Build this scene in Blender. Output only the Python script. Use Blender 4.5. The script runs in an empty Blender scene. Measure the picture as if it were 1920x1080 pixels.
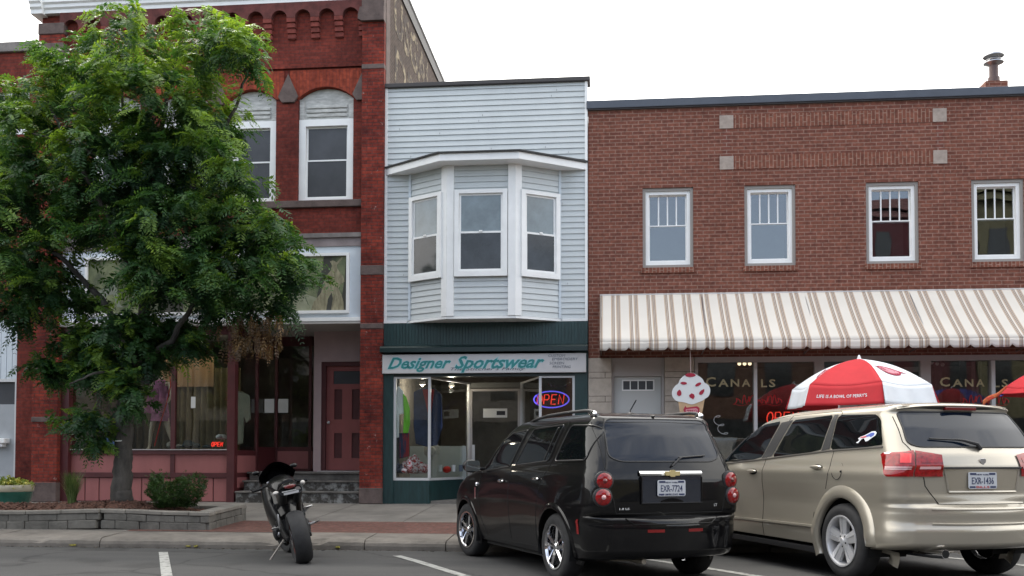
import bpy, bmesh, math, random
import numpy as np
from math import sin, cos, tan, pi, radians, sqrt, atan2
from mathutils import Vector, Matrix
random.seed(7); RNG = np.random.default_rng(7)
S = bpy.context.scene
COL = S.collection
# ------------------------------------------------------------------ camera
FPX, DCAM, HCAM, YH = 1780.0, 17.7, 1.22, 858.0
YAW, PITCH, ROLL = radians(5.6), radians(1.8), radians(0.1)
CXP, CYP = 960.0, YH - FPX*tan(PITCH)
Fv = Vector((-sin(YAW)*cos(PITCH), cos(YAW)*cos(PITCH), sin(PITCH)))
R0 = Vector((cos(YAW), sin(YAW), 0)); U0 = R0.cross(Fv)
Rv = R0*cos(ROLL)+U0*sin(ROLL); Uv = -R0*sin(ROLL)+U0*cos(ROLL)
CAMP = Vector((0, -DCAM, HCAM))
cd = bpy.data.cameras.new('camera'); cam = bpy.data.objects.new('camera', cd); COL.objects.link(cam)
m4 = Matrix((( Rv.x, Uv.x, -Fv.x, CAMP.x), (Rv.y, Uv.y, -Fv.y, CAMP.y), (Rv.z, Uv.z, -Fv.z, CAMP.z), (0,0,0,1)))
cam.matrix_world = m4
cd.sensor_fit = 'HORIZONTAL'; cd.sensor_width = 36.0; cd.lens = FPX/1920*36
cd.shift_y = (CYP-540)/1920; cd.clip_end = 800; cd.clip_start = 0.1
S.camera = cam
# ------------------------------------------------------------------ light
S.view_settings.view_transform = 'Standard'; S.view_settings.look = 'None'
S.view_settings.exposure = 1.6; S.view_settings.gamma = 1
SUN_EL, SUN_AZ = radians(48), radians(-28)      # sun behind the shops, to the left (azimuth from +Y towards +X)
w = bpy.data.worlds.new('World'); S.world = w; w.use_nodes = True
nt = w.node_tree; nt.nodes.clear()
def N(nt, t, **k):
    n = nt.nodes.new(t)
    for a, v in k.items(): setattr(n, a, v)
    return n
out = N(nt, 'ShaderNodeOutputWorld'); bg = N(nt, 'ShaderNodeBackground'); bg2 = N(nt, 'ShaderNodeBackground')
sky = N(nt, 'ShaderNodeTexSky', sky_type='NISHITA', sun_disc=False)
sky.sun_elevation = SUN_EL; sky.sun_rotation = SUN_AZ; sky.air_density = 1.0; sky.dust_density = 3.0
nt.links.new(sky.outputs[0], bg.inputs[0]); bg.inputs[1].default_value = 0.12
bg2.inputs[0].default_value = (1.0, 0.985, 0.95, 1); bg2.inputs[1].default_value = 1.15
tc = N(nt, 'ShaderNodeTexCoord'); mp = N(nt, 'ShaderNodeMapping'); mp.inputs['Scale'].default_value = (1, 1, 2.2)
nz = N(nt, 'ShaderNodeTexNoise'); nz.inputs['Scale'].default_value = 2.3; nz.inputs['Detail'].default_value = 8; nz.inputs['Roughness'].default_value = .55
sp = N(nt, 'ShaderNodeSeparateXYZ'); ma = N(nt, 'ShaderNodeMath', operation='MULTIPLY_ADD'); ma.inputs[1].default_value = .55
cr = N(nt, 'ShaderNodeMapRange'); cr.inputs[1].default_value = .18; cr.inputs[2].default_value = .44; cr.inputs[3].default_value = .22
mx = N(nt, 'ShaderNodeMixShader')
L = nt.links.new
L(tc.outputs['Generated'], mp.inputs[0]); L(mp.outputs[0], nz.inputs[0]); L(tc.outputs['Generated'], sp.inputs[0])
L(sp.outputs['Y'], ma.inputs[0]); L(nz.outputs[0], ma.inputs[2]); L(ma.outputs[0], cr.inputs[0])
L(cr.outputs[0], mx.inputs[0]); L(bg.outputs[0], mx.inputs[1]); L(bg2.outputs[0], mx.inputs[2]); L(mx.outputs[0], out.inputs[0])
sd = bpy.data.lights.new('sun', 'SUN'); sd.energy = 1.0; sd.angle = radians(12); sd.color = (1, .94, .84)
so = bpy.data.objects.new('sun', sd); COL.objects.link(so)
sdir = Vector((sin(SUN_AZ)*cos(SUN_EL), cos(SUN_AZ)*cos(SUN_EL), sin(SUN_EL)))
so.rotation_euler = sdir.to_track_quat('Z', 'Y').to_euler()
S.render.engine = 'CYCLES'
S.cycles.max_bounces = 8; S.cycles.transparent_max_bounces = 16

# ------------------------------------------------------------------ helpers
def atY(x, y, Y):
    d = Fv + Rv*((x-CXP)/FPX) - Uv*((y-CYP)/FPX); t = (Y+DCAM)/d.y
    return CAMP + d*t
def atZ(x, y, Z):
    d = Fv + Rv*((x-CXP)/FPX) - Uv*((y-CYP)/FPX); t = (Z-HCAM)/d.z
    return CAMP + d*t
def PX(x, Y=0, y=500): return atY(x, y, Y).x
def PZ(x, y, Y=0): return atY(x, y, Y).z

def mat(name, col, rough=.7, metal=0, spec=.5, noise=0, nscale=3, bump=0, bscale=40, emit=0, coat=0, col2=None, lo=.35, hi=.65, ns=(1,1,1), alpha=None):
    m = bpy.data.materials.new(name); m.use_nodes = True; t = m.node_tree; b = t.nodes['Principled BSDF']
    b.inputs['Base Color'].default_value = (*col, 1); b.inputs['Roughness'].default_value = rough
    b.inputs['Metallic'].default_value = metal; b.inputs['Specular IOR Level'].default_value = spec
    if coat: b.inputs['Coat Weight'].default_value = coat; b.inputs['Coat Roughness'].default_value = .02
    if emit: b.inputs['Emission Color'].default_value = (*col, 1); b.inputs['Emission Strength'].default_value = emit
    if noise or bump or col2:
        c = N(t, 'ShaderNodeTexCoord'); mpn = N(t, 'ShaderNodeMapping'); mpn.inputs['Scale'].default_value = ns
        t.links.new(c.outputs['Object'], mpn.inputs[0])
        if noise or col2:
            n = N(t, 'ShaderNodeTexNoise'); n.inputs['Scale'].default_value = nscale; n.inputs['Detail'].default_value = 7; n.inputs['Roughness'].default_value = .65
            r = N(t, 'ShaderNodeValToRGB'); e = r.color_ramp.elements
            c2 = col2 or tuple(x*(1-noise) for x in col); c1 = col if col2 else tuple(min(1, x*(1+noise*.6)) for x in col)
            e[0].position = lo; e[0].color = (*c2, 1); e[1].position = hi; e[1].color = (*c1, 1)
            t.links.new(mpn.outputs[0], n.inputs[0]); t.links.new(n.outputs[0], r.inputs[0]); t.links.new(r.outputs[0], b.inputs['Base Color'])
        if bump:
            n2 = N(t, 'ShaderNodeTexNoise'); n2.inputs['Scale'].default_value = bscale; n2.inputs['Detail'].default_value = 4
            bp = N(t, 'ShaderNodeBump'); bp.inputs['Strength'].default_value = bump; bp.inputs['Distance'].default_value = .01
            t.links.new(mpn.outputs[0], n2.inputs[0]); t.links.new(n2.outputs[0], bp.inputs['Height']); t.links.new(bp.outputs[0], b.inputs['Normal'])
    return m

def brick_mat(name, c1, c2, mortar, stain, bw=.215, rh=.0677, ms=.009, stain_amt=.5, vertical=False, axis='XZ', lo=.42, hi=.68, nsc=.55, chips=None):
    m = bpy.data.materials.new(name); m.use_nodes = True; t = m.node_tree; b = t.nodes['Principled BSDF']; Lk = t.links.new
    b.inputs['Roughness'].default_value = .9; b.inputs['Specular IOR Level'].default_value = .25
    c = N(t, 'ShaderNodeTexCoord'); s = N(t, 'ShaderNodeSeparateXYZ'); k = N(t, 'ShaderNodeCombineXYZ')
    Lk(c.outputs['Object'], s.inputs[0])
    add = N(t, 'ShaderNodeMath', operation='ADD'); Lk(s.outputs['X'], add.inputs[0]); Lk(s.outputs['Y'], add.inputs[1])
    Lk((s.outputs['Y'] if axis == 'YZ' else add.outputs[0]), k.inputs[1 if vertical else 0]); Lk(s.outputs['Z'], k.inputs[0 if vertical else 1])
    br = N(t, 'ShaderNodeTexBrick'); br.inputs['Scale'].default_value = 1
    br.inputs['Brick Width'].default_value = bw; br.inputs['Row Height'].default_value = rh; br.inputs['Mortar Size'].default_value = ms
    br.inputs['Mortar Smooth'].default_value = .3; br.inputs['Bias'].default_value = 0
    br.inputs['Color1'].default_value = (*c1, 1); br.inputs['Color2'].default_value = (*c2, 1); br.inputs['Mortar'].default_value = (*mortar, 1)
    Lk(k.outputs[0], br.inputs[0])
    # per-brick tone: cell noise; large weather stains
    n1 = N(t, 'ShaderNodeTexNoise'); n1.inputs['Scale'].default_value = nsc; n1.inputs['Detail'].default_value = 9; n1.inputs['Roughness'].default_value = .7; Lk(c.outputs['Object'], n1.inputs[0])
    r1 = N(t, 'ShaderNodeMapRange'); r1.inputs[1].default_value = lo; r1.inputs[2].default_value = hi; r1.inputs[4].default_value = stain_amt; Lk(n1.outputs[0], r1.inputs[0])
    mx1 = N(t, 'ShaderNodeMixRGB', blend_type='MIX'); Lk(r1.outputs[0], mx1.inputs[0]); Lk(br.outputs[0], mx1.inputs[1])
    mult = N(t, 'ShaderNodeMixRGB', blend_type='MULTIPLY'); mult.inputs[0].default_value = 1; Lk(br.outputs[0], mult.inputs[1]); mult.inputs[2].default_value = (*stain, 1); Lk(mult.outputs[0], mx1.inputs[2])
    n2 = N(t, 'ShaderNodeTexNoise'); n2.inputs['Scale'].default_value = 14; n2.inputs['Detail'].default_value = 5; Lk(c.outputs['Object'], n2.inputs[0])
    r2 = N(t, 'ShaderNodeMapRange'); r2.inputs[1].default_value = .3; r2.inputs[2].default_value = .7; r2.inputs[3].default_value = .72; r2.inputs[4].default_value = 1.28; Lk(n2.outputs[0], r2.inputs[0])
    v = N(t, 'ShaderNodeVectorMath', operation='SCALE'); Lk(mx1.outputs[0], v.inputs[0]); Lk(r2.outputs[0], v.inputs['Scale'])
    last = v.outputs[0]
    if chips:
        n3 = N(t, 'ShaderNodeTexNoise'); n3.inputs['Scale'].default_value = 5; n3.inputs['Detail'].default_value = 6; n3.inputs['Roughness'].default_value = .8; Lk(c.outputs['Object'], n3.inputs[0])
        r3 = N(t, 'ShaderNodeMapRange'); r3.inputs[1].default_value = .64; r3.inputs[2].default_value = .68; r3.inputs[4].default_value = chips[1]; Lk(n3.outputs[0], r3.inputs[0])
        mm = N(t, 'ShaderNodeMixRGB'); Lk(r3.outputs[0], mm.inputs[0]); Lk(last, mm.inputs[1]); mm.inputs[2].default_value = (*chips[0], 1); last = mm.outputs[0]
    Lk(last, b.inputs['Base Color'])
    bp = N(t, 'ShaderNodeBump'); bp.inputs['Strength'].default_value = .5; bp.inputs['Distance'].default_value = .006; bp.invert = True
    Lk(br.outputs['Fac'], bp.inputs['Height']); Lk(bp.outputs[0], b.inputs['Normal'])
    return m

def glass_mat(name, refl=.12, tint=(.75,.8,.8), wob=0.0, fres=1.5):
    m = bpy.data.materials.new(name); m.use_nodes = True; t = m.node_tree; t.nodes.clear(); Lk = t.links.new
    o = N(t, 'ShaderNodeOutputMaterial'); tr = N(t, 'ShaderNodeBsdfTransparent'); tr.inputs[0].default_value = (*tint, 1)
    g = N(t, 'ShaderNodeBsdfGlossy'); g.inputs['Roughness'].default_value = .01; g.inputs[0].default_value = (.95, .97, 1, 1)
    lw = N(t, 'ShaderNodeLayerWeight'); lw.inputs[0].default_value = .5
    pw = N(t, 'ShaderNodeMath', operation='POWER'); pw.inputs[1].default_value = 5; Lk(lw.outputs['Facing'], pw.inputs[0])
    a = N(t, 'ShaderNodeMath', operation='MULTIPLY_ADD', use_clamp=True); a.inputs[1].default_value = .9; a.inputs[2].default_value = refl+.035; Lk(pw.outputs[0], a.inputs[0])
    mxs = N(t, 'ShaderNodeMixShader'); Lk(a.outputs[0], mxs.inputs[0]); Lk(tr.outputs[0], mxs.inputs[1]); Lk(g.outputs[0], mxs.inputs[2]); Lk(mxs.outputs[0], o.inputs[0])
    if wob:
        c = N(t, 'ShaderNodeTexCoord'); n = N(t, 'ShaderNodeTexNoise'); n.inputs['Scale'].default_value = 1.6; n.inputs['Detail'].default_value = 1
        bp = N(t, 'ShaderNodeBump'); bp.inputs['Strength'].default_value = wob; bp.inputs['Distance'].default_value = .02
        Lk(c.outputs['Object'], n.inputs[0]); Lk(n.outputs[0], bp.inputs['Height']); Lk(bp.outputs[0], g.inputs['Normal'])
    return m

class MB:
    def __init__(s): s.v = []; s.f = []
    def add(s, v, f):
        b = len(s.v); s.v += [tuple(p) for p in v]; s.f += [tuple(b+i for i in q) for q in f]; return s
    def box(s, x0, x1, y0, y1, z0, z1):
        x0, x1 = min(x0,x1), max(x0,x1); y0, y1 = min(y0,y1), max(y0,y1); z0, z1 = min(z0,z1), max(z0,z1)
        return s.add([(x0,y0,z0),(x1,y0,z0),(x1,y1,z0),(x0,y1,z0),(x0,y0,z1),(x1,y0,z1),(x1,y1,z1),(x0,y1,z1)],
              [(0,3,2,1),(4,5,6,7),(0,1,5,4),(1,2,6,5),(2,3,7,6),(3,0,4,7)])
    def prism(s, a, b):      # two matching 3-D loops
        n = len(a)
        return s.add(list(a)+list(b), [tuple(range(n-1,-1,-1)), tuple(range(n,2*n))]+[(i,(i+1)%n,n+(i+1)%n,n+i) for i in range(n)])
    def ext_y(s, poly, y0, y1):    # poly in (x,z), extruded in y (y0 front)
        return s.prism([(x,y1,z) for x,z in poly], [(x,y0,z) for x,z in poly]) if _ccw(poly) else s.prism([(x,y0,z) for x,z in poly], [(x,y1,z) for x,z in poly])
    def ext_z(s, poly, z0, z1):
        if not _ccw(poly): poly = poly[::-1]
        return s.prism([(x,y,z0) for x,y in poly], [(x,y,z1) for x,y in poly])
    def ext_x(s, poly, x0, x1):    # poly in (y,z)
        if not _ccw(poly): poly = poly[::-1]
        return s.prism([(x0,y,z) for y,z in poly], [(x1,y,z) for y,z in poly])
    def tube(s, pts, r, n=8, caps=True, rs=None):
        pts = [Vector(p) for p in pts]; rings = []; up = None
        for i, p in enumerate(pts):
            d = (pts[min(i+1,len(pts)-1)]-pts[max(i-1,0)]).normalized()
            if up is None: up = d.orthogonal().normalized()
            else: up = (up-d*up.dot(d)).normalized()
            sd_ = d.cross(up); rr = rs[i] if rs else r
            rings.append([p+(up*cos(2*pi*k/n)+sd_*sin(2*pi*k/n))*rr for k in range(n)])
        v = [q for g in rings for q in g]; f = []
        for i in range(len(pts)-1):
            for k in range(n): f.append((i*n+k, i*n+(k+1)%n, (i+1)*n+(k+1)%n, (i+1)*n+k))
        if caps: f.append(tuple(range(n-1,-1,-1))); f.append(tuple(range((len(pts)-1)*n, len(pts)*n)))
        return s.add(v, f)
    def lathe(s, prof, c=(0,0,0), n=32, axis='Z', closed=False):     # prof: (r,h)
        v = []; f = []
        for r, h in prof:
            for k in range(n):
                a = 2*pi*k/n; u, w_ = r*cos(a), r*sin(a)
                p = {'Z':(u,w_,h),'Y':(w_,h,u),'X':(h,u,w_)}[axis]
                v.append((p[0]+c[0],p[1]+c[1],p[2]+c[2]))
        m_ = len(prof)
        for i in range(m_ if closed else m_-1):
            j = (i+1) % m_
            for k in range(n): f.append((i*n+k, i*n+(k+1)%n, j*n+(k+1)%n, j*n+k))
        return s.add(v, f)
    def sphere(s, c, r, n=12, sc=(1,1,1)):
        prof = [(max(1e-4, r*sin(pi*i/n)), -r*cos(pi*i/n)) for i in range(n+1)]
        b = len(s.v); s.lathe(prof, (0,0,0), n*2); 
        for i in range(b, len(s.v)): p = s.v[i]; s.v[i] = (p[0]*sc[0]+c[0], p[1]*sc[1]+c[1], p[2]*sc[2]+c[2])
        return s
    def grid(s, fn, nu, nv):
        b = [fn(i/nu, j/nv) for j in range(nv+1) for i in range(nu+1)]
        return s.add(b, [(j*(nu+1)+i, j*(nu+1)+i+1, (j+1)*(nu+1)+i+1, (j+1)*(nu+1)+i) for j in range(nv) for i in range(nu)])
    def xf(s, M, start=0):
        for i in range(start, len(s.v)): s.v[i] = tuple(M @ Vector(s.v[i]))
        return s
    def build(s, name, m=None, parent=None, smooth=False, bevel=0, seg=2, loc=None, angle=40, fixn=True):
        me = bpy.data.meshes.new(name); off = Vector(parent.get('org', (0,0,0))) if parent is not None else Vector((0,0,0))
        V = [tuple(Vector(p)-off) for p in s.v] if off.length else s.v
        me.from_pydata(V, [], s.f)
        if fixn:
            bm = bmesh.new(); bm.from_mesh(me); bmesh.ops.remove_doubles(bm, verts=bm.verts, dist=1e-5) if fixn == 'weld' else None
            bmesh.ops.recalc_face_normals(bm, faces=bm.faces); bm.to_mesh(me); bm.free()
        o = bpy.data.objects.new(name, me); COL.objects.link(o)
        if m: me.materials.append(m)
        if parent is not None: o.parent = parent
        if loc: o.location = loc
        if smooth:
            me.shade_smooth(); 
            if angle < 180: 
                try: me.set_sharp_from_angle(angle=radians(angle))
                except Exception: pass
        if bevel:
            bv = o.modifiers.new('bevel', 'BEVEL'); bv.width = bevel; bv.segments = seg; bv.limit_method = 'ANGLE'; bv.angle_limit = radians(35); bv.harden_normals = False
        return o
def _ccw(p): return sum(p[i][0]*p[(i+1)%len(p)][1]-p[(i+1)%len(p)][0]*p[i][1] for i in range(len(p))) > 0
def B(*a): return MB().box(*a)

def thing(name, label, cat, loc=(0,0,0), group=None, world=True, rotz=0):
    o = bpy.data.objects.new(name, None); COL.objects.link(o); o.location = loc; o.rotation_euler = (0,0,rotz)
    o.empty_display_size = .2
    if world: o['org'] = tuple(loc)          # children are written in world coordinates
    return tag(o, label, cat, group)
def tag(o, label=None, cat=None, group=None, kind=None):
    if label: o['label'] = label
    if cat: o['category'] = cat
    if group: o['group'] = group
    if kind: o['kind'] = kind
    return o
def struct(o): o['kind'] = 'structure'; return o
def part(t, name, mb, m, **k): return mb.build(name, m, t, **k)
def islands(mb, key=None):
    par=list(range(len(mb.v)))
    def find(a):
        while par[a]!=a: par[a]=par[par[a]]; a=par[a]
        return a
    for f in mb.f:
        r=find(f[0])
        for i in f[1:]: par[find(i)]=r
    groups={}
    roots={}
    for f in mb.f: roots.setdefault(find(f[0]),[]).append(f)
    for r,fs in roots.items():
        vs=sorted({i for f in fs for i in f}); c=[sum(mb.v[i][k] for i in vs)/len(vs) for k in range(3)]
        groups.setdefault(key(c) if key else r,[]).append((vs,fs))
    out=[]
    for g in groups.values():
        m_=MB()
        for vs,fs in g: ix={v:i for i,v in enumerate(vs)}; m_.add([mb.v[i] for i in vs],[tuple(ix[i] for i in f) for f in fs])
        out.append(m_)
    return out
def parts(t, name, mb, m, key=None, **k): return [part(t, name, q, m, **k) for q in islands(mb, key)]
def sub(parent, name, mb, m, **k):
    # sub-part of a part: same local frame as its parent part
    off = Vector(parent.parent.get('org', (0,0,0))) if parent.parent else Vector((0,0,0))
    mb.v = [tuple(Vector(p)-off) for p in mb.v]
    return mb.build(name, m, parent, **k)

def text_mb(body, width=None, height=.1, depth=.004, shear=0, bold=0, sx=1, space=1, align='LEFT', spow=None):
    c = bpy.data.curves.new('t', 'FONT'); c.body = body; c.size = 1; c.shear = shear; c.offset = bold; c.space_character = space
    c.extrude = 0; c.resolution_u = 2
    o = bpy.data.objects.new('t', c); COL.objects.link(o)
    dg = bpy.context.evaluated_depsgraph_get(); dg.update()
    me = bpy.data.meshes.new_from_object(o.evaluated_get(dg))
    xs = [v.co.x for v in me.vertices]; ys = [v.co.y for v in me.vertices]
    x0, x1, y0, y1 = min(xs), max(xs), min(ys), max(ys)
    k = height/(y1-y0); kx = (width/(x1-x0)) if width else k*sx
    mb = MB(); mb.add([((v.co.x-x0)*kx, (v.co.y-y0)*k, 0) for v in me.vertices], [tuple(p.vertices) for p in me.polygons])
    if depth:
        n = len(mb.v); mb.v += [(p[0], p[1], depth) for p in mb.v]
        # side walls from boundary edges
        from collections import Counter
        ec = Counter()
        for q in mb.f:
            for i in range(len(q)): ec[tuple(sorted((q[i], q[(i+1)%len(q)])))] += 1
        sides = []
        for q in mb.f:
            for i in range(len(q)):
                a, b = q[i], q[(i+1)%len(q)]
                if ec[tuple(sorted((a,b)))] == 1: sides.append((a, b, b+n, a+n))
        mb.f = mb.f + [tuple(i+n for i in q) for q in mb.f] + sides
    bpy.data.objects.remove(o); bpy.data.curves.remove(c); bpy.data.meshes.remove(me)
    return mb
def onwall(mb, x, y, z, tilt=0):   # text plane (X right, Y up) -> wall facing -Y at (x, y, z)
    for i, p in enumerate(mb.v): 
        dx, dz = p[0], p[1]
        mb.v[i] = (x+dx*cos(tilt)-dz*sin(tilt), y-p[2], z+dz*cos(tilt)+dx*sin(tilt))
    return mb
def wall(x0, x1, z0, z1, holes, y0, y1, mb=None):
    """front wall with rectangular openings: holes = [(x0,x1,z0,z1)]"""
    mb = mb or MB(); xs = sorted({x0,x1,*[h[0] for h in holes],*[h[1] for h in holes]}); zs = sorted({z0,z1,*[h[2] for h in holes],*[h[3] for h in holes]})
    xs = [x for x in xs if x0 <= x <= x1]; zs = [z for z in zs if z0 <= z <= z1]
    def hole(cx, cz): return any(h[0] < cx < h[1] and h[2] < cz < h[3] for h in holes)
    idx = {}
    def V(x, y, z):
        k = (round(x,5), round(y,5), round(z,5))
        if k not in idx: idx[k] = len(mb.v); mb.v.append(k)
        return idx[k]
    solid = {(i,j): not hole((xs[i]+xs[i+1])/2, (zs[j]+zs[j+1])/2) for i in range(len(xs)-1) for j in range(len(zs)-1)}
    for (i,j), s_ in solid.items():
        if not s_: continue
        a, b, c, d = xs[i], xs[i+1], zs[j], zs[j+1]
        mb.f.append((V(a,y0,c),V(b,y0,c),V(b,y0,d),V(a,y0,d))); mb.f.append((V(a,y1,c),V(a,y1,d),V(b,y1,d),V(b,y1,c)))
        if not solid.get((i-1,j)): mb.f.append((V(a,y0,c),V(a,y0,d),V(a,y1,d),V(a,y1,c)))
        if not solid.get((i+1,j)): mb.f.append((V(b,y0,c),V(b,y1,c),V(b,y1,d),V(b,y0,d)))
        if not solid.get((i,j-1)): mb.f.append((V(a,y0,c),V(a,y1,c),V(b,y1,c),V(b,y0,c)))
        if not solid.get((i,j+1)): mb.f.append((V(a,y0,d),V(b,y0,d),V(b,y1,d),V(a,y1,d)))
    return mb
def frame(x0, x1, z0, z1, t, y0, y1, tb=None, tt=None):   # rectangular frame, butt joints
    tb = tb or t; tt = tt or t; m = MB()
    m.box(x0, x0+t, y0, y1, z0, z1); m.box(x1-t, x1, y0, y1, z0, z1); m.box(x0+t, x1-t, y0, y1, z0, z0+tb); m.box(x0+t, x1-t, y0, y1, z1-tt, z1)
    return m

# ------------------------------------------------------------------ materials
M = {}
M['brick_brown'] = brick_mat('brown_brick', (.205,.077,.052), (.148,.055,.040), (.265,.155,.122), (.72,.68,.66), ms=.0095, stain_amt=.7, chips=((.36,.24,.19), .35), nsc=.7)
M['soldier_brown'] = brick_mat('brown_soldier_brick', (.215,.080,.053), (.155,.057,.040), (.28,.17,.13), (.8,.75,.72), bw=.235, rh=.0677, vertical=True)
M['brick_red'] = brick_mat('red_brick', (.20,.038,.026), (.145,.030,.022), (.11,.036,.03), (.38,.36,.40), bw=.21, rh=.066, ms=.006, stain_amt=.85, lo=.44, hi=.66, nsc=.8)
M['brick_orange'] = brick_mat('orange_arch_brick', (.30,.056,.029), (.22,.042,.024), (.17,.04,.03), (.5,.4,.4), bw=.32, rh=.066, ms=.006, stain_amt=.5, vertical=True)
M['brick_pilaster'] = brick_mat('weathered_pilaster_brick', (.27,.042,.025), (.17,.030,.022), (.12,.042,.034), (.30,.26,.34), bw=.21, rh=.066, ms=.009, stain_amt=.8, lo=.44, hi=.64, nsc=1.3, chips=((.5,.42,.38), .45))
M['brick_side'] = brick_mat('old_painted_side_brick', (.075,.052,.043), (.052,.038,.033), (.115,.088,.07), (.7,.6,.55), axis='YZ', stain_amt=.6, chips=((.24,.19,.13), .75))
M['sandstone'] = mat('brown_sandstone', (.120,.088,.080), .9, noise=.35, nscale=4, bump=.5, bscale=25)
M['stone_grey'] = mat('grey_coping_stone', (.21,.19,.18), .9, noise=.25, nscale=5, bump=.4)
M['stone_sq'] = mat('tan_corner_stone', (.36,.30,.26), .9, noise=.2, nscale=8, bump=.3)
M['limestone'] = mat('cream_limestone', (.46,.40,.34), .85, noise=.16, nscale=6, bump=.25)
M['white'] = mat('white_painted_trim', (.84,.845,.835), .45, noise=.05, nscale=3)
M['white_dirty'] = mat('grimy_white_wood', (.50,.50,.48), .7, noise=.3, nscale=6, ns=(1,1,4))
M['siding'] = mat('pale_grey_vinyl_siding', (.55,.585,.59), .5, noise=.045, nscale=2.0, ns=(1.2,1,.5))
M['siding_v'] = mat('white_vertical_siding', (.62,.68,.73), .5, noise=.05)
M['green'] = mat('dark_green_paint', (.012,.040,.040), .45, noise=.3, nscale=3, bump=.1, ns=(6,1,1))
M['green_dk'] = mat('darker_green_trim', (.008,.022,.022), .35)
M['pink'] = mat('dusty_pink_paint', (.33,.115,.11), .6, noise=.12, nscale=2.5, ns=(1,1,.4))
M['pink_pale'] = mat('pale_mauve_paint', (.42,.31,.31), .6, noise=.08)
M['maroon'] = mat('maroon_paint', (.085,.018,.020), .45, noise=.2)
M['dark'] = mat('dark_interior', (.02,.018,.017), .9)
M['room'] = mat('dim_shop_wall', (.20,.18,.155), .9, noise=.4, nscale=1.5)
M['floor_in'] = mat('shop_floor', (.22,.19,.16), .8, noise=.3)
M['coping'] = mat('slate_blue_metal_coping', (.075,.085,.105), .45, metal=.3, noise=.1)
M['flash'] = mat('dark_flashing', (.05,.045,.045), .6)
M['roofing'] = mat('dark_roofing', (.05,.05,.05), .9, noise=.3)
M['beige_trim'] = mat('greige_window_casing', (.30,.28,.26), .7)
M['alu'] = mat('pale_aluminium_frame', (.60,.60,.60), .4, metal=.2)
M['alu_dull'] = mat('greige_painted_frame', (.42,.39,.38), .5)
M['chrome'] = mat('chrome', (.78,.78,.8), .07, metal=1)
M['steel'] = mat('brushed_steel', (.45,.45,.46), .3, metal=1)
M['black_plastic'] = mat('black_plastic', (.018,.018,.02), .55)
M['rubber'] = mat('tyre_rubber', (.022,.022,.023), .82, noise=.25, nscale=14)
M['glass_shop'] = glass_mat('shop_glass', .02, (.88,.90,.88), wob=.05)
M['glass_up'] = glass_mat('upper_window_glass', .085, (.5,.55,.58), wob=.10)
M['screen'] = mat('insect_screen_glass', (.055,.057,.064), .35, noise=.2, nscale=2)
M['paper'] = mat('white_paper', (.62,.62,.60), .8)
M['blind'] = mat('pale_window_blind', (.30,.36,.40), .8)
# ================================================================== SETTING
def road_z(x, y):
    r = .018*min(max(x-.65, 0), 3.0)
    if y > -6.6: r -= .02*min(1, (y+6.6)/1.3)
    return r
def walk_z(y): return .115+.0438*(y+5.25)
KY = -5.25
# asphalt
m = bpy.data.materials.new('asphalt'); m.use_nodes = True; t = m.node_tree; b = t.nodes['Principled BSDF']; b.inputs['Roughness'].default_value = .85; Lk = t.links.new
c = N(t,'ShaderNodeTexCoord'); n1 = N(t,'ShaderNodeTexNoise'); n1.inputs['Scale'].default_value=.7; n1.inputs['Detail'].default_value=8; n1.inputs['Roughness'].default_value=.6
mpn = N(t,'ShaderNodeMapping'); mpn.inputs['Scale'].default_value=(.35,1.6,1); Lk(c.outputs['Object'],mpn.inputs[0]); Lk(mpn.outputs[0],n1.inputs[0])
r = N(t,'ShaderNodeValToRGB'); r.color_ramp.elements[0].position=.35; r.color_ramp.elements[0].color=(.036,.036,.036,1); r.color_ramp.elements[1].position=.68; r.color_ramp.elements[1].color=(.062,.060,.058,1); Lk(n1.outputs[0],r.inputs[0])
n2 = N(t,'ShaderNodeTexNoise'); n2.inputs['Scale'].default_value=90; n2.inputs['Detail'].default_value=3; Lk(c.outputs['Object'],n2.inputs[0])
r2 = N(t,'ShaderNodeMapRange'); r2.inputs[1].default_value=.35; r2.inputs[2].default_value=.65; r2.inputs[3].default_value=.75; r2.inputs[4].default_value=1.3; Lk(n2.outputs[0],r2.inputs[0])
v = N(t,'ShaderNodeVectorMath',operation='SCALE'); Lk(r.outputs[0],v.inputs[0]); Lk(r2.outputs[0],v.inputs['Scale'])
# cracks
vo = N(t,'ShaderNodeTexVoronoi',feature='DISTANCE_TO_EDGE'); vo.inputs['Scale'].default_value=.45; nw=N(t,'ShaderNodeTexNoise'); nw.inputs['Scale'].default_value=2; 
mixv=N(t,'ShaderNodeMixRGB'); mixv.inputs[0].default_value=.25; Lk(c.outputs['Object'],mixv.inputs[1]); Lk(nw.outputs['Color'],mixv.inputs[2]); Lk(c.outputs['Object'],nw.inputs[0]); Lk(mixv.outputs[0],vo.inputs[0])
rc = N(t,'ShaderNodeMapRange'); rc.inputs[1].default_value=0; rc.inputs[2].default_value=.012; rc.inputs[3].default_value=.45; rc.inputs[4].default_value=1; Lk(vo.outputs[0],rc.inputs[0])
n5=N(t,'ShaderNodeTexNoise'); n5.inputs['Scale'].default_value=.9; n5.inputs['Detail'].default_value=5; Lk(c.outputs['Object'],n5.inputs[0]); r5=N(t,'ShaderNodeMapRange'); r5.inputs[1].default_value=.60; r5.inputs[2].default_value=.72; r5.inputs[3].default_value=1; r5.inputs[4].default_value=.55; Lk(n5.outputs[0],r5.inputs[0])
m5=N(t,'ShaderNodeMath',operation='MULTIPLY'); Lk(rc.outputs[0],m5.inputs[0]); Lk(r5.outputs[0],m5.inputs[1])
v2 = N(t,'ShaderNodeVectorMath',operation='SCALE'); Lk(v.outputs[0],v2.inputs[0]); Lk(m5.outputs[0],v2.inputs['Scale']); Lk(v2.outputs[0],b.inputs['Base Color'])
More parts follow.
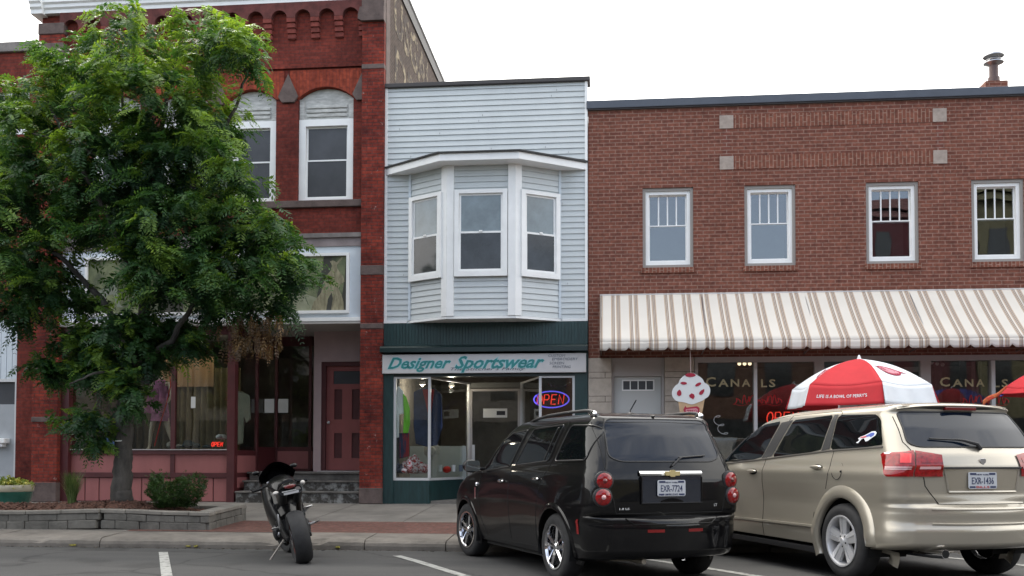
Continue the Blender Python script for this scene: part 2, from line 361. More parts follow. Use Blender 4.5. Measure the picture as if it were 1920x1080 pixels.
bp=N(t,'ShaderNodeBump'); bp.inputs['Strength'].default_value=.4; bp.inputs['Distance'].default_value=.004; Lk(n2.outputs[0],bp.inputs['Height']); Lk(bp.outputs[0],b.inputs['Normal'])
M['asphalt']=m
xs = [-160,-60,-20,-12]+[-10+.5*i for i in range(41)]+[12,20,60,160]; ys=[-160,-60,-34,-20,-14,-10,-8,-6.6,-6.0,-5.6,KY]
mb = MB(); mb.add([(x,y,road_z(x,y)) for y in ys for x in xs],[(j*len(xs)+i,j*len(xs)+i+1,(j+1)*len(xs)+i+1,(j+1)*len(xs)+i) for j in range(len(ys)-1) for i in range(len(xs)-1)])
struct(mb.build('road', M['asphalt'], fixn=False))
M['earth'] = mat('earth', (.10,.09,.07), .95, noise=.3)
struct(MB().add([(-350,-350,-.12),(350,-350,-.12),(350,350,-.12),(-350,350,-.12)],[(0,1,2,3)]).build('ground', M['earth'], fixn=False))
# kerb
M['kerb'] = mat('worn_kerb_concrete', (.165,.148,.128), .9, noise=.4, nscale=2.2, bump=.5, bscale=30, lo=.3, hi=.7)
M['concrete'] = mat('sidewalk_concrete', (.165,.152,.135), .9, noise=.3, nscale=1.3, bump=.25, bscale=60)
M['joint'] = mat('pavement_joint_dirt', (.07,.06,.05), .95)
def kerb_part(x0, x1, sh=0):
    k = MB(); n = max(2, int((x1-x0)/.12)); rows = []
    prof = [(KY,-.1),(KY,.035),(KY+.012,.075),(KY+.05,.105),(KY+.10,.118),(-4.52,walk_z(-4.52)+.003),(-4.52,-.1)]
    for i in range(n+1):
        x = x0+(x1-x0)*i/n; e = .012*math.sin(x*3.1+sh)+RNG.normal()*.004
        chip = 1 if RNG.random() < .10 else 0
        for j,(y,z) in enumerate(prof):
            dz = (RNG.normal()*.003-(.022 if chip and j in (2,3) else 0)) if j in (2,3,4) else 0
            rows.append((x, y+(e if j < 4 else 0)+(.014 if chip and j in(2,3) else 0), z+dz+(sh if 0<j<6 else 0)))
    p = len(prof)
    k.add(rows, [(i*p+j,(i+1)*p+j,(i+1)*p+j+1,i*p+j+1) for i in range(n) for j in range(p-1)]+[tuple(range(p)),tuple(range(n*p+p-1,n*p-1,-1))])
    return k
kb = MB(); x = -40.0
while x < 40:
    l = 1.8 if abs(x+4)<14 else 8
    if abs(x+4) < 14: l = random.choice([1.1,1.6,2.1,2.6])
    q = kerb_part(x+.006, x+l-.006, random.uniform(-.006,.006)); kb.add(q.v, q.f); x += l
struct(kb.build('kerb', M['kerb']))
# yellow paint remnants on the kerb
M['yellow'] = mat('faded_yellow_paint', (.30,.265,.05), .9, noise=.5, nscale=25)
# sidewalk slab sheet
def slab(name, x0, x1, y0, y1, m, dz=0):
    mb = MB(); mb.add([(x0,y0,walk_z(y0)+dz),(x1,y0,walk_z(y0)+dz),(x1,y1,walk_z(y1)+dz),(x0,y1,walk_z(y1)+dz)],[(0,1,2,3)])
    return struct(mb.build(name, m, fixn=False))
slab('sidewalk', -40, 40, -4.52, 2.2, M['concrete'])
jm = MB()
def jline(x0,y0,x1,y1,w_=.012):
    a=Vector((x0,y0,0)); b=Vector((x1,y1,0)); d=(b-a).normalized(); n=Vector((-d.y,d.x,0))*w_/2
    q=[a-n,b-n,b+n,a+n]; jm.add([(p.x,p.y,walk_z(p.y)+.004) for p in q],[(0,1,2,3)])
for i in range(-8, 14): jline(-3.15+1.52*i, -3.06, -3.15+1.52*i, 0)
jline(-40,-1.55,40,-1.55)
struct(jm.build('pavement_joint', M['joint'], fixn=False))
# red brick paver strip
M['paver'] = brick_mat('red_pavers', (.135,.062,.050), (.11,.052,.043), (.095,.072,.062), (.75,.75,.7), bw=.2, rh=.1, ms=.008, stain_amt=.9, nsc=1.1)
t = M['paver'].node_tree
for n_ in t.nodes:      # pavers lie flat: use X and Y
    if n_.type == 'COMBXYZ':
        for l in list(n_.inputs[0].links)+list(n_.inputs[1].links): t.links.remove(l)
        s_ = [q for q in t.nodes if q.type == 'SEPXYZ'][0]; t.links.new(s_.outputs['X'], n_.inputs[0]); t.links.new(s_.outputs['Y'], n_.inputs[1])
mb = MB(); yy = [-4.515,-4.1,-3.5,-3.08]; xx=[-3.9+.3*i for i in range(60)]
slab('brick_paving', -6.9, 40, -4.515, -3.08, M['paver'], .004)
# gutter dirt: dark strip of grit against the kerb, and dead leaves / litter
gd=MB()
for i in range(900):
    x=random.uniform(-12,9); y=KY-abs(random.gauss(0,.07))-.01; l=random.uniform(.006,.028); a=random.uniform(0,pi); z0=road_z(x,y)+.003
    gd.add([(x-l*cos(a),y-l*sin(a),z0),(x+l*.4*sin(a),y-l*.4*cos(a),z0+random.uniform(0,.012)),(x+l*cos(a),y+l*sin(a),z0+.004),(x-l*.4*sin(a),y+l*.4*cos(a),z0+random.uniform(0,.01))],[(0,1,2,3)])
tag(gd.build('gutter_grit',mat('gutter_grit',(.10,.085,.06),.95,col2=(.02,.018,.015),nscale=6),fixn=False),'dark grit and leaf litter along the foot of the kerb','grit',kind='stuff')
# parking lines
M['line'] = mat('worn_white_road_paint', (.33,.33,.31), .85, col2=(.075,.073,.07), nscale=9, lo=.33, hi=.50)
lm = MB()
for (u,v_),H in (((306,1034),-26.5),((744,1041),-30),((1185,1043),-31),((1725,1047),-31)):
    p = atZ(u,v_,0); d = Vector((-sin(radians(H)),-cos(radians(H)),0)); nn = Vector((-d.y,d.x,0))*.055
    k=14; lm=MB()
    for i in range(k):
        a=p+d*(5.4*i/k); b2=p+d*(5.4*(i+1)/k); lm.add([(q.x,q.y,road_z(q.x,q.y)+.005) for q in (a-nn,b2-nn,b2+nn,a+nn)],[(0,1,2,3)])
    struct(lm.build('parking_line', M['line'], fixn=False))
# yellow paint scraps on kerb face
ym = MB()
for (u, v_, w_, h_) in ((136,1022,.14,.03),(352,1024,.09,.02),(366,1024,.06,.03),(632,1026,.08,.025)):
    p = atY(u, v_, KY-.012); pts=[]
    for i in range(9):
        a=2*pi*i/9; rr=random.uniform(.5,1.1); pts.append((p.x+cos(a)*w_/2*rr, p.z+sin(a)*h_/2*rr))
    ym.ext_y(pts, KY-.0135, KY+.02)
struct(ym.build('kerb_paint', M['yellow']))

# ================================================================== WINDOWS
def dh_window(t, x0, x1, z0, z1, y, fw=.07, fm='white', depth=.1, glass='glass_up', muntins=0, lower='glass_up', rail=None, lab=None, back=None, sash=.035, bot=None):
    """double-hung window: frame part with sash, panes, backing as sub-parts; y = front of frame"""
    f = part(t, 'window', frame(x0, x1, z0, z1, fw, y, y+depth, tb=bot or fw), M[fm])
    if lab: f['label'] = lab
    a, b_, c_, d_ = x0+fw, x1-fw, z0+(bot or fw), z1-fw; mid = rail if rail else (c_+d_)/2
    s_ = MB(); g = frame(a, b_, c_, mid+.02, sash, y+.045, y+.07); s_.add(g.v, g.f)
    g = frame(a+.002, b_-.002, mid-.02, d_, sash, y+.072, y+.095); s_.add(g.v, g.f)
    for i in range(muntins): xm = a+sash+(b_-a-2*sash)*(i+1)/(muntins+1); s_.box(xm-.012, xm+.012, y+.070, y+.085, mid+.02, d_-sash)
    sub(f, 'sash', s_, M[fm])
    sub(f, 'pane', B(a+sash-.004, b_-sash+.004, y+.083, y+.087, mid+.01, d_-sash+.004), M[glass])
    sub(f, 'pane', B(a+sash-.004, b_-sash+.004, y+.056, y+.060, c_+sash-.004, mid-.01), M[lower])
    if back: sub(f, 'blind', B(a, b_, y+.13, y+.14, back[0], back[1]), M['blind'])
    sub(f, 'recess', MB().box(a-.01, b_+.01, y+.5, y+.51, c_-.02, d_+.02), M['room'])
    return f

# ================================================================== BROWN BRICK BUILDING (right)
RX0, RX1 = PX(1103), 11.6
Zr = lambda y, x=1500: PZ(x, y)
bt = thing('brick_building', 'wide brown brick building with slate blue coping behind the long striped awning', 'building', (4.5,0,.345))
ZC = PZ(1500, 178+12)  # underside of coping
cop_z0 = (PZ(1103,209)+PZ(1920,180))/2; cop_z1 = (PZ(1103,193)+PZ(1920,161))/2
wins = [(1205,352,1300,503),(1396,347,1492,498),(1624,341,1723,494),(1822,335,1921,490)]
holes = [(PX(a,0,420), PX(c,0,420), PZ((a+c)/2,d), PZ((a+c)/2,b)) for a,b,c,d in wins]
zw0 = sum(h[2] for h in holes)/4; zw1 = sum(h[3] for h in holes)/4
holes = [(h[0],h[1],zw0,zw1) for h in holes]
ZLB = PZ(1500, 668)    # bottom of the brick, top of stone / shopfront
gap = holes[3][0]-holes[2][0]
holes.append((holes[3][0]+gap, holes[3][1]+gap, zw0, zw1))
wb = wall(RX0+.002, RX1, ZLB, cop_z0, holes, 0, .3)
wb.box(RX1-.3, RX1, .3, 14, ZLB, cop_z0); wb.box(RX0+.002, RX0+.3, .3, 14, ZLB, cop_z0)
part(bt, 'wall', wb, M['brick_brown'])
part(bt, 'coping', MB().box(RX0-.03, RX1+.04, -.07, .36, cop_z0+.02, cop_z1), M['coping'], bevel=.012)
part(bt, 'flashing', MB().box(RX0+.0, RX1+.02, -.045, .3, cop_z0-.0, cop_z0+.02), M['flash'])
part(bt, 'roof', MB().box(RX0+.3, RX1-.3, .3, 14, 6.9, 7.0), M['roofing'])
# decorative brick panel: soldier courses with stone corners
sq = [(1350,217,1375,241),(1350,294,1374,318),(1748,203,1775,227),(1750,281,1774,305)]
sx = [PX(1349,0,250),PX(1375,0,250),PX(1749,0,250),PX(1775,0,250)]
zt1 = (PZ(1362,217)+PZ(1762,203))/2; zt0 = zt1-.245; zb1 = (PZ(1362,294)+PZ(1762,281))/2; zb0 = zb1-.245
cs = MB()
for a,b_ in ((sx[0],sx[1]),(sx[2],sx[3])):
    for c_,d_ in ((zt0,zt1),(zb0,zb1)): cs.box(a,b_,-.015,.05,c_,d_)
parts(bt, 'corner_stone', cs, M['stone_sq'])
parts(bt, 'soldier_course', MB().box(sx[1],sx[2],-.008,.05,zt0,zt1).box(sx[1],sx[2],-.008,.05,zb0,zb1), M['soldier_brown'])
M['soldier_lo'] = brick_mat('panel_brick', (.19,.068,.05), (.14,.05,.038), (.27,.18,.15), (.8,.75,.72), stain_amt=.3)
parts(bt, 'brick_panel', MB().box(sx[0]+.06,sx[1]-.06,-.004,.05,zb1,zt0).box(sx[2]+.06,sx[3]-.06,-.004,.05,zb1,zt0), M['soldier_lo'])
for i,h in enumerate(holes):
    cas = part(bt, 'window_casing', frame(h[0]+.001,h[1]-.001,h[2]+.001,h[3]-.001,.055,.03,.16), M['beige_trim'])
    dh_window(bt, h[0]+.056, h[1]-.056, h[2]+.056, h[3]-.056, .06, .06, 'white', muntins=3, glass='glass_up', rail=h[2]+(h[3]-h[2])*.53, sash=.02, bot=.075)
    part(bt, 'window_sill', MB().box(h[0]-.03,h[1]+.03,-.035,.03,h[2]-.10,h[2]-.002), M['soldier_brown'])
    # blinds behind glass: pale
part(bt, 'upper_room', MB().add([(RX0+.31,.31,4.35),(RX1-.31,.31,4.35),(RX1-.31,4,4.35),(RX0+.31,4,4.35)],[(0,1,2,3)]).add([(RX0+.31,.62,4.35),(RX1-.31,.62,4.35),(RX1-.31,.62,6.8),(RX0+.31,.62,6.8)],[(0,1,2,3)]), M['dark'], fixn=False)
# limestone piers (coursed blocks)
def stone_pier(px0, px1, zs):
    a, b_ = PX(px0,0,700), PX(px1,0,700); mb = MB()
    for k in range(len(zs)-1):
        z0_, z1_ = zs[k]+.004, zs[k+1]-.004
        if (k % 2) == 1:
            s_ = a+(b_-a)*.72; mb.box(a+.002,s_-.004,-.02,.25,z0_,z1_); mb.box(s_+.004,b_-.002,-.02,.25,z0_,z1_)
        else: mb.box(a+.002,b_-.002,-.02,.25,z0_,z1_)
    mb2 = MB().box(a+.01,b_-.01,-.012,.24,zs[0],zs[-1])
    return mb, mb2
zs = [.345,.75,.93,1.38,1.56,2.02,2.13,2.46,2.57,ZLB]
zs = [.345,.80,.92,1.36,1.49]+[PZ(1120,y) for y in (754,743,709,698)]+[ZLB]
for a,b_ in ((1103,1147),(1246,1302)):
    p1,p2 = stone_pier(a,b_,zs); o = part(bt,'stone_pier',p1,M['limestone'],bevel=.004); sub(o,'mortar',p2,M['joint'])
# door with four lights
dx0,dx1 = PX(1151,.12,760),PX(1240,.12,760); dzt = PZ(1195,706,.12)
o = part(bt,'door_frame',MB().box(PX(1147,0,700)+.002,dx0,.06,.2,.36,ZLB-.1).box(dx1,PX(1246,0,700)-.002,.06,.2,.36,ZLB-.1).box(dx0,dx1,.08,.2,dzt,ZLB-.1).box(PX(1147,0,700)+.002,PX(1246,0,700)-.002,.05,.2,ZLB-.1,ZLB),M['alu_dull'])
M['door_grey'] = mat('grey_painted_door', (.52,.53,.52), .5)
lz0,lz1 = PZ(1195,732,.14),PZ(1195,713,.14); lx0,lx1 = PX(1167,.14,720),PX(1226,.14,720)
dr = part(bt,'door',wall(dx0+.005,dx1-.005,.38,dzt-.005,[(lx0+.01,lx1-.01,lz0+.01,lz1-.01)],.14,.18),M['door_grey'])
dr['label'] = 'grey door with a row of four small panes'
sub(dr,'window_frame',frame(lx0-.01,lx1+.01,lz0-.01,lz1+.01,.025,.125,.14).box(lx0+(lx1-lx0)*.25-.01,lx0+(lx1-lx0)*.25+.01,.127,.14,lz0,lz1).box(lx0+(lx1-lx0)*.5-.01,lx0+(lx1-lx0)*.5+.01,.127,.14,lz0,lz1).box(lx0+(lx1-lx0)*.75-.01,lx0+(lx1-lx0)*.75+.01,.127,.14,lz0,lz1),M['white'])
sub(dr,'pane',B(lx0,lx1,.155,.16,lz0,lz1),M['screen'])
sub(dr,'handle',MB().sphere((dx0+.09,.11,1.3),.03),M['steel'])
# shop front
sx0 = PX(1303,0,700); zt = PZ(1500,676); zsill = .98
posts = [(1303,1309),(1413,1420),(1528,1546),(1727,1746),(1858,1866)]
fr = MB(); zfb = ZLB-.0
fr.box(sx0,RX1-.35,.0,.12,zt-.02,ZLB-.002); fr.box(sx0,RX1-.35,-.02,.14,zsill-.08,zsill)
P = []
for a,b_ in posts:
    xa,xb = PX(a,0,740),PX(b_,0,740); P.append((xa,xb)); fr.box(xa,xb,.002,.118,zsill,zt-.02)
xa=P[-1][1]+1.22; P.append((xa,xa+.08)); fr.box(xa,xa+.08,.002,.118,zsill,zt-.02)
xa=P[-1][1]+1.22; P.append((xa,xa+.18)); fr.box(xa,xa+.18,.002,.118,zsill,zt-.02)
sf = part(bt,'shop_front',fr,M['alu_dull'])
zp1 = PZ(1360,682,.06)
for i in range(len(P)-1):
    sub(sf,'pane',B(P[i][1],P[i+1][0],.06,.068,zsill,zt-.02),M['glass_shop'])
pos = MB()
for k in (1,4): pos.box(P[k][0]+.004,P[k][1]-.004,-.03,-.0,zsill,zt-.03)
sub(sf,'mullion',pos,M['alu'])
part(bt,'stall_riser',MB().box(sx0,RX1-.35,.02,.2,.345,zsill-.08),M['limestone'])
# recessed entrance doors behind umbrella: white verticals
e = MB()
for a,b_ in ((1546,1552),(1590,1597),(1690,1697),(1600,1606)): e.box(PX(a,.9,740),PX(b_,.9,740),.9,.96,.35,zt-.05)
e.box(PX(1546,.9,740),PX(1727,.9,740),.9,.96,zt-.14,zt-.05)
part(bt,'entrance_door',e,M['alu_dull'])
part(bt,'room',MB().box(RX0+.32,RX1-.32,5.4,5.5,.3,ZLB+.3).box(RX0+.32,RX1-.32,.3,5.4,.26,.345).box(sx0-.35,sx0-.25,.3,5.4,.345,ZLB+.3).box(RX1-.5,RX1-.42,.3,5.4,.345,ZLB+.3),M['room'])
part(bt,'ceiling',MB().box(RX0+.32,RX1-.32,.302,5.4,ZLB+.3,ZLB+.4),mat('shop_ceiling',(.13,.12,.1),.9,noise=.2))
# gold window lettering
M['gold'] = mat('gold_leaf_lettering', (.42,.36,.20), .5)
M['redpaint'] = mat('red_window_script', (.50,.03,.03), .6)
def shop_text(body, pxa, pxb, pyt, pyb, m, y=.052, bold=.01, shear=0):
    xa, xb = PX(pxa,y,(pyt+pyb)/2), PX(pxb,y,(pyt+pyb)/2); z0_, z1_ = PZ((pxa+pxb)/2,pyb,y), PZ((pxa+pxb)/2,pyt,y)
    return sub(sf,'lettering',onwall(text_mb(body,xb-xa,z1_-z0_,.002,shear,bold),xa,y,z0_),M[m])
for ox in (0, 439):
    k = 1.0 if not ox else 1.0
    shop_text('C',1323+ox,1342+ox,707,725,'gold',bold=.02)
    shop_text('A',1347+ox,1366+ox,711,725,'gold',bold=.02)
    shop_text('N',1370+ox,1386+ox,711,725,'gold',bold=.02)
    shop_text('A',1391+ox,1407+ox,711,725,'gold',bold=.02)
    shop_text('L',1427+ox-(3 if ox else 0),1438+ox-(3 if ox else 0),711,726,'gold',bold=.02)
    shop_text('S',1442+ox-(3 if ox else 0),1454+ox-(3 if ox else 0),711,726,'gold',bold=.02)
    # small serifs
for ox,k_ in ((0,1),(425,1)):
    rs_=MB()
    for x0_,w_,kind in ((1378,9,0),(1392,5,1),(1400,14,2),(1418,7,3),(1427,7,3),(1436,10,2),(1448,6,1),(1456,9,0)):
        pts=[]
        for i in range(22):
            a=i/21; pts.append(atY(ox+x0_+w_*a+(2*sin(a*9) if kind!=1 else 2*a),757-{0:9,1:15,2:14,3:7}[kind]*abs(sin(pi*a*(2 if kind==2 else 1)))-2*a,.05))
        rs_.tube(pts,.008,5)
    rs_.tube([atY(ox+x_,759+1.5*sin(x_*.2),.05) for x_ in range(1374,1468,6)],.004,5)
    sub(sf,'painted_script',rs_,M['redpaint'])
# white painted curl on the window
def curl(cx_, cy_, s_):
    pts=[]
    for i in range(60):
        a=i/59; pts.append(atY(cx_+s_*(.5*sin(a*16)+a*1.2-.6)*.9, cy_+s_*(a*2.4-1.2+.28*cos(a*16)), .05))
    return MB().tube(pts,.006,5)
M['whitepaint'] = mat('white_window_paint', (.5,.5,.5), .7)
sub(sf,'painted_curl',curl(1350,797,17),M['whitepaint'])
# rooftop chimney
ct = PX(1866,1.2,150)
part(bt,'chimney',MB().box(PX(1848,1.2,150),PX(1890,1.2,150),1.2,1.75,7.0,PZ(1866,151,1.2)),M['brick_brown'])
vx = PX(1863,1.45,130); zb_ = PZ(1866,151,1.2)
z_ = lambda y: PZ(1863,y,1.45)
fl = part(bt,'flue',MB().lathe([(.11,zb_-.02),(.11,z_(146)),(.085,z_(145)),(.085,z_(120)),(.001,z_(120))],(vx,1.45,0),20),mat('red_brown_flue',(.11,.075,.07),.5,metal=.4),smooth=True)
vc = part(bt,'vent_cap',MB().lathe([(.07,z_(124)),(.185,z_(119)),(.185,z_(117.5)),(.10,z_(118.5))],(vx,1.45,0),28).lathe([(.145,z_(114.5)),(.15,z_(113.5)),(.145,z_(112)),(.13,z_(110)),(.10,z_(113))],(vx,1.45,0),28).lathe([(.19,z_(106.5)),(.185,z_(104)),(.12,z_(101.5)),(.001,z_(100.5))],(vx,1.45,0),28),M['steel'],smooth=True)

# ------------------------------------------------------------------ striped awning
m = bpy.data.materials.new('striped_awning_canvas'); m.use_nodes = True; t = m.node_tree; b = t.nodes['Principled BSDF']; b.inputs['Roughness'].default_value=.8; Lk=t.links.new
c = N(t,'ShaderNodeTexCoord'); s = N(t,'ShaderNodeSeparateXYZ'); Lk(c.outputs['Object'],s.inputs[0])
d = N(t,'ShaderNodeMath',operation='MULTIPLY_ADD'); d.inputs[1].default_value=1/.3225; d.inputs[2].default_value=100.02; Lk(s.outputs['X'],d.inputs[0])
fq = N(t,'ShaderNodeMath',operation='FRACT'); Lk(d.outputs[0],fq.inputs[0])
r = N(t,'ShaderNodeValToRGB'); r.color_ramp.interpolation='CONSTANT'; e=r.color_ramp.elements
Wc=(.60,.565,.515,1); Bc=(.20,.125,.095,1); Tc=(.38,.25,.155,1); Gc=(.47,.44,.385,1)
seq=[(0,Wc),(.46,Tc),(.50,Gc),(.525,Bc),(.565,Gc),(.60,Bc),(.64,Gc),(.66,Wc),(.745,Tc),(.785,Gc),(.81,Bc),(.85,Gc),(.88,Bc),(.92,Gc),(.945,Tc),(.975,Wc)]
e[0].position=0; e[0].color=Wc; e[1].position=.46; e[1].color=Tc
for p_,c_ in seq[2:]: q=e.new(p_); q.color=c_
Lk(fq.outputs[0],r.inputs[0])
nn=N(t,'ShaderNodeTexNoise'); nn.inputs['Scale'].default_value=1.5; nn.inputs['Detail'].default_value=6; Lk(c.outputs['Object'],nn.inputs[0])
rr=N(t,'ShaderNodeMapRange'); rr.inputs[3].default_value=.86; rr.inputs[4].default_value=1.08; Lk(nn.outputs[0],rr.inputs[0])
v=N(t,'ShaderNodeVectorMath',operation='SCALE'); Lk(r.outputs[0],v.inputs[0]); Lk(rr.outputs[0],v.inputs['Scale']); Lk(v.outputs[0],b.inputs['Base Color'])
b.inputs['Transmission Weight'].default_value=0
M['awning']=m
AX0 = PX(1125,0,553); AX1=11.0; AZ1=(PZ(1125,553)+PZ(1920,540))/2; AY=-1.15; AZ0=(PZ(1125,643,AY)+PZ(1920,631,AY))/2; AZB=AZ0-.155
aw = thing('striped_awning','white canvas awning with brown stripes and a scalloped edge over the right shop','awning',((AX0+AX1)/2,0,AZ1))
nu=120
mb=MB().grid(lambda u,v_:(AX0+(AX1-AX0)*u, -.01+(AY+.01)*v_, AZ1+(AZ0-AZ1)*v_ - .035*sin(pi*v_)*(.6+.4*abs(sin(u*9*pi)))), nu, 10)
o=part(aw,'canopy',mb,M['awning'],smooth=True,angle=180,fixn=False); so_=o.modifiers.new('s','SOLIDIFY'); so_.thickness=.006
n=int((AX1-AX0)/.0335)
def val(u,v_):
    x=AX0+(AX1-AX0)*u; ph=((x-AX0)/.335)%1; bz=AZB+ (.048*(max(0,1-abs(ph-.5)*6)) if True else 0)
    return (x, AY-.004*sin(x*7), AZ0+(bz-AZ0)*v_)
o=part(aw,'valance',MB().grid(val,n*2,3),M['awning'],smooth=True,angle=180,fixn=False); so_=o.modifiers.new('s','SOLIDIFY'); so_.thickness=.006
o=part(aw,'side_panel',MB().add([(AX0,-.01,AZ1),(AX0,AY,AZ0),(AX0,AY,AZB),(AX0,-.01,AZB)],[(0,1,2,3)]),M['awning'],fixn=False); so_=o.modifiers.new('s','SOLIDIFY'); so_.thickness=.005
fr=MB().tube([(AX0,AY+.02,AZ0),(AX1,AY+.02,AZ0)],.016); fr.tube([(AX0,-.03,AZ1-.02),(AX1,-.03,AZ1-.02)],.016)
for i in range(7):
    x=AX0+.02+(AX1-AX0-.04)*i/6; fr.tube([(x,-.03,AZ1-.03),(x,AY+.03,AZ0-.02)],.013); fr.tube([(x,-.03,AZB+.05),(x,AY+.03,AZ0-.02)],.013)
part(aw,'frame',fr,M['steel'])

# ================================================================== SIDING BUILDING (middle)
WX0, WX1 = PX(722,0,300)+.003, PX(1102,0,300)-.003
wt = thing('siding_building','narrow two storey grey sided building with a bay window over a dark green shop','building',((WX0+WX1)/2,0,.345))
wz1=(PZ(722,165)+PZ(1102,149))/2; wz0=(PZ(720,607)+PZ(1100,602))/2; CR=.108
def siding(x0,x1,z0,z1,y=0,p0=None,p1=None,cr=CR):
    """clapboards on the vertical plane through p0-p1 (x,y), or y=const"""
    if p0 is None: p0,p1=(x0,y),(x1,y)
    p0=Vector((*p0,0)); p1=Vector((*p1,0)); d=(p1-p0).normalized(); n=Vector((d.y,-d.x,0)); mb=MB(); z=z0
    while z<z1-1e-4:
        t_=min(z+cr,z1)
        a=p0+n*.021; b_=p1+n*.021; c_=p0+n*.003; d_=p1+n*.003
        mb.add([(p0.x,p0.y,z),(p1.x,p1.y,z),(b_.x,b_.y,z),(a.x,a.y,z),(d_.x,d_.y,t_),(c_.x,c_.y,t_)],[(0,1,2,3),(3,2,4,5)])
        z=t_
    return mb
BZ0=wz0; bxl,bxr=PX(769,0,450),PX(1050,0,450); bw_=.80; BD=.48
e0,e1,e2,e3=(bxl,0),(bxl+bw_,-BD),(bxr-bw_,-BD),(bxr,0)
fz=(PZ(722,333)+PZ(1100,316))/2   # top of bay walls (eave underside)
mb=siding(WX0+.05,WX1-.05,wz0+.03,wz1-.03)
part(wt,'wall',mb,M['siding'],fixn=False)
bj=MB()
for i in range(34):
    zr_=wz0+.03+CR*random.randint(1,int((wz1-wz0)/CR)-2); xr_=random.uniform(WX0+.2,WX1-.2); bj.box(xr_-.002,xr_+.002,-.0215,-.010,zr_+.012,zr_+CR*.45)
part(wt,'board_joint',bj,M['flash'])
part(wt,'wall_core',MB().box(WX0,WX1,.004,.25,wz0,wz1-.03).box(WX0,WX0+.2,.25,7.8,.3,wz1-.03).box(WX1-.2,WX1,.25,7.8,.3,wz1-.03).box(WX0+.2,WX1-.2,7.6,7.8,.3,wz1-.03),M['siding'])
parts(wt,'corner_trim',MB().box(WX0,WX0+.05,-.03,.01,wz0,wz1-.03).box(WX1-.05,WX1,-.03,.01,wz0,wz1-.03),M['white'])
part(wt,'roof_edge',MB().box(WX0-.01,WX1+.05,-.07,.3,wz1-.03,wz1+.05),M['flash'],bevel=.01)
part(wt,'roof',MB().box(WX0+.2,WX1-.2,.3,7.6,wz1-.2,wz1-.1),M['roofing'])
# bay
bay=part(wt,'bay_window',siding(0,0,BZ0+.05,fz,p0=e0,p1=e1),M['siding'],fixn=False)
sub(bay,'front_siding',siding(0,0,BZ0+.05,fz,p0=e1,p1=e2),M['siding'],fixn=False)
sub(bay,'side_siding',siding(0,0,BZ0+.05,fz,p0=e2,p1=e3),M['siding'],fixn=False)
cg=MB().ext_z([(e0[0]+.01,.0),(e1[0]+.004,-BD+.004),(e2[0]-.004,-BD+.004),(e3[0]-.01,.0)],BZ0+.03,fz); sub(bay,'core',cg,M['siding'])
sub(bay,'base_trim',MB().ext_z([(e0[0]-.05,-.0),(e1[0]-.02,-BD-.035),(e2[0]+.02,-BD-.035),(e3[0]+.05,-.0)],BZ0-.0,BZ0+.045),M['white'])
sub(bay,'base_trim',MB().box(WX0,e0[0]-.05,-.04,.02,BZ0,BZ0+.045).box(e3[0]+.05,WX1,-.04,.02,BZ0,BZ0+.045),M['white'])
def post(cx_,cy_,w_,ang,z0,z1,d=.06):
    mb=MB().box(-w_/2,w_/2,-d/2,d/2,z0,z1); mb.xf(Matrix.Translation((cx_,cy_,0))@Matrix.Rotation(ang,4,'Z')); return mb
al=atan2(-BD,bw_)
cp=MB()
for (ex,ey),sg in ((e1,1),(e2,-1)):
    for a_,o_ in ((0,sg*.06),(al if sg>0 else -al,-sg*.06)):
        q=post(ex+o_*cos(a_),ey-.03+o_*sin(a_),.13,a_,BZ0+.05,fz,.05); cp.add(q.v,q.f)
sub(bay,'corner_post',cp,M['white'])
for q in (B(e0[0]-.025,e0[0]+.02,-.045,0,BZ0+.05,fz),B(e3[0]-.02,e3[0]+.025,-.045,0,BZ0+.05,fz)): sub(bay,'edge_trim',q,M['siding_v'])
# eave: roof polygon
ev=[(WX0+.0,-.02),(e1[0]-.10,-BD-.34),(e2[0]+.10,-BD-.34),(WX1-.0,-.02)]
sub(bay,'eave',MB().ext_z(ev,fz,fz+.13),M['white'])
rf=MB(); ev2=[(WX0,-.02-.03),(ev[1][0]-.02,ev[1][1]-.035),(ev[2][0]+.02,ev[2][1]-.035),(WX1,-.05)]
rz=fz+.13; rf.add([(x,y,rz) for x,y in ev2]+[(x,y,rz+.03) for x,y in ev2]+[(WX0,0,rz+.06),(WX1,0,rz+.06),(e1[0]+.3,0,rz+.10),(e2[0]-.3,0,rz+.10)],
 [(0,1,5,4),(1,2,6,5),(2,3,7,6),(4,5,10,8),(5,6,11,10),(6,7,9,11),(0,3,2,1)])
sub(bay,'bay_roof',rf,M['roofing'])
# bay windows: built in local panel coordinates then rotated
def bay_win(p0,p1,c,hw_,z0,z1,lab):
    p0=Vector((*p0,0)); p1=Vector((*p1,0)); d=(p1-p0).normalized(); ang=atan2(d.y,d.x); ctr=p0+(p1-p0)*c
    T=Matrix.Translation((ctr.x,ctr.y,0))@Matrix.Rotation(ang,4,'Z')@Matrix.Translation((0,-.03,0))
    def X_(mb): return mb.xf(T)
    f=part(wt,'window',X_(frame(-hw_,hw_,z0,z1,.085,-.06,-.005,tb=.10,tt=.07)),M['white']); f['label']=lab
    a,b_,c_,d_=-hw_+.085,hw_-.085,z0+.10,z1-.07; mid=(c_+d_)/2
    fs=frame(a,b_,c_,mid+.015,.035,-.038,-.018); g=frame(a+.002,b_-.002,mid-.015,d_,.035,-.017,-.006); fs.add(g.v,g.f); fs.box(-.03,.03,-.055,-.038,mid+.0,mid+.03)
    sub(f,'sash',X_(fs),M['white'])
    sub(f,'pane',X_(B(a+.03,b_-.03,-.012,-.009,mid+.01,d_-.03)),M['bay_upper'])
    sub(f,'pane',X_(B(a+.03,b_-.03,-.030,-.026,c_+.03,mid-.01)),M['bay_lower'])
M['bay_upper']=mat('blind_behind_glass',(.17,.215,.235),.05,spec=.5,coat=.3,noise=.3,nscale=1.6)
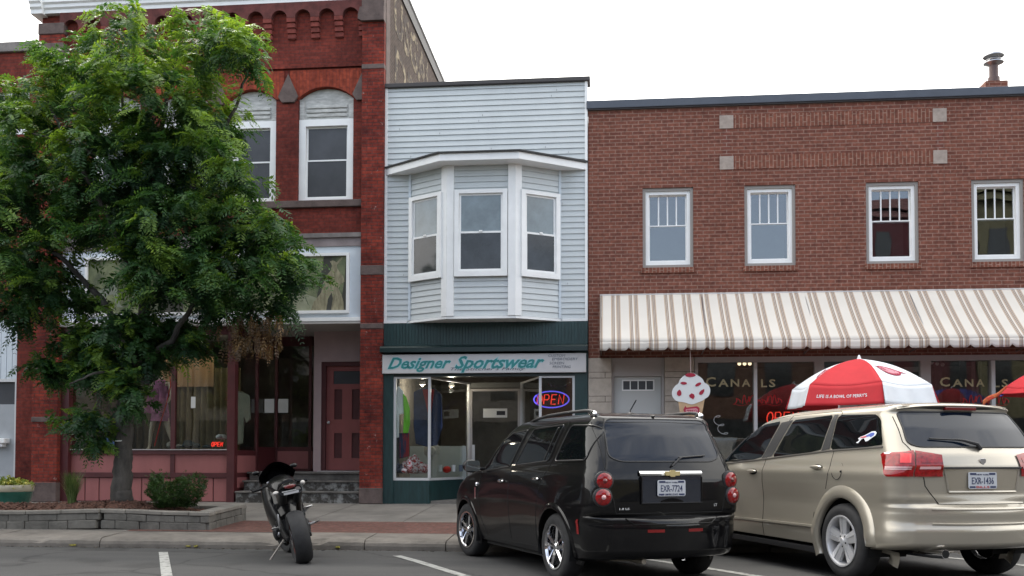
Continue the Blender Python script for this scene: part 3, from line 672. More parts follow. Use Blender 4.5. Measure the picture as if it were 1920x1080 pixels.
M['bay_lower']=mat('dark_window_glass',(.022,.024,.028),.05,spec=.5,noise=.6,nscale=2.5)
bz0,bz1=PZ(905,519,-BD),PZ(905,357,-BD)
bay_win(e1,e2,.5,.49,bz0,bz1,'middle window of the bay')
bay_win(e0,e1,.47,.40,bz0,bz1,'left slanted window of the bay')
bay_win(e2,e3,.53,.40,bz0,bz1,'right slanted window of the bay')
# green fascia and shop front
gz0=PZ(900,655); gz1=BZ0
gp=MB(); k=int((WX1-WX0)/.06)
for i in range(k): a=WX0+(WX1-WX0)*i/k; gp.box(a+.002,a+(WX1-WX0)/k-.003,-.035,.0,gz0,gz1-.002)
part(wt,'fascia',gp,M['green'])
part(wt,'fascia_core',MB().box(WX0,WX1,-.02,.2,gz0-.4,gz1),M['green'])
part(wt,'cornice',MB().ext_x([(-.02,gz0-.06),(-.20,gz0-.06),(-.20,gz0+.02),(-.17,gz0+.05),(-.02,gz0+.09)],PX(713,-.15,650),WX1+.0),M['green_dk'])
bfloor=.345; zg1=(PZ(738,708)+PZ(1075,703))/2; zs0=PZ(770,896)
xL0,xL1=WX0,PX(738,0,800); xR0,xR1=PX(1078,0,740),WX1
parts(wt,'pilaster',MB().box(xL0,xL1,-.04,.2,.345,gz0-.06).box(xR0,xR1,-.04,.2,.345,gz0-.06),M['green'])
part(wt,'lintel',MB().box(xL1,xR0,-.02,.2,zg1,gz0-.06),M['green_dk'])
a1=PX(805,0,800); bY=1.5; a2=PX(881,bY,800); b1=PX(1013,0,740); b2=PX(985,bY,740)
b2=b1-(a2-a1)+.05
# left base + sill + frames
def vpanel(p0,p1,z0,z1,th=.05):
    p0=Vector((*p0,0)); p1=Vector((*p1,0)); d=(p1-p0).normalized(); n=Vector((-d.y,d.x,0))*th
    return MB().ext_z([(p0.x,p0.y),(p1.x,p1.y),(p1.x+n.x,p1.y+n.y),(p0.x+n.x,p0.y+n.y)],z0,z1)
mb=MB()
for q in (vpanel((xL1,0),(a1,0),.345,zs0-.05),vpanel((a1,.001),(a2,bY),.345,zs0-.05),vpanel((b1,0),(xR0,0),.345,zs0-.05),vpanel((b2,bY),(b1,.001),.345,zs0-.05)): mb.add(q.v,q.f)
parts(wt,'stall_riser',mb,M['green'])
fr=MB(); T_=.045
def bar(p,z0,z1,w_=.05): fr.box(p[0]-w_/2,p[0]+w_/2,p[1]-w_/2+.02,p[1]+w_/2+.02,z0,z1)
for p in ((xL1+.022,0),(a1,0),(b1,0),(xR0-.022,0)): bar(p,zs0,zg1-.002)
bar((a2-.03,bY),.40,zg1,.06); bar((b2+.03,bY),.40,zg1,.06)
for p0,p1 in (((xL1,-.0),(a1,-.0)),((a1,0),(a2,bY)),((b1,-.0),(xR0,-.0)),((b2,bY),(b1,0))):
    q=vpanel(p0,p1,zs0-.049,zs0+.0,.045); fr.add(q.v,q.f); q=vpanel(p0,p1,zg1-.035,zg1-.001,.04); fr.add(q.v,q.f)
sf2=part(wt,'shop_window',fr,M['alu'])
for p0,p1 in (((xL1+.04,.02),(a1-.02,.02)),((a1+.02,.04),(a2-.03,bY-.03)),((b1+.02,.02),(xR0-.04,.02)),((b2+.03,bY-.03),(b1-.02,.04))):
    sub(sf2,'pane',vpanel(p0,p1,zs0,zg1-.03,.006),M['glass_shop'])
# door
dl,drx=a2+.0,b2-.0; dt=PZ(930,729,bY)
df=frame(dl,drx,.40,dt,.05,bY-.02,bY+.05); df.box(dl,drx,bY-.02,bY+.05,dt+.0,dt+.0001)
dd=part(wt,'door',df,M['alu_dull']); dd['label']='glazed shop door with an aluminium frame'
sub(dd,'pane',B(dl+.05,drx-.05,bY+.01,bY+.018,.45,dt-.05),M['glass_shop'])
sub(dd,'handle',MB().box(dl+.055,dl+.11,bY-.06,bY-.03,1.10,1.48),M['alu'])
sub(dd,'transom',MB().box(dl,drx,bY,bY+.05,dt+.02,zg1),mat('pale_transom',(.16,.16,.15),.5))
part(wt,'entry_floor',MB().box(WX0+.2,WX1-.2,.06,5,.30,.40),M['concrete'])
parts(wt,'display_floor',MB().ext_z([(xL1-.1,.06),(a1-.02,.06),(a2-.05,bY),(xL1-.1,bY)],.45,zs0-.06).ext_z([(xR0+.1,.06),(b1+.02,.06),(b2+.05,bY),(xR0+.1,bY)],.45,zs0-.06),M['floor_in'])
part(wt,'room',MB().box(WX0+.21,WX1-.21,4.9,5,.3,wz0).box(WX0+.20,WX0+.25,.25,4.9,.4,wz0).box(WX1-.25,WX1-.2,.25,4.9,.4,wz0),M['room'])
M['wallgrey']=mat('pale_display_back',(.32,.36,.36),.8)
part(wt,'display_back',MB().box(xL1-.1,a2-.04,bY-.25,bY-.21,.45,1.45),M['wallgrey'])
part(wt,'ceiling',MB().box(WX0+.2,WX1-.2,.2,4.9,wz0-.3,wz0-.2),M['room'])
# sign board
sg=thing('shop_sign','long white sign board with slanted teal lettering over the green shop front','sign',(PX(907,-.1,680),-.1,PZ(907,680,-.1)))
sgx0,sgx1=PX(716,-.12,680),PX(1099,-.12,680); sgz1=(PZ(716,668,-.12)+PZ(1099,659,-.12))/2; sgz0=(PZ(716,704,-.12)+PZ(1099,694,-.12))/2
part(sg,'board',MB().box(sgx0,sgx1,-.12,-.045,sgz0,sgz1),mat('off_white_sign_board',(.56,.55,.55),.6,noise=.06),bevel=.004)
M['teal']=mat('teal_sign_lettering',(.030,.235,.235),.6,noise=.2); M['cyan']=mat('pale_cyan_outline',(.36,.62,.66),.6); M['greytext']=mat('thin_grey_lettering',(.12,.14,.17),.7)
Z_=lambda x,y:PZ(x,y,-.12)
for body,xa,xb,yt,yb in (('Designer',727,846,670,698),('Sportswear',853,1021,667,698)):
    X0_,X1_=PX(xa,-.12,685),PX(xb,-.12,685); z0_,z1_=Z_((xa+xb)/2,yb),Z_((xa+xb)/2,yt)
    g=text_mb(body,X1_-X0_+.02,z1_-z0_+.015,.002,.45,.055); part(sg,'lettering_outline',onwall(g,X0_-.016,-.121,z0_-.010,radians(.2)),M['cyan'],fixn=False)
    g=text_mb(body,X1_-X0_,z1_-z0_,.003,.45,.022); part(sg,'lettering',onwall(g,X0_,-.1235,z0_,radians(.2)),M['teal'],fixn=False)
g=text_mb("The Stitcher's Family",PX(985,-.12,690)-PX(845,-.12,690),.075,.002,.35,0); part(sg,'small_lettering',onwall(g,PX(845,-.12,690),-.1235,Z_(900,696),0),M['greytext'],fixn=False)
for body,xa,xb,yt,yb in (('CUSTOM',1028,1060,664,669),('EMBROIDERY',1035,1084,670.5,675.5),('SCREEN',1030,1058,678.5,683),('PRINTING',1036,1070,685,690)):
    g=text_mb(body,PX(xb,-.12,680)-PX(xa,-.12,680),.048,.002,.2,-.005); part(sg,'small_lettering',onwall(g,PX(xa,-.12,680),-.1235,Z_(1055,yb),0),M['greytext'],fixn=False)
# ================================================================== RED BRICK BUILDING
QX0, QX1 = PX(72,0,500), WX0-.004
qt = thing('brick_building','tall dark red brick building with arched windows above the dusty pink shop front','building',((QX0+QX1)/2,0,.345))
QZ = 11.0; zc = PZ(85,31)
arch_w=[(558,662),(426,517),(298,389),(172,262)]
zsl=(PZ(610,376)); zcr=PZ(610,163); zspr=PZ(610,184)
hl=[(PX(a,0,300),PX(b_,0,300),zsl,zcr) for a,b_ in arch_w]
zsb=PZ(600,462)  # top of the sign band
wl=wall(QX0,QX1,PZ(600,440),zc,hl,0,.3)
wl.box(QX0,QX0+.3,.3,9,.3,QZ); wl.box(QX0+.3,QX1-.3,8.7,9,.3,QZ); wl.box(QX0,QX1,0,.3,zc,QZ-.05)
part(qt,'wall',wl,M['brick_red'])
sw=MB().box(QX1-.3,QX1,.31,9,.3,QZ-.12); part(qt,'side_wall',sw,M['brick_side'])
part(qt,'roof',MB().box(QX0+.3,QX1-.3,.3,8.7,QZ-.8,QZ-.7),M['roofing'])
part(qt,'side_coping',MB().box(QX1-.33,QX1+.06,.3,9.05,QZ-.02,QZ+.08),M['white'])
part(qt,'side_flashing',MB().box(QX1-.2,QX1+.03,.31,9.02,QZ-.30,QZ-.02),M['flash'])
part(qt,'corner_quoin',MB().box(QX1-.02,QX1+.012,.0,.32,8.2,zc+1),M['sandstone'])
# ghost sign letters on the side wall
M['ghost']=mat('faded_cream_wall_lettering',(.29,.235,.155),.95,col2=(.06,.044,.037),nscale=5,lo=.49,hi=.60)
def ghost(body,y0,y1,z0,z1):
    g=text_mb(body,y1-y0,z1-z0,.004,0,.03)
    g.v=[(QX1+.001+p[2],y0+p[0],z0+p[1]) for p in g.v]; return g
part(qt,'painted_lettering',ghost('USGAL',.7,4.7,9.75,10.6),M['ghost'],fixn=False)
part(qt,'painted_lettering',ghost('DBELLS',.8,6.0,8.75,9.5),M['ghost'],fixn=False)
part(qt,'painted_lettering',ghost('& SON',.8,5.0,7.9,8.5),M['ghost'],fixn=False)
# cornice
cx0,cx1=QX0-.14,QX1-.0
part(qt,'cornice',MB().ext_x([(.3,zc),(-.12,zc),(-.12,zc+.07),(-.16,zc+.10),(-.16,zc+.16),(-.20,zc+.19),(-.20,QZ),(.3,QZ)],cx0+.25,PX(675,0,5)).ext_x([(.3,zc-.03),(-.20,zc-.03),(-.20,zc+.05),(-.24,zc+.09),(-.24,zc+.15),(-.28,zc+.19),(-.28,QZ+.02),(.3,QZ+.02)],cx0,cx0+.25),M['white'])
# pilasters
pr0,pr1=PX(677,-.12,400),QX1+.002
part(qt,'pilaster',MB().box(pr0,pr1,-.12,-.0,.345,PZ(697,40,-.12)),M['brick_pilaster'])
part(qt,'pilaster',MB().box(QX0,PX(112,-.12,500),-.12,-.0,.345,zc-.2),M['brick_pilaster'])
zb=lambda y:PZ(697,y,-.14)
st=MB()
for a,b_ in ((945,915),(616,606),(515,497),(128,119)): st.box(pr0-.006,pr1+.003,-.13,.01,zb(a) if a!=945 else .345,zb(b_))
parts(qt,'stone_band',st,M['sandstone'],bevel=.01)
st=MB(); xa_,xb_=QX0-.01,PX(112,-.12,500)+.01
for z0_,z1_ in ((.345,.72),(2.9,3.0),(1.9,2.0),(zc-.42,zc-.2),(zc-.85,zc-.6)): st.box(xa_,xb_,-.14,.01,z0_,z1_)
parts(qt,'stone_band',st,M['sandstone'],bevel=.01)
# capital on the right pilaster
part(qt,'capital',MB().ext_y([(pr0+.01,zb(40)),(pr1+.003,zb(40)),(pr1+.003,zb(14)),(pr0-.03,zb(14)),(pr0-.07,zb(28)),(pr0-.07,zb(36))],-.20,-.0).box(pr0+.0,pr1+.003,-.17,0,zb(14),zc+1.0),M['sandstone'])
# string courses
x_a,x_b=PX(114,0,300),pr0
zst=PZ(600,128)
parts(qt,'string_course',MB().box(x_a,x_b,-.05,.0,zst,zst+.045).box(x_a,x_b,-.03,.0,zst+.055,zst+.09),M['brick_red'])
# arch strip helper
def arch_strip(xc,hw_,zs_,rise,ztop,x0,x1,y0,y1,n=20):
    """infill between an arch (springing zs_, rise) and a flat top, from x0..x1"""
    mb=MB(); R_=(hw_*hw_+rise*rise)/(2*rise); cz=zs_+rise-R_; th=math.asin(min(1,hw_/R_)); 
    pts=[(xc+R_*sin(-th+2*th*i/n),cz+R_*cos(-th+2*th*i/n)) for i in range(n+1)]
    pts=[(x0,pts[0][1])]+pts+[(x1,pts[-1][1])]
    for i in range(len(pts)-1):
        (xa,za),(xb,zb2)=pts[i],pts[i+1]
        if xb-xa<1e-4: continue
        mb.add([(xa,y0,za),(xb,y0,zb2),(xb,y0,ztop),(xa,y0,ztop)],[(0,1,2,3)])
        mb.add([(xa,y0,za),(xb,y0,zb2),(xb,y1,zb2),(xa,y1,za)],[(0,3,2,1)])
    mb.add([(x0,y0,pts[0][1]),(x0,y0,ztop),(x0,y1,ztop),(x0,y1,pts[0][1])],[(0,1,2,3)])
    mb.add([(x1,y0,pts[0][1]),(x1,y0,ztop),(x1,y1,ztop),(x1,y1,pts[0][1])],[(0,3,2,1)])
    return mb
# window head arches (orange bricks on end) + kite stones
zat=PZ(600,131); cs_=[(h[0]+h[1])/2 for h in hl]
hd=MB()
for h in hl:
    xc=(h[0]+h[1])/2; hw_=(h[1]-h[0])/2
    q=arch_strip(xc,hw_,zspr,zcr-zspr+.0,zat,h[0]-.16,min(h[1]+.16,x_b),-.02,.16); hd.add(q.v,q.f)
part(qt,'brick_arch',hd,M['brick_orange'],fixn=False)
kt=MB(); zk=lambda y:PZ(535,y)
kc=[(cs_[i]+cs_[i+1])/2 for i in range(3)]+[cs_[0]+(cs_[0]-cs_[1])/2,cs_[3]-(cs_[0]-cs_[1])/2]
for x in kc:
    pl=[(x,zk(141)),(x-.20,zk(183)),(x-.12,zk(194)),(x+.12,zk(194)),(x+.20,zk(183))]
    if x>kc[0]+.5: pl=[(min(px_,x_b-.002),z_1) for px_,z_1 in pl]
    kt.ext_y(pl,-.06,.0)
parts(qt,'stone_corbel',kt,M['sandstone'],bevel=.008)
# corbel table
nA=13; pw=(x_b-x_a)/nA; zsp=PZ(600,36); 
ct_=MB()
for i in range(nA):
    xc=x_a+pw*(i+.5)
    q=arch_strip(xc,.155,zsp,.154,zc,xc-pw/2,xc+pw/2,-.12,0.0,14); ct_.add(q.v,q.f)
part(qt,'arcade',ct_,mat('dark_weathered_brick',(.12,.034,.030),.9,noise=.4,nscale=6,bump=.3),fixn=False)
cb=MB()
for i in range(nA+1):
    xc=x_a+pw*i; hw2=(pw-.31)/2
    for k in range(4):
        z1_=zsp-.10*k-.004; cb.box(max(x_a,xc-hw2-.004*(k==0)),min(x_b,xc+hw2),-.12+.022*k,0,z1_-.078,z1_)
    for k in range(4):
        z1_=zsp-.10*k; cb.box(max(x_a,xc-hw2+.02),min(x_b,xc+hw2-.02),-.09+.022*k,0,z1_-.10,z1_)
parts(qt,'corbel',cb,mat('dark_corbel_brick',(.19,.040,.030),.9,noise=.4,nscale=8,bump=.3),key=lambda c:round((c[0]-x_a)/pw))
# windows
for i,h in enumerate(hl):
    x0_,x1_=h[0]+.004,h[1]-.004; zt_=PZ(610,221)
    w_=dh_window(qt,x0_,x1_,zsl+.005,zt_,.07,.13,'white',lower='screen',glass='screen',rail=PZ(610,298),sash=.03,bot=.07,depth=.12)
    # weathered boarded head
    xc=(h[0]+h[1])/2; hw_=(x1_-x0_)/2; R_=(hw_**2+(zcr-zspr)**2)/(2*(zcr-zspr)); cz=zcr-R_
    pl=[(x0_,zt_),(x1_,zt_)]+[(xc+hw_*cos(pi*k/12)*.999,cz+sqrt(max(0,R_**2-(hw_*cos(pi*k/12))**2))-.004) for k in range(13)]
    sub(w_,'head_board',MB().ext_y(pl,.10,.16),M['white_dirty'])
    lb=MB()
    for k in range(3): lb.box(x0_+.14,x1_-.14,.075,.10,zt_+.05+k*.085,zt_+.05+k*.085+.06)
    lb.box(x0_,x0_+.10,.07,.10,zt_,zspr+.02); lb.box(x1_-.10,x1_,.07,.10,zt_,zspr+.02)
    sub(w_,'louvre',lb,M['white_dirty'],bevel=.01)
sl=MB(); sl.box(x_a,x_b,-.06,.07,PZ(610,389),zsl)
part(qt,'window_sill',sl,M['sandstone'],bevel=.01)
# brick jambs proud around windows (recessed strips between)
# sign band
zb1_,zb0_=PZ(650,462),PZ(650,596)
part(qt,'sign_band',MB().box(x_a,x_b,-.02,.25,zb0_+.0,zb1_),M['siding_v'])
part(qt,'band_trim',MB().box(x_a,x_b,-.045,.25,zb1_,PZ(650,440)),mat('mauve_stone_band',(.30,.25,.25),.8,noise=.2))
part(qt,'band_trim',MB().box(x_a,x_b,-.09,.0,PZ(650,446),PZ(650,438)),M['stone_grey'])
part(qt,'soffit_board',MB().box(x_a,x_b,-.10,.25,zb0_-.07,zb0_),M['white'])
part(qt,'soffit',MB().box(x_a,x_b,-.09,2.4,zb0_-.12,zb0_-.07),mat('pale_soffit',(.42,.40,.38),.8))
zsf=zb0_-.12
# ---- shop front
LY=.12
xp0,xp1=PX(112,0,700),PX(130,0,700); xq0,xq1=PX(429,LY,700),PX(443,LY,700); xm0,xm1=PX(322,LY,700),PX(330,LY,700)
z=lambda y:PZ(280,y,LY)
zsillA=z(848); zr1,zr0=z(886),z(895)
sfm=MB().box(xp0,xp1,0,.25,.345,zsf).box(xq0,xq1,LY-.06,LY+.10,.345,zsf).box(xm0,xm1,LY-.02,LY+.06,zr1,zsf).box(xp1,xq0,LY-.04,LY+.08,z(852),z(844)).box(xp1,xq0,LY-.05,LY+.08,zr0,zr1).box(xp1,xq0,LY-.03,LY+.08,zsf-.16,zsf)
sfp=part(qt,'shop_front',sfm,M['maroon'])
sub(sfp,'sill_ledge',B(xp1,xq0,LY-.06,LY-.0,z(844)+.001,z(844)+.02),M['alu_dull'])
sub(sfp,'panel',MB().box(xp1,xm0,LY,LY+.06,zr1,z(852)).box(xm1,xq0,LY,LY+.06,zr1,z(852)),M['pink'])
ti=MB(); xs_=[xp1+.02+(xq0-xp1)*k/11 for k in range(12)]
for k in range(11): ti.box(xs_[k],xs_[k+1]-.022,LY-.012,LY+.05,.36,zr0-.012)
sub(sfp,'base_tile',ti,M['pink'],bevel=.004)
sub(sfp,'base_back',B(xp1,xq0,LY,LY+.06,.345,zr0),M['maroon'])
sub(sfp,'pane',B(xp1,xm0,LY+.02,LY+.028,z(844),zsf-.16),M['glass_shop'])
sub(sfp,'pane',B(xm1,xq0,LY+.02,LY+.028,z(844),zsf-.16),M['glass_shop'])
# angled return and inner front
pA=(xq1-.02,LY+.02); pB=(PX(481,1.05,800),1.05); pC=(PX(518,1.75,800),1.75); pD=(PX(586,1.75,800),1.75)
ZL=.93
mb=MB()
def strip(p0,p1,z0,z1,th=.05): q=vpanel(p0,p1,z0,z1,th); mb.add(q.v,q.f)
strip(pA,pB,.345,.62); strip(pA,pB,z(852)-.02,z(844),.06); strip(pA,pB,zr0,zr1,.06); strip(pA,pB,zsf-.16,zsf); strip(pB,pC,zsf-.2,zsf); strip(pC,pD,zsf-.2,zsf,.05)
strip(pC,pD,PZ(550,846,1.75),PZ(550,838,1.75),.08); strip(pC,pD,ZL,ZL+.05,.08)
for p in (pB,pC,(pD[0]-.05,pD[1])): mb.box(p[0]-.03,p[0]+.03,p[1]-.03,p[1]+.04,ZL-.3,zsf)
inn=part(qt,'entry_front',mb,M['maroon'])
mb=MB(); strip(pA,pB,zr1,z(852)-.02,.03); strip(pA,pB,.62,zr0,.03); strip(pC,pD,ZL+.05,PZ(550,846,1.75),.03)
for q in islands(mb): sub(inn,'panel',q,M['pink'])
mb=MB(); strip(pA,pB,z(844),zsf-.16,.006); strip(pB,pC,ZL+.5,zsf-.2,.006); strip(pC,pD,PZ(550,838,1.75),zsf-.2,.006)
sub(inn,'pane',mb,M['glass_shop'])
mb=MB(); strip(pB,pC,ZL,ZL+.5,.04); sub(inn,'kick_plate',mb,M['maroon'])
# pink wall and door
WY=1.0
wx0,wx1=PX(588,WY,750),QX1-.25; dx0_,dx1_=PX(602,WY,780),PX(602,WY,780)+1.02; dzt=PZ(640,678,WY)
part(qt,'entry_wall',wall(wx0,wx1,ZL,zsf,[(dx0_,dx1_,ZL-.01,dzt)],WY,WY+.9),M['pink_pale'])
part(qt,'door_frame',frame(dx0_,dx1_,ZL-.05,dzt,.085,WY+.03,WY+.2),M['maroon'])
lx0,lx1=dx0_+.086,dx1_-.086; lz0,lz1=ZL+.02,dzt-.087; H_=lz1-lz0; W_=lx1-lx0
ho=[(lx0+.14,lx1-.14,lz0+H_*.83,lz0+H_*.955)]
for a in (.19,.62):
    for c_,d_ in ((.12,.36),(.49,.78)): ho.append((lx0+W_*a,lx0+W_*(a+.19),lz0+H_*c_,lz0+H_*d_))
dr=part(qt,'door',wall(lx0,lx1,lz0,lz1,ho,WY+.09,WY+.13),mat('dusty_red_door',(.27,.075,.07),.5,noise=.1)); dr['label']='dusty red door with a small top light and four dark panels'
sub(dr,'panel',MB().box(lx0+.02,lx1-.02,WY+.115,WY+.125,lz0+.05,lz0+H_*.80),M['maroon'])
sub(dr,'pane',B(ho[0][0],ho[0][1],WY+.11,WY+.114,ho[0][2],ho[0][3]),M['screen'])
sub(dr,'handle',MB().sphere((lx0+.05,WY+.06,lz0+H_*.46),.032).tube([(lx0+.05,WY+.06,lz0+H_*.46),(lx0+.05,WY+.1,lz0+H_*.46)],.015),M['alu'])
part(qt,'door_sill',MB().box(dx0_-.05,dx1_+.02,WY-.06,WY+.1,ZL,ZL+.02),M['alu_dull'])
# steps
xs0,xs1=xq1+.06,pr0+.03
M['step']=mat('worn_dark_step',(.13,.12,.11),.85,noise=.5,nscale=3,bump=.4); M['stepface']=mat('peeling_white_step',(.26,.26,.25),.9,col2=(.05,.045,.04),nscale=7,lo=.46,hi=.62,bump=.4)
stp=part(qt,'steps',MB().box(xs0,xs1,.0,3.4,.30,.53).box(xs0+.04,xs1,.30,3.4,.53,.73),M['stepface'],bevel=.01)
sub(stp,'tread',MB().box(xs0-.01,xs1,-.03,.30,.53,.565).box(xs0+.02,xs1,.27,.62,.73,.765),M['step'],bevel=.008)
sub(stp,'landing',MB().box(xs0+.04,xs1,.60,3.4,.765,ZL-.04).box(xs0+.0,xs1,.56,3.4,ZL-.04,ZL),M['step'],bevel=.01)
# interior
part(qt,'room',MB().box(QX0+.31,QX1-.31,5.9,6,.3,zsf+.3).box(QX0+.31,QX0+.36,.3,5.9,.3,zsf+.3).box(pD[0],pD[0]+.05,1.9,5.9,.3,zsf+.2).box(QX0+.31,QX1-.31,2.41,5.9,zsf,zsf+.1),M['room'])
part(qt,'display_floor',MB().box(xp1,xq0-.02,LY+.09,1.5,.5,z(849)),M['floor_in'])
# curtain
M['curtain']=mat('olive_gold_curtain',(.20,.165,.085),.9,noise=.25,nscale=3); M['valance']=mat('tan_valance',(.40,.26,.14),.9)
cu=MB().grid(lambda u,v_:(PX(333,1.5,700)+(PX(452,1.5,700)-PX(333,1.5,700))*u,1.5+.05*sin(u*60)+.02*sin(u*23),z(850)+(PZ(380,690,1.5)-z(850))*v_),140,1)
part(qt,'curtain',cu,M['curtain'],smooth=True,angle=180,fixn=False)
cu=MB().grid(lambda u,v_:(PX(150,1.55,700)+(PX(320,1.55,700)-PX(150,1.55,700))*u,1.55+.05*sin(u*66)+.02*sin(u*23),z(850)+(PZ(380,720,1.5)-z(850))*v_),160,1)
part(qt,'curtain',cu,mat('dark_brown_curtain',(.13,.10,.07),.9,noise=.3),smooth=True,angle=180,fixn=False)
cu=MB().grid(lambda u,v_:(PX(300,1.42,700)+(PX(400,1.42,700)-PX(300,1.42,700))*u,1.42+.03*sin(u*40),PZ(380,725,1.42)+(PZ(380,668,1.42)-PZ(380,725,1.42))*v_),80,1)
part(qt,'curtain_valance',cu,M['valance'],smooth=True,angle=180,fixn=False)

# billboard picture in the sign band
bb=thing('picture_board','white framed woodland picture board with robed figures above the pink shop front','billboard',(PX(410,-.05,530),-.05,PZ(410,530,-.05)))
X0_,X1_=PX(160,-.06,530),PX(655,-.06,530); Z0_,Z1_=PZ(650,587,-.06),PZ(650,474,-.06)
part(bb,'frame',frame(X0_,X1_,Z0_,Z1_,.055,-.09,-.022),M['white'])
m=mat('woodland_picture',(.24,.27,.14),.8,col2=(.07,.085,.05),nscale=1.7,lo=.40,hi=.62,ns=(1,1,.8)); part(bb,'picture',B(X0_+.055,X1_-.055,-.05,-.024,Z0_+.055,Z1_-.055),m)
M['fig1']=mat('pale_robe_paint',(.34,.31,.20),.85,col2=(.16,.145,.09),nscale=8,ns=(2.4,1,.6)); M['fig2']=mat('grey_green_paint',(.22,.24,.19),.85); M['figd']=mat('dark_tree_paint',(.055,.055,.045),.85)
M['pland']=mat('hazy_meadow_paint',(.30,.31,.22),.85,col2=(.20,.22,.13),nscale=5)
bp2=lambda pts,dy,mm,nm:part(bb,nm,MB().ext_y([(PX(x,-.06,530),PZ(620,y,-.06)) for x,y in pts],-.05-dy,-.045),M[mm])
bp2([(520,582),(520,540),(560,546),(600,560),(625,575),(642,582)],.001,'pland','painted_meadow')
bp2([(590,582),(597,540),(603,505),(607,478),(622,478),(618,520),(630,545),(618,582)],.002,'figd','painted_tree')
bp2([(583,582),(588,566),(596,556),(602,548),(606,530),(612,516),(620,507),(622,500),(626,494),(631,495),(632,503),(637,511),(643,518),(646,528),(638,534),(634,541),(640,552),(644,566),(645,582)],.003,'fig1','painted_figure')
bp2([(618,490),(624,500),(632,496),(644,482),(640,482),(631,492),(624,488)],.0045,'fig1','painted_antler')
bp2([(612,582),(615,560),(622,548),(624,560),(621,582)],.0045,'figd','painted_fold')
bp2([(181,582),(184,540),(198,530),(217,523),(219,533),(225,566),(232,571),(220,570),(212,545),(200,548),(196,582)],.003,'fig2','painted_figure')
bp2([(640,582),(641,560),(646,520),(649,480),(652,480),(652,582)],.002,'figd','painted_tree')
bp2([(300,582),(310,500),(330,478),(350,478),(340,540),(345,582)],.002,'figd','painted_tree')

# ================================================================== FAR LEFT BUILDING
lt=thing('brick_building','low red brick building with grey stone coping at the left edge','building',(-13.6,0,.345))
LX0=-17.5; LX1=QX0-.012
lz=lambda y:PZ(40,y)
hs_=[(PX(-40,0,200),PX(52,0,200),lz(250),lz(170)),(PX(-200,0,200),PX(-100,0,200),lz(250),lz(170))]
part(lt,'wall',wall(LX0,LX1,PZ(20,600),lz(96),hs_,.05,.35),M['brick_red'])
part(lt,'back_wall',B(LX0,LX1,8,8.3,.3,lz(96)),M['brick_red'])
part(lt,'coping',MB().box(LX0,LX1,-.02,.4,lz(96),lz(78)),M['stone_grey'],bevel=.012)
part(lt,'stone_block',MB().box(PX(58,0,100),PX(77,0,100),.0,.1,lz(116),lz(96)),M['stone_grey'],bevel=.008)
for h in hs_: dh_window(lt,h[0]+.004,h[1]-.004,h[2]+.004,h[3]-.004,.1,.10,'white',lower='screen',glass='screen')
part(lt,'pier',MB().box(PX(33,.03,700),LX1,.0,.3,.345,PZ(20,600)),M['brick_red'])
part(lt,'pier_base',MB().box(PX(33,.03,700)+.1,LX1,-.02,.0,.345,PZ(60,915)),M['stone_grey'])
sdv=MB(); xe=PX(33,.03,700)-.004
for k in range(28): sdv.box(xe-.12*(k+1)+.006,xe-.12*k-.006,.04,.10,PZ(20,710,.05),PZ(20,600,.05)); 
sdv.box(LX0,xe,.06,.12,PZ(20,710,.05),PZ(20,600,.05))
part(lt,'boarded_panel',sdv,M['siding_v'])
part(lt,'panel_frame',MB().box(xe-1.6,xe,.03,.12,PZ(20,716,.05),PZ(20,710,.05)).box(xe-.04,xe,.02,.12,.345,PZ(20,716,.05)),M['alu'])
part(lt,'pane',B(LX0,xe,.12,.13,PZ(20,758,.05),PZ(20,716,.05)),M['screen'])
part(lt,'door',B(LX0,xe-.04,.08,.14,.345,PZ(20,758,.05)),mat('pale_grey_door',(.36,.38,.40),.5,noise=.08))
part(lt,'mail_box',MB().box(PX(-30,0,820),PX(14,0,820),-.10,.08,PZ(0,831),PZ(0,822)).box(PX(-30,0,820),PX(8,0,820),-.06,.08,PZ(0,838),PZ(0,831)),M['white'],bevel=.01)
part(lt,'roof',MB().box(LX0,LX1,.35,8,8.4,8.5),M['roofing'])

# ================================================================== DISPLAY ITEMS (red shop)
def flat_cloth(name,label,cat,pts,Y,m,th=.05,group=None,wav=.02):
    """a hanging garment: outline given in facade pixels at plane Y, thick and rippled"""
    P3=[atY(x,y,Y) for x,y in pts]; cx=sum(p.x for p in P3)/len(P3); cz=min(p.z for p in P3)
    mb=MB().ext_y([(p.x,p.z) for p in P3],Y-th/2,Y+th/2)
    mb.v=[(p[0]-cx,p[1]+wav*sin(p[0]*31+p[2]*7),p[2]-cz) for p in mb.v]; mb.v=[(p[0],p[1]-Y,p[2]) for p in mb.v]
    o=mb.build(name,m,bevel=.012,loc=(cx,Y,cz)); return tag(o,label,cat,group)
M['purple']=mat('plum_fabric',(.36,.13,.25),.9,noise=.35,nscale=7); M['skin_m']=mat('mannequin_plastic',(.50,.42,.33),.5); M['blackfab']=mat('black_fabric',(.015,.014,.018),.9); M['redfab']=mat('bright_red_fabric',(.45,.02,.015),.8,noise=.3,nscale=20); M['whitefab']=mat('white_fabric',(.52,.55,.56),.9,noise=.15,nscale=5)
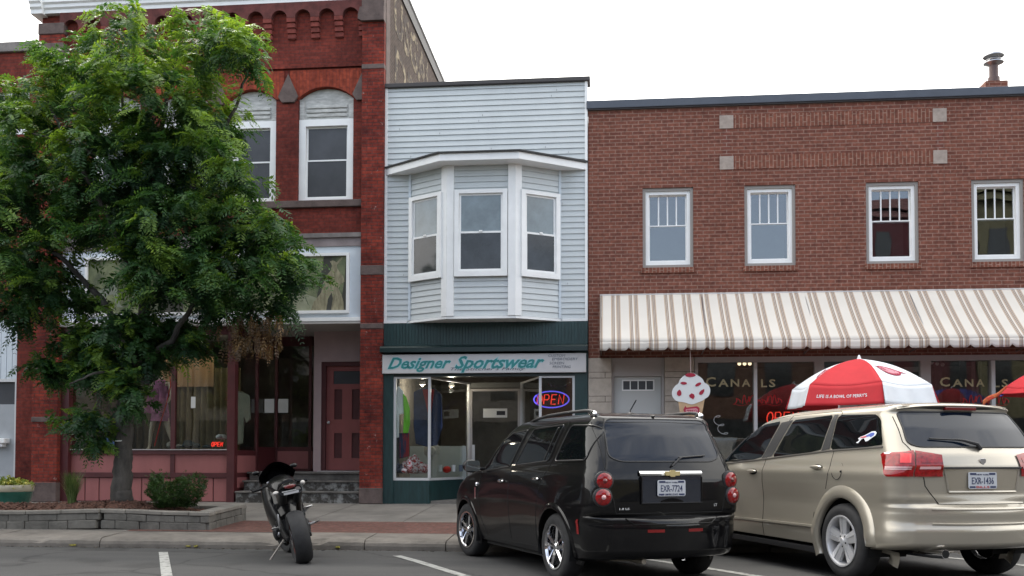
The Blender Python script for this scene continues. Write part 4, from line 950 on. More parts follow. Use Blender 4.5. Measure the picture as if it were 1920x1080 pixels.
def skinned(name,verts,edges,m,parent=None,sub_=2):
    me=bpy.data.meshes.new(name); me.from_pydata([v_[:3] for v_ in verts],edges,[]); o=bpy.data.objects.new(name,me); COL.objects.link(o)
    sk=o.modifiers.new('skin','SKIN'); 
    if not me.skin_vertices: bpy.context.view_layer.objects.active=o
    for i,v_ in enumerate(verts): me.skin_vertices[0].data[i].radius=(v_[3],v_[4] if len(v_)>4 else v_[3])
    me.skin_vertices[0].data[0].use_root=True
    ss=o.modifiers.new('sub','SUBSURF'); ss.levels=sub_; ss.render_levels=sub_
    dg=bpy.context.evaluated_depsgraph_get(); dg.update(); me2=bpy.data.meshes.new_from_object(o.evaluated_get(dg)); bpy.data.objects.remove(o)
    o=bpy.data.objects.new(name,me2); COL.objects.link(o); me2.materials.clear(); me2.materials.append(m); me2.shade_smooth()
    if parent is not None: o.parent=parent
    return o
mc=atY(300,846,.5)
mq=thing('mannequin','headless mannequin in a short plum dress behind the glass of the pink shop','mannequin',(mc.x,.5,mc.z),world=False)
bodyv=[(0,0,.86,.12,.10),(0,0,1.05,.105,.08),(0,-.01,1.28,.135,.09),(0,0,1.42,.05,.05),(0,0,1.50,.045,.045),
 (-.09,0,.80,.075),(-.16,-.05,.45,.05),(-.22,.0,.08,.03),(-.22,-.10,.02,.028),(.09,0,.80,.075),(.17,-.02,.45,.05),(.27,.05,.08,.03),(.29,-.05,.02,.028),
 (-.18,0,1.36,.045),(-.26,-.05,1.08,.034),(-.28,-.14,.85,.025),(.18,0,1.36,.045),(.26,-.06,1.10,.034),(.22,-.2,.95,.025)]
edg=[(0,1),(1,2),(2,3),(3,4),(0,5),(5,6),(6,7),(7,8),(0,9),(9,10),(10,11),(11,12),(2,13),(13,14),(14,15),(2,16),(16,17),(17,18)]
skinned('body',bodyv,edg,M['skin_m'],mq)
MB().lathe([(.15,.62),(.19,.60),(.15,.9),(.125,1.08),(.155,1.28),(.12,1.40),(.07,1.43)],(0,0,0),24).grid(lambda u,v_:((u-.5)*.5,-.18-.04*sin(u*20),.75+.5*v_*(1-.5*abs(u-.5))),20,4).build('dress',M['purple'],mq,smooth=True)
MB().tube([(.22,-.2,.95),(.12,-.25,.55),(.02,-.27,.1)],.012).tube([(.22,-.2,.95),(.30,-.2,1.3),(.27,-.2,1.6)],.012).build('staff',M['redfab'],mq)
flat_cloth('hanging_shirt','pale long shirt hanging at the angled glass right of the maroon post','shirt',[(445,733),(456,735),(468,742),(470,785),(463,793),(458,782),(456,832),(446,834)],.85,mat('pale_sage_cloth',(.30,.31,.25),.9,noise=.2))
flat_cloth('framed_picture','orange and tan picture hanging high in the shop entry','picture',[(487,640),(514,636),(513,674),(487,673)],1.9,mat('orange_tan_print',(.25,.10,.04),.8,noise=.5,nscale=9),.02,wav=0)
for px_,w_,lab in ((505,18,'white notice taped inside the left pane of the pink shop entry door'),(531,19,'white notice taped inside the dark window beside the mauve wall')):
    Y=1.62 if px_==505 else 1.72
    if px_==505: Y=1.3
    a=atY(px_-w_/2,774,Y); b_=atY(px_+w_/2,748,Y); c=(a.x+b_.x)/2
    tag(MB().box(a.x-c,b_.x-c,-.002,.002,0,b_.z-a.z).build('paper_notice',M['paper'],loc=(c,Y,a.z)),lab,'notice',group='paper notices in the shop windows')
a=atY(362,765,.13); tag(MB().box(-.045,.045,-.002,.002,0,.22).build('paper_notice',M['paper'],loc=(a.x,.135,a.z)),'small narrow card taped in front of the olive curtain','notice',group='paper notices in the shop windows')
def pile(name,label,cat,px_,py_,Y,w_,h_,m,n=7):
    c=atY(px_,py_,Y); c.z+=.03; mb=MB()
    for i in range(n):
        x=random.uniform(-w_/2,w_/2); hh=h_*random.uniform(.4,1)*(1-abs(x)/w_*.9)
        mb.sphere((x,random.uniform(-.08,.08),hh*.45),1,6,(w_*.2,.09,hh*.5))
    o=mb.build(name,m,smooth=True,loc=(c.x,Y,c.z)); return tag(o,label,cat)
pile('folded_clothes','dark teal and black clothes heaped on the display floor below the olive curtain','clothes',366,843,.30,.55,.24,mat('dark_teal_cloth',(.02,.035,.04),.9))

pile('folded_clothes','white scarf heaped on top of the red clothes in the display','clothes',417,826,.30,.2,.14,M['whitefab'],5)
pile('folded_clothes','blue cloth bundle on the display floor left of the tree trunk','clothes',206,843,.30,.46,.26,mat('royal_blue_cloth',(.12,.20,.55),.9,noise=.4,nscale=6),6)
pile('folded_clothes','grey white bundle at the mannequin feet','clothes',318,843,.30,.40,.16,mat('stone_white_cloth',(.25,.24,.22),.9),5)
# red letters / trinkets string by the post
mb=MB(); c=atY(427,845,.35)
for i in range(60): mb.sphere((random.gauss(0,.03)+.01*sin(i),random.gauss(0,.03),i*.021),1,4,(.014,.014,.014))
tag(mb.build('bead_strand',mat('rusty_red_beads',(.30,.09,.05),.5,noise=.5,nscale=30),smooth=True,loc=(c.x,.35,c.z)),'vertical strand of rusty red beads hanging inside the glass by the maroon corner post','garland')

# ================================================================== DISPLAY ITEMS (siding shop)
flat_cloth('hanging_shirt','white football style shirt hanging at the left end of the green shop window','shirt',[(742,728),(748,724),(757,735),(758,775),(749,778),(748,820),(742,822),(742,775)],.16,mat('bright_white_cloth',(.85,.88,.92),.9))
flat_cloth('hanging_shirt','lime green shirt hanging between the white shirt and the dark jacket','shirt',[(756,738),(762,745),(768,765),(769,795),(765,812),(756,812),(757,780)],.13,mat('lime_green_cloth',(.19,.62,.03),.8))
flat_cloth('hanging_trousers','red and navy trousers hanging below the lime green shirt','trousers',[(748,812),(767,812),(767,856),(749,860)],.18,mat('red_navy_cloth',(.28,.015,.02),.9,col2=(.02,.03,.09),nscale=3,lo=.47,hi=.52,ns=(6,1,.4)))
flat_cloth('hanging_jacket','navy and dark red jacket hanging behind the middle post of the green shop window','jacket',[(776,735),(790,728),(815,728),(828,740),(830,800),(820,835),(800,838),(780,832),(776,800)],.45,mat('navy_jacket',(.03,.045,.11),.9,noise=.4))
flat_cloth('jacket_lining','dark red shirt hanging inside the open navy jacket','shirt',[(792,730),(815,730),(806,790)],.40,mat('dark_red_shirt',(.30,.02,.03),.9))
pile('patterned_scarves','red white and grey patterned scarves heaped in the green shop window','clothes',776,890,.16,.42,.44,mat('pattern_scarf',(.50,.44,.46),.9,col2=(.30,.02,.02),nscale=22,lo=.45,hi=.52),14)
pile('patterned_scarves','dark blue grey scarves heaped at the left corner of the green shop window','clothes',752,890,.16,.22,.28,mat('dark_scarf',(.12,.12,.17),.9,col2=(.02,.02,.04),nscale=20,lo=.45,hi=.55),10)
hc=atY(810,845,.75)
tag(MB().lathe([(.001,.10),(.07,.095),(.085,.02),(.16,0),(.165,-.012),(.08,.008)],(0,0,0),28,axis='Y').xf(Matrix.Rotation(radians(180),4,'Z')).build('straw_hat',mat('greyish_straw',(.45,.45,.40),.9,noise=.2,nscale=20),smooth=True,loc=(hc.x,.75,hc.z)),'round pale straw hat leaning on the back wall of the green shop window','hat')
def mug(px_,lab,m):
    c=atY(px_,884,.6+(px_-825)*.012); mb=MB().lathe([(.001,0),(.04,0),(.045,.13),(.04,.13),(.035,.01)],(0,0,0),16)
    return tag(mb.build('tumbler',m,smooth=True,loc=tuple(c)),lab,'cup',group='tumblers in the green shop window')
mug(825,'white tumbler with dark lid left of the red cap in the window',M['whitefab']); mug(850,'pale tumbler with dark lid right of the red cap in the window',M['whitefab']); mug(864,'slate blue tumbler at the right end of the display shelf',mat('slate_tumbler',(.08,.11,.15),.5))
c=atY(838,886,.85); tag(MB().sphere((0,0,.06),1,8,(.085,.085,.07)).box(-.05,.05,-.16,-.06,.01,.025).build('baseball_cap',M['redfab'],smooth=True,loc=(c.x,.85,c.z)),'red cap between two tumblers in the green shop window','cap')
a=atY(906,783,1.49); b_=atY(951,766,1.49); c=(a.x+b_.x)/2; hw_=(b_.x-a.x)/2
nt_=thing('paper_notice','white sheet with a dark block taped in the glass of the aluminium shop door','notice',(c,1.485,a.z),group='paper notices in the shop windows',world=False)
MB().box(-hw_,hw_,-.002,.002,0,b_.z-a.z).build('sheet',M['paper'],nt_); MB().box(.03,hw_-.04,-.006,-.003,.05,b_.z-a.z-.05).build('dark_print',M['black_plastic'],nt_)
for k in range(3): pass
# tinsel garlands
def garland(label,x0,x1,py_,Y,sag,m):
    a=atY(x0,py_,Y); b_=atY(x1,py_,Y); mb=MB(); c=(a+b_)/2
    for i in range(int((b_.x-a.x)/.006)):
        u=random.random(); x=a.x+(b_.x-a.x)*u; zz=a.z-sag*4*u*(1-u)+random.gauss(0,.016)
        d_=Vector((random.gauss(0,1),random.gauss(0,1),random.gauss(0,1))).normalized()*.022; p=Vector((x,Y+random.gauss(0,.015),zz)); q=d_.cross(Vector((0,0,1)))*.25
        mb.add([tuple(p-d_-c),tuple(p+q-c),tuple(p+d_-c),tuple(p-q-c)],[(0,1,2,3)])
    return tag(mb.build('tinsel_garland',m,fixn=False,loc=tuple(c)),label,'garland',group='tinsel garlands in the green shop window')
M['tinsel']=mat('silver_tinsel',(.55,.55,.52),.25,metal=.8)
garland('silver tinsel swag along the top of the left pane of the green shop window',744,803,719,.08,.07,M['tinsel'])
garland('silver tinsel swag along the top of the angled pane of the green shop window',812,874,722,.45,.06,mat('dull_tinsel',(.2,.2,.19),.4,metal=.6))
garland('silver tinsel swag above the neon sign in the right pane of the green shop window',1024,1070,716,.08,.10,M['tinsel'])
# neon open sign
M['neon_r']=mat('red_neon',(1,.055,.03),.5,emit=.30); M['neon_b']=mat('blue_neon',(.16,.13,1),.5,emit=.28)
def neon(loc,s_,label,ring=True,letters='OPEN',rot=0):
    t=thing('neon_sign',label,'neon sign',loc,world=False,group='neon open signs',rotz=rot)
    Lp={'O':[[(.5+.42*cos(a*pi/10),.5+.5*sin(a*pi/10)) for a in range(21)]],'P':[[(0,0),(0,1),(.6,1),(.8,.85),(.8,.6),(.6,.46),(0,.46)]],'E':[[(.8,0),(0,0),(0,1),(.8,1)],[(0,.5),(.65,.5)]],'N':[[(0,0),(0,1),(.8,0),(.8,1)]]}
    mb=MB()
    for i,ch in enumerate(letters):
        for pl in Lp[ch]: mb.tube([(((i-len(letters)/2)*.78+x*.62)*s_+y*.12*s_,-.01,(y-.5)*s_) for x,y in pl],.011,6)
    mb.build('letters',M['neon_r'],t,smooth=True)
    if ring: MB().tube([(1.85*s_*cos(a*pi/24)+.05*s_,0,.86*s_*sin(a*pi/24)) for a in range(49)],.013,6,caps=False).build('ring',M['neon_b'],t,smooth=True)
    MB().box(-1.3*s_,1.3*s_,.03,.05,-.5*s_,.5*s_).build('back_plate',M['blackfab'],t)
    return t
c=atY(1033,749,.28); n_=neon((c.x,.28,c.z),.18,'neon sign with red letters inside a blue oval in the green shop window')
c=atY(1468,783,.35); neon((c.x,.35,c.z),.20,'lit red neon sign low in the window beside the red and white parasol',ring=False)

c=atY(408,833,.30); neon((c.x,.30,c.z),.08,'small red glowing letter sign on the display floor below the olive curtain',ring=False)
# lamps added to brighten the shop displays; green shop pair partly inferred from glints
def lamp(x,y,z,p,label,colr=(1,.88,.72),r=.05):
    t=thing('ceiling_lamp',label,'lamp',(x,y,z),world=False,group='small lamps added inside the shops')
    MB().lathe([(.001,.06),(.05,.05),(.06,-.01),(.05,-.01),(.001,.03)],(0,0,0),16).build('shade',M['alu'],t,smooth=True)
    MB().sphere((0,0,-.01),.03,8).build('bulb',M['bulb'],t,smooth=True)
    ld=bpy.data.lights.new('added_lamp_light','POINT'); ld.energy=p; ld.color=colr; ld.shadow_soft_size=r; lo_=bpy.data.objects.new('added_lamp_light',ld); COL.objects.link(lo_); lo_.parent=t; lo_.location=(0,0,-.10)
M['bulb']=mat('lit_bulb',(1,.85,.65),.5,emit=1.2)
lamp(-3.55,.55,zg1-.10,6,'small added lamp above the shirts in the green shop window')
lamp(-3.05,1.0,zg1-.10,5,'small added lamp above the cups in the green shop window')
lamp(PX(380,.8,700),.8,zsf-.10,2.5,'small added lamp in front of the olive curtain in the pink shop')
lamp(PX(280,.8,700),.8,zsf-.10,3,'small added lamp above the mannequin in the pink shop')
# ================================================================== PLANTER, TREE, SHRUBS
PLF=-4.36; PLB=-2.98
def bx_(p): return atZ(*p,0)
plx1=PX(392,PLF,985); plx1b=PX(461,PLB,965); plx0=-14.5
pt=thing('planter_wall','low grey concrete block planter wall around the tree bed at the kerb','planter',(-8,-3.7,.15))
M['block']=mat('split_face_block',(.13,.123,.108),.95,noise=.4,nscale=3.5,bump=1.0,bscale=22,lo=.3,hi=.7)
M['cap']=mat('worn_block_cap',(.20,.185,.16),.9,noise=.35,nscale=3,bump=.5,lo=.3,hi=.7)
bl=MB(); cap_=MB()
def blockrow(p0,p1,z0,h_,th,off,mbb,zfun=None,lmin=.28,lmax=.46,jog=.010):
    p0=Vector((*p0,0)); p1=Vector((*p1,0)); L_=(p1-p0).length; d=(p1-p0)/L_; n=Vector((-d.y,d.x,0)); s_=-off
    while s_<L_:
        l=random.uniform(lmin,lmax); a=max(0,s_); b_=min(L_,s_+l)
        if b_-a>.05:
            j=random.uniform(-jog,jog); dz=random.uniform(-.004,.004)
            q0=p0+d*(a+.003)+n*j; q1=p0+d*(b_-.003)+n*(j+random.uniform(-.004,.004))
            def zz(q): return (zfun(q) if zfun else 0)
            A=[(q0.x,q0.y),(q1.x,q1.y),(q1.x+n.x*th,q1.y+n.y*th),(q0.x+n.x*th,q0.y+n.y*th)]
            mbb.prism([(x,y,z0+dz+zz(q0 if k in(0,3) else q1)) for k,(x,y) in enumerate(A)],[(x,y,z0+h_+dz+zz(q0 if k in(0,3) else q1)) for k,(x,y) in enumerate(A)])
        s_+=l
zk_=lambda q: .0
front_z=walk_z(PLF)
# bulging front line: left stretch sags outward to a joint near px 190
jx=PX(188,PLF,985)
zj=lambda q: .035*math.exp(-((q.x-jx)/.7)**2)
segs=[((plx0,PLF-.03),(jx,PLF-.05)),((jx,PLF-.0),(plx1,PLF))]
for k,(a,b_) in enumerate(segs):
    blockrow(a,b_,front_z-.02,.125,.20,.1,bl,zj); blockrow(a,b_,front_z+.107,.10,.20,.28,bl,zj); blockrow((a[0],a[1]-.012),(b_[0]+(.012 if k else 0),b_[1]-.012),front_z+.209,.055,.24,0,cap_,zj,.35,.6,.008)
e_a,e_b=(plx1,PLF+.02),(plx1b,PLB)
zz_=lambda q:.0438*(q.y-PLF)
blockrow(e_a,e_b,front_z-.02,.125,.20,.1,bl,zz_); blockrow(e_a,e_b,front_z+.107,.10,.20,.28,bl,zz_); blockrow((e_a[0]+.012,e_a[1]+.15),(e_b[0]+.012,e_b[1]),front_z+.209,.055,.24,0,cap_,zz_,.35,.6)
blockrow((plx1b,PLB+.02),(plx0,PLB+.02),front_z+.03,.20,.18,0,bl); blockrow((plx1b+.01,PLB+.02),(plx0,PLB+.02),front_z+.24,.055,.2,0,cap_)
part(pt,'block_wall',bl,M['block'],bevel=.012); part(pt,'cap_stones',cap_,M['cap'],bevel=.01)
# mulch
M['mulch']=mat('reddish_bark_mulch',(.10,.045,.028),.95,noise=.6,nscale=28,bump=1.0,bscale=60)
def mz(x,y): 
    e=min(1,(plx1b-.3-x)/1.2) if x>plx1b-1.5 else 1
    return front_z+.20+.13*max(0,e)*sin(pi*min(1,max(0,(y-PLF-.1)/(PLB-PLF-.1))))+.05*math.exp(-((x-PX(228,-3.55,940))/.8)**2)
def mgrid(u,v_):
    y=PLF+.15+(PLB-PLF-.2)*v_; xr=plx1+(plx1b-plx1)*((y-PLF)/(PLB-PLF))-.15; x=plx0+.1+(xr-plx0-.1)*u
    return (x,y,mz(x,y)+RNG.normal()*.008)
ms=MB().grid(mgrid,260,30); mo=ms.build('mulch',M['mulch'],fixn=False)
tag(mo,'reddish brown bark mulch filling the planter bed','mulch',kind='stuff')
ch=MB()
for i in range(2600):
    y=random.uniform(PLF+.18,PLB-.08); x=random.uniform(-11.5,plx1-.1+(plx1b-plx1)*(y-PLF)/(PLB-PLF)-.15); z0=mz(x,y); a=random.uniform(0,pi); l=random.uniform(.02,.05); w_=.009
    dx,dy=cos(a)*l,sin(a)*l; t_=random.uniform(-.02,.02)
    ch.add([(x-dx-dy*.25,y-dy+dx*.25,z0+.004-t_),(x-dx+dy*.25,y-dy-dx*.25,z0+.004-t_),(x+dx+dy*.25,y+dy-dx*.25,z0+.014+t_),(x+dx-dy*.25,y+dy+dx*.25,z0+.014+t_)],[(0,1,2,3)])
tag(ch.build('bark_chips',mat('bark_chips',(.13,.06,.04),.95,noise=.6,nscale=5),fixn=False),'loose bark chips scattered over the mulch','mulch',kind='stuff')

# ---- leaves
def leaf_mat(name,c0,c1,c2,trans=.35,yel=None):
    m=bpy.data.materials.new(name); m.use_nodes=True; t=m.node_tree; b=t.nodes['Principled BSDF']; Lk=t.links.new
    c=N(t,'ShaderNodeTexCoord'); n=N(t,'ShaderNodeTexNoise'); n.inputs['Scale'].default_value=2.2; n.inputs['Detail'].default_value=3; Lk(c.outputs['Object'],n.inputs[0])
    g=N(t,'ShaderNodeAttribute'); g.attribute_name='tone'
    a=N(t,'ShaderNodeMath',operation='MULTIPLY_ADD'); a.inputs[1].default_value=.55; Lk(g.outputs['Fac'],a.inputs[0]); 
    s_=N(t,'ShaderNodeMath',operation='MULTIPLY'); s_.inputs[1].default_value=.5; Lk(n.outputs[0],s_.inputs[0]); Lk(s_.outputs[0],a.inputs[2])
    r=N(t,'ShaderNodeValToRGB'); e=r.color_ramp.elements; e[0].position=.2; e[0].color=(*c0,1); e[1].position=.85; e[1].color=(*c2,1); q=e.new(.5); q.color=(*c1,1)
    Lk(a.outputs[0],r.inputs[0]); Lk(r.outputs[0],b.inputs['Base Color']); b.inputs['Roughness'].default_value=.5; b.inputs['Specular IOR Level'].default_value=.35
    tr=N(t,'ShaderNodeBsdfTranslucent'); vv=N(t,'ShaderNodeVectorMath',operation='MULTIPLY'); Lk(r.outputs[0],vv.inputs[0]); vv.inputs[1].default_value=(1.7,1.6,.7); Lk(vv.outputs[0],tr.inputs[0])
    mxs=N(t,'ShaderNodeMixShader'); mxs.inputs[0].default_value=trans; Lk(b.outputs[0],mxs.inputs[1]); Lk(tr.outputs[0],mxs.inputs[2]); Lk(mxs.outputs[0],t.nodes['Material Output'].inputs[0])
    return m
def mesh_np(name,V,F,tone,m,parent=None,loc=None):
    me=bpy.data.meshes.new(name); me.vertices.add(len(V)); me.vertices.foreach_set('co',V.astype(np.float32).ravel())
    me.loops.add(F.size); me.loops.foreach_set('vertex_index',F.astype(np.int32).ravel()); k=F.shape[1]
    me.polygons.add(len(F)); me.polygons.foreach_set('loop_start',np.arange(0,F.size,k,dtype=np.int32)); me.polygons.foreach_set('loop_total',np.full(len(F),k,dtype=np.int32))
    me.update(calc_edges=True)
    at_=me.attributes.new('tone','FLOAT','FACE'); at_.data.foreach_set('value',tone.astype(np.float32))
    me.materials.append(m); o=bpy.data.objects.new(name,me); COL.objects.link(o)
    if parent is not None: o.parent=parent
    if loc: o.location=loc
    return o
def fronds(C_,D_,L_,nl,lw,ll,droop,rng,tone):
    """pinnate leaves: C_ base (n,3), D_ direction (n,3), L_ length; nl leaflet pairs -> quads"""
    n=len(C_); up=np.array([0,0,1.]); side=np.cross(D_,up); side/=np.linalg.norm(side,axis=1,keepdims=True)+1e-9
    roll=rng.normal(0,.5,n)[:,None]; nrm=np.cross(side,D_); side=side*np.cos(roll)+nrm*np.sin(roll)
    V=[];T=[]
    for k in range(nl):
        t_=(k+.6)/nl; p=C_+D_*(L_*t_)[:,None]-up*(droop*L_*t_*t_)[:,None]
        dd=D_-up*(droop*2*t_); dd/=np.linalg.norm(dd,axis=1,keepdims=True)
        sc=(sin(pi*(.18+.75*t_)))
        for sg in (-1,1):
            dr=side*sg*.86+dd*.5-up*.18+rng.normal(0,.12,(n,3)); dr/=np.linalg.norm(dr,axis=1,keepdims=True)
            wv=np.cross(dr,np.cross(side,dd)+rng.normal(0,.25,(n,3))); wv/=np.linalg.norm(wv,axis=1,keepdims=True)+1e-9
            l=(ll*sc*rng.uniform(.8,1.2,n))[:,None]; w2=(lw*sc)*.5
            V.append(np.stack([p,p+dr*l*.5+wv*w2,p+dr*l,p+dr*l*.5-wv*w2],1)); T.append(tone+rng.normal(0,.06,n))
    V=np.concatenate(V).reshape(-1,3); F=np.arange(len(V)).reshape(-1,4); return V,F,np.concatenate(T)
TY=-3.55; tb=atY(228,942,TY); tz=mz(tb.x,TY)-.03
tree=thing('street_tree','large feathery leaved tree rising from the planter before the pink shop','tree',(tb.x,TY,tz))
M['bark']=mat('grey_brown_bark',(.06,.054,.047),.95,noise=.45,nscale=9,bump=1.0,bscale=18,ns=(1,1,.25))
def W(x,y,Y=TY): return atY(x,y,Y)
tr=MB()
def limb(pts,r0,r1,n=9):
    P3=[]; 
    for i in range(len(pts)-1):
        for k in range(6): P3.append(pts[i].lerp(pts[i+1],k/6))
    P3.append(pts[-1]); rs=[r0+(r1-r0)*(i/(len(P3)-1)) for i in range(len(P3))]
    P3=[p+Vector((random.gauss(0,.012),random.gauss(0,.012),0))*(1 if 0<i<len(P3)-1 else 0) for i,p in enumerate(P3)]
    tr.tube(P3,.1,n,True,rs)
base=Vector((tb.x,TY,tz))
limb([base,W(229,900),W(231,850),W(234,780),W(240,700),W(262,620,-3.6),W(275,520,-3.6),W(290,400,-3.5),W(300,250,-3.5),W(330,110,-3.5)],.165,.02,16)
limb([W(242,690),W(320,640,-3.8),W(370,560,-3.9),W(440,460,-3.9)],.06,.02); limb([W(248,660),W(190,560,-3.5),W(110,480,-3.4),W(40,430,-3.4)],.065,.02)
limb([W(270,560,-3.6),W(200,400,-3.9),W(130,270,-4.2),W(90,190,-4.2)],.055,.015); limb([W(285,440,-3.5),W(380,330,-3.2),W(440,200,-3.1),W(470,120,-3.1)],.05,.014)
limb([W(180,290,-4.3),W(120,265,-4.4),W(60,250,-4.4)],.03,.012); limb([W(280,500,-3.6),W(240,330,-2.9),W(230,180,-2.8),W(240,80,-2.8)],.045,.012)
limb([W(288,420),W(400,420,-3.3),W(500,390,-3.2)],.04,.012); limb([W(242,690),W(180,700,-4.0),W(130,720,-4.2)],.03,.01)
# trunk flare
limb([base+Vector((0,0,-.05)),base+Vector((0,0,.18))],.19,.15,14)
part(tree,'trunk',tr,M['bark'],smooth=True,angle=180)
tw=MB().tube([ (atY(228,826,TY).x+.14*cos(a*pi/8),TY+.14*sin(a*pi/8),atY(228,826,TY).z+.012*cos(a*pi/4)) for a in range(17)],.012,6,caps=False)
part(tree,'tie_band',tw,mat('pale_tree_tie',(.45,.45,.42),.6),smooth=True)
lobes=[(395,72,80,48),(250,90,90,60),(455,110,42,42),(150,170,60,55),(120,120,28,22),(300,200,130,85),(40,190,50,40),(395,225,66,66),(90,275,90,70),(200,310,115,85),(345,320,108,85),(455,350,36,40),
 (60,385,100,75),(-40,330,80,110),(-40,470,70,80),(190,400,100,60),(330,430,110,80),(460,432,72,60),(525,470,45,50),(60,490,90,60),(30,560,60,45),(115,560,55,38),(320,525,85,55),(430,510,75,50),(545,520,36,38),(430,585,50,26),(515,570,34,26),
 (150,645,65,42),(235,650,60,50),(330,610,32,30),(235,615,75,48),(285,650,55,42),(215,685,60,42),(95,690,42,30),(190,700,60,35),(250,735,40,45),(360,640,30,22),(155,790,48,26),(185,828,28,14),(275,470,50,40)]
CC=[];DD=[];TT=[];LL=[]
for (cx_,cy_,rx,ry) in lobes:
    sx_=rx/128; sz=ry/128; yc=TY+random.uniform(-.35,.35); ry_=min(1.3,.45+sx_*.9)*(.6 if cy_>600 else 1); c=atY(cx_,cy_,yc)
    ncl=int(rx*ry*.0092)+7
    for q_ in range(ncl):       # sprays: a twig end carrying a fan of arching leaves
        u=RNG.normal(size=3); u/=np.linalg.norm(u); u[1]*=1.0; rad=RNG.uniform(.30,1.0)**.6*(1+.10*RNG.normal())
        p0=np.array([c.x+u[0]*sx_*rad,c.y+u[1]*ry_*rad,c.z+u[2]*sz*rad]); n=int(RNG.integers(5,10))
        ax=u*np.array([1,1,.3])+RNG.normal(0,.35,3); ax/=np.linalg.norm(ax)
        t_=RNG.uniform(-.28,.12,n)[:,None]; p=p0+ax*t_+RNG.normal(0,.035,(n,3))
        d=ax*.9+RNG.normal(0,.42,(n,3))+np.array([0,0,.12]); d/=np.linalg.norm(d,axis=1,keepdims=True)
        CC.append(p);DD.append(d);LL.append(RNG.uniform(.20,.38,n)*(.8 if cy_>600 else 1))
        b0=.26+.30*(u[2]*rad)+(.26 if cy_<230 else 0)+RNG.uniform(-.22,.22)+(.42 if RNG.random()<.20 else 0)  # sunlight put into the colour: lighter tone upward and in the top lobes
        if rad<.72: b0-=.22  # shade inside the crown painted as a darker leaf tone
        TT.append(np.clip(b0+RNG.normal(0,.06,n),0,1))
# long arching fans on the crown's street side; lighter leaf tone paints sunlight
for q_ in range(135):
    k=random.choice([l for l in lobes if l[1]<560]); a=RNG.uniform(0,2*pi); px_=k[0]+k[2]*.75*cos(a); py_=k[1]-k[3]*.15+k[3]*.7*sin(a); sx_=k[2]/128
    c=atY(px_,py_,TY-min(1.2,.4+sx_*.7)); n=int(RNG.integers(5,9)); ax=np.array([RNG.choice([-1,1])*RNG.uniform(.3,1),-.5,RNG.uniform(-.1,.5)]); ax/=np.linalg.norm(ax)
    p=np.array([c.x,c.y,c.z])+RNG.normal(0,.05,(n,3)); d=ax+RNG.normal(0,.22,(n,3)); d/=np.linalg.norm(d,axis=1,keepdims=True)
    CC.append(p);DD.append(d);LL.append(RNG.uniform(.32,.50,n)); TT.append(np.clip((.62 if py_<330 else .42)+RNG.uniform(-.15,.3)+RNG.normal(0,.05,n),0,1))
CC=np.concatenate(CC);DD=np.concatenate(DD);LL=np.concatenate(LL);TT=np.concatenate(TT)
V,F,T=fronds(CC,DD,LL,9,.037,.104,.66,RNG,TT)
V-=np.array([tb.x,TY,tz])
M['leaf']=leaf_mat('feathery_green_leaves',(.014,.044,.020),(.044,.112,.031),(.20,.31,.045),.42)
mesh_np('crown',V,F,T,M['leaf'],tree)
print('leaves',len(F))
# browned hanging leaves
n=150; cp=[]; 
for i in range(n):
    x=random.choice([random.gauss(448,14),random.gauss(505,18),random.gauss(470,25)]); y=random.uniform(585,655); q=atY(x,y,-3.7+random.gauss(0,.25)); cp.append(q[:])
cp=np.array(cp); dn=np.tile(np.array([0,0,-1.]),(n,1))+RNG.normal(0,.25,(n,3)); dn/=np.linalg.norm(dn,axis=1,keepdims=True)
V,F,T=fronds(cp,dn,RNG.uniform(.15,.28,n),6,.03,.07,.1,RNG,RNG.uniform(0,1,n)); V-=np.array([tb.x,TY,tz])
M['leaf_brown']=leaf_mat('browned_leaves',(.03,.022,.012),(.09,.05,.022),(.16,.10,.04),.2)
mesh_np('withered_leaves',V,F,T,M['leaf_brown'],tree)
# shrub
sc_=atY(327,944,-3.75); sh=thing('shrub','rounded dark green shrub with small leaves in the mulch right of the tree trunk','shrub',(sc_.x,-3.75,mz(sc_.x,-3.75)-.02))
n=2600; a=RNG.uniform(0,2*pi,n); rr=np.sqrt(RNG.uniform(0,1,n))
hgt=RNG.uniform(0,1,n)
R_=(.22+.20*np.minimum(1,hgt*2.2))*(1-.25*np.maximum(0,hgt-.7)/.3)
R_=R_*(1+.16*np.sin(3*a+1)+.10*np.sin(5*a+hgt*6))+np.where(RNG.uniform(0,1,n)<.06,.06,0)
x=np.cos(a)*rr**.5*R_; y=np.sin(a)*rr**.5*R_*.9; zz=.05+.44*hgt*(1+.12*np.sin(a*2+.6)+.10*np.sin(a*5)+.1*RNG.normal(size=n)*.5)
P_=np.stack([x,y,zz],1); D_=np.stack([np.cos(a)*.7,np.sin(a)*.7,np.full(n,.8)],1)+RNG.normal(0,.4,(n,3)); D_/=np.linalg.norm(D_,axis=1,keepdims=True)
V,F,T=fronds(P_,D_,RNG.uniform(.03,.07,n),3,.018,.035,.1,RNG,.25+.5*hgt*RNG.uniform(.4,1,n))
mesh_np('foliage',V,F,T,leaf_mat('shrub_leaves',(.012,.032,.012),(.035,.075,.022),(.10,.14,.045),.25),sh)
st=MB()
for i in range(14):
    a_=random.uniform(0,2*pi); st.tube([(0,0,0),(cos(a_)*.12,sin(a_)*.1,.2),(cos(a_)*.25,sin(a_)*.22,.4)],.006,5)
part(sh,'stem',MB().add([(p[0]+sc_.x,p[1]-3.75,p[2]+mz(sc_.x,-3.75)) for p in st.v],st.f),M['bark'])
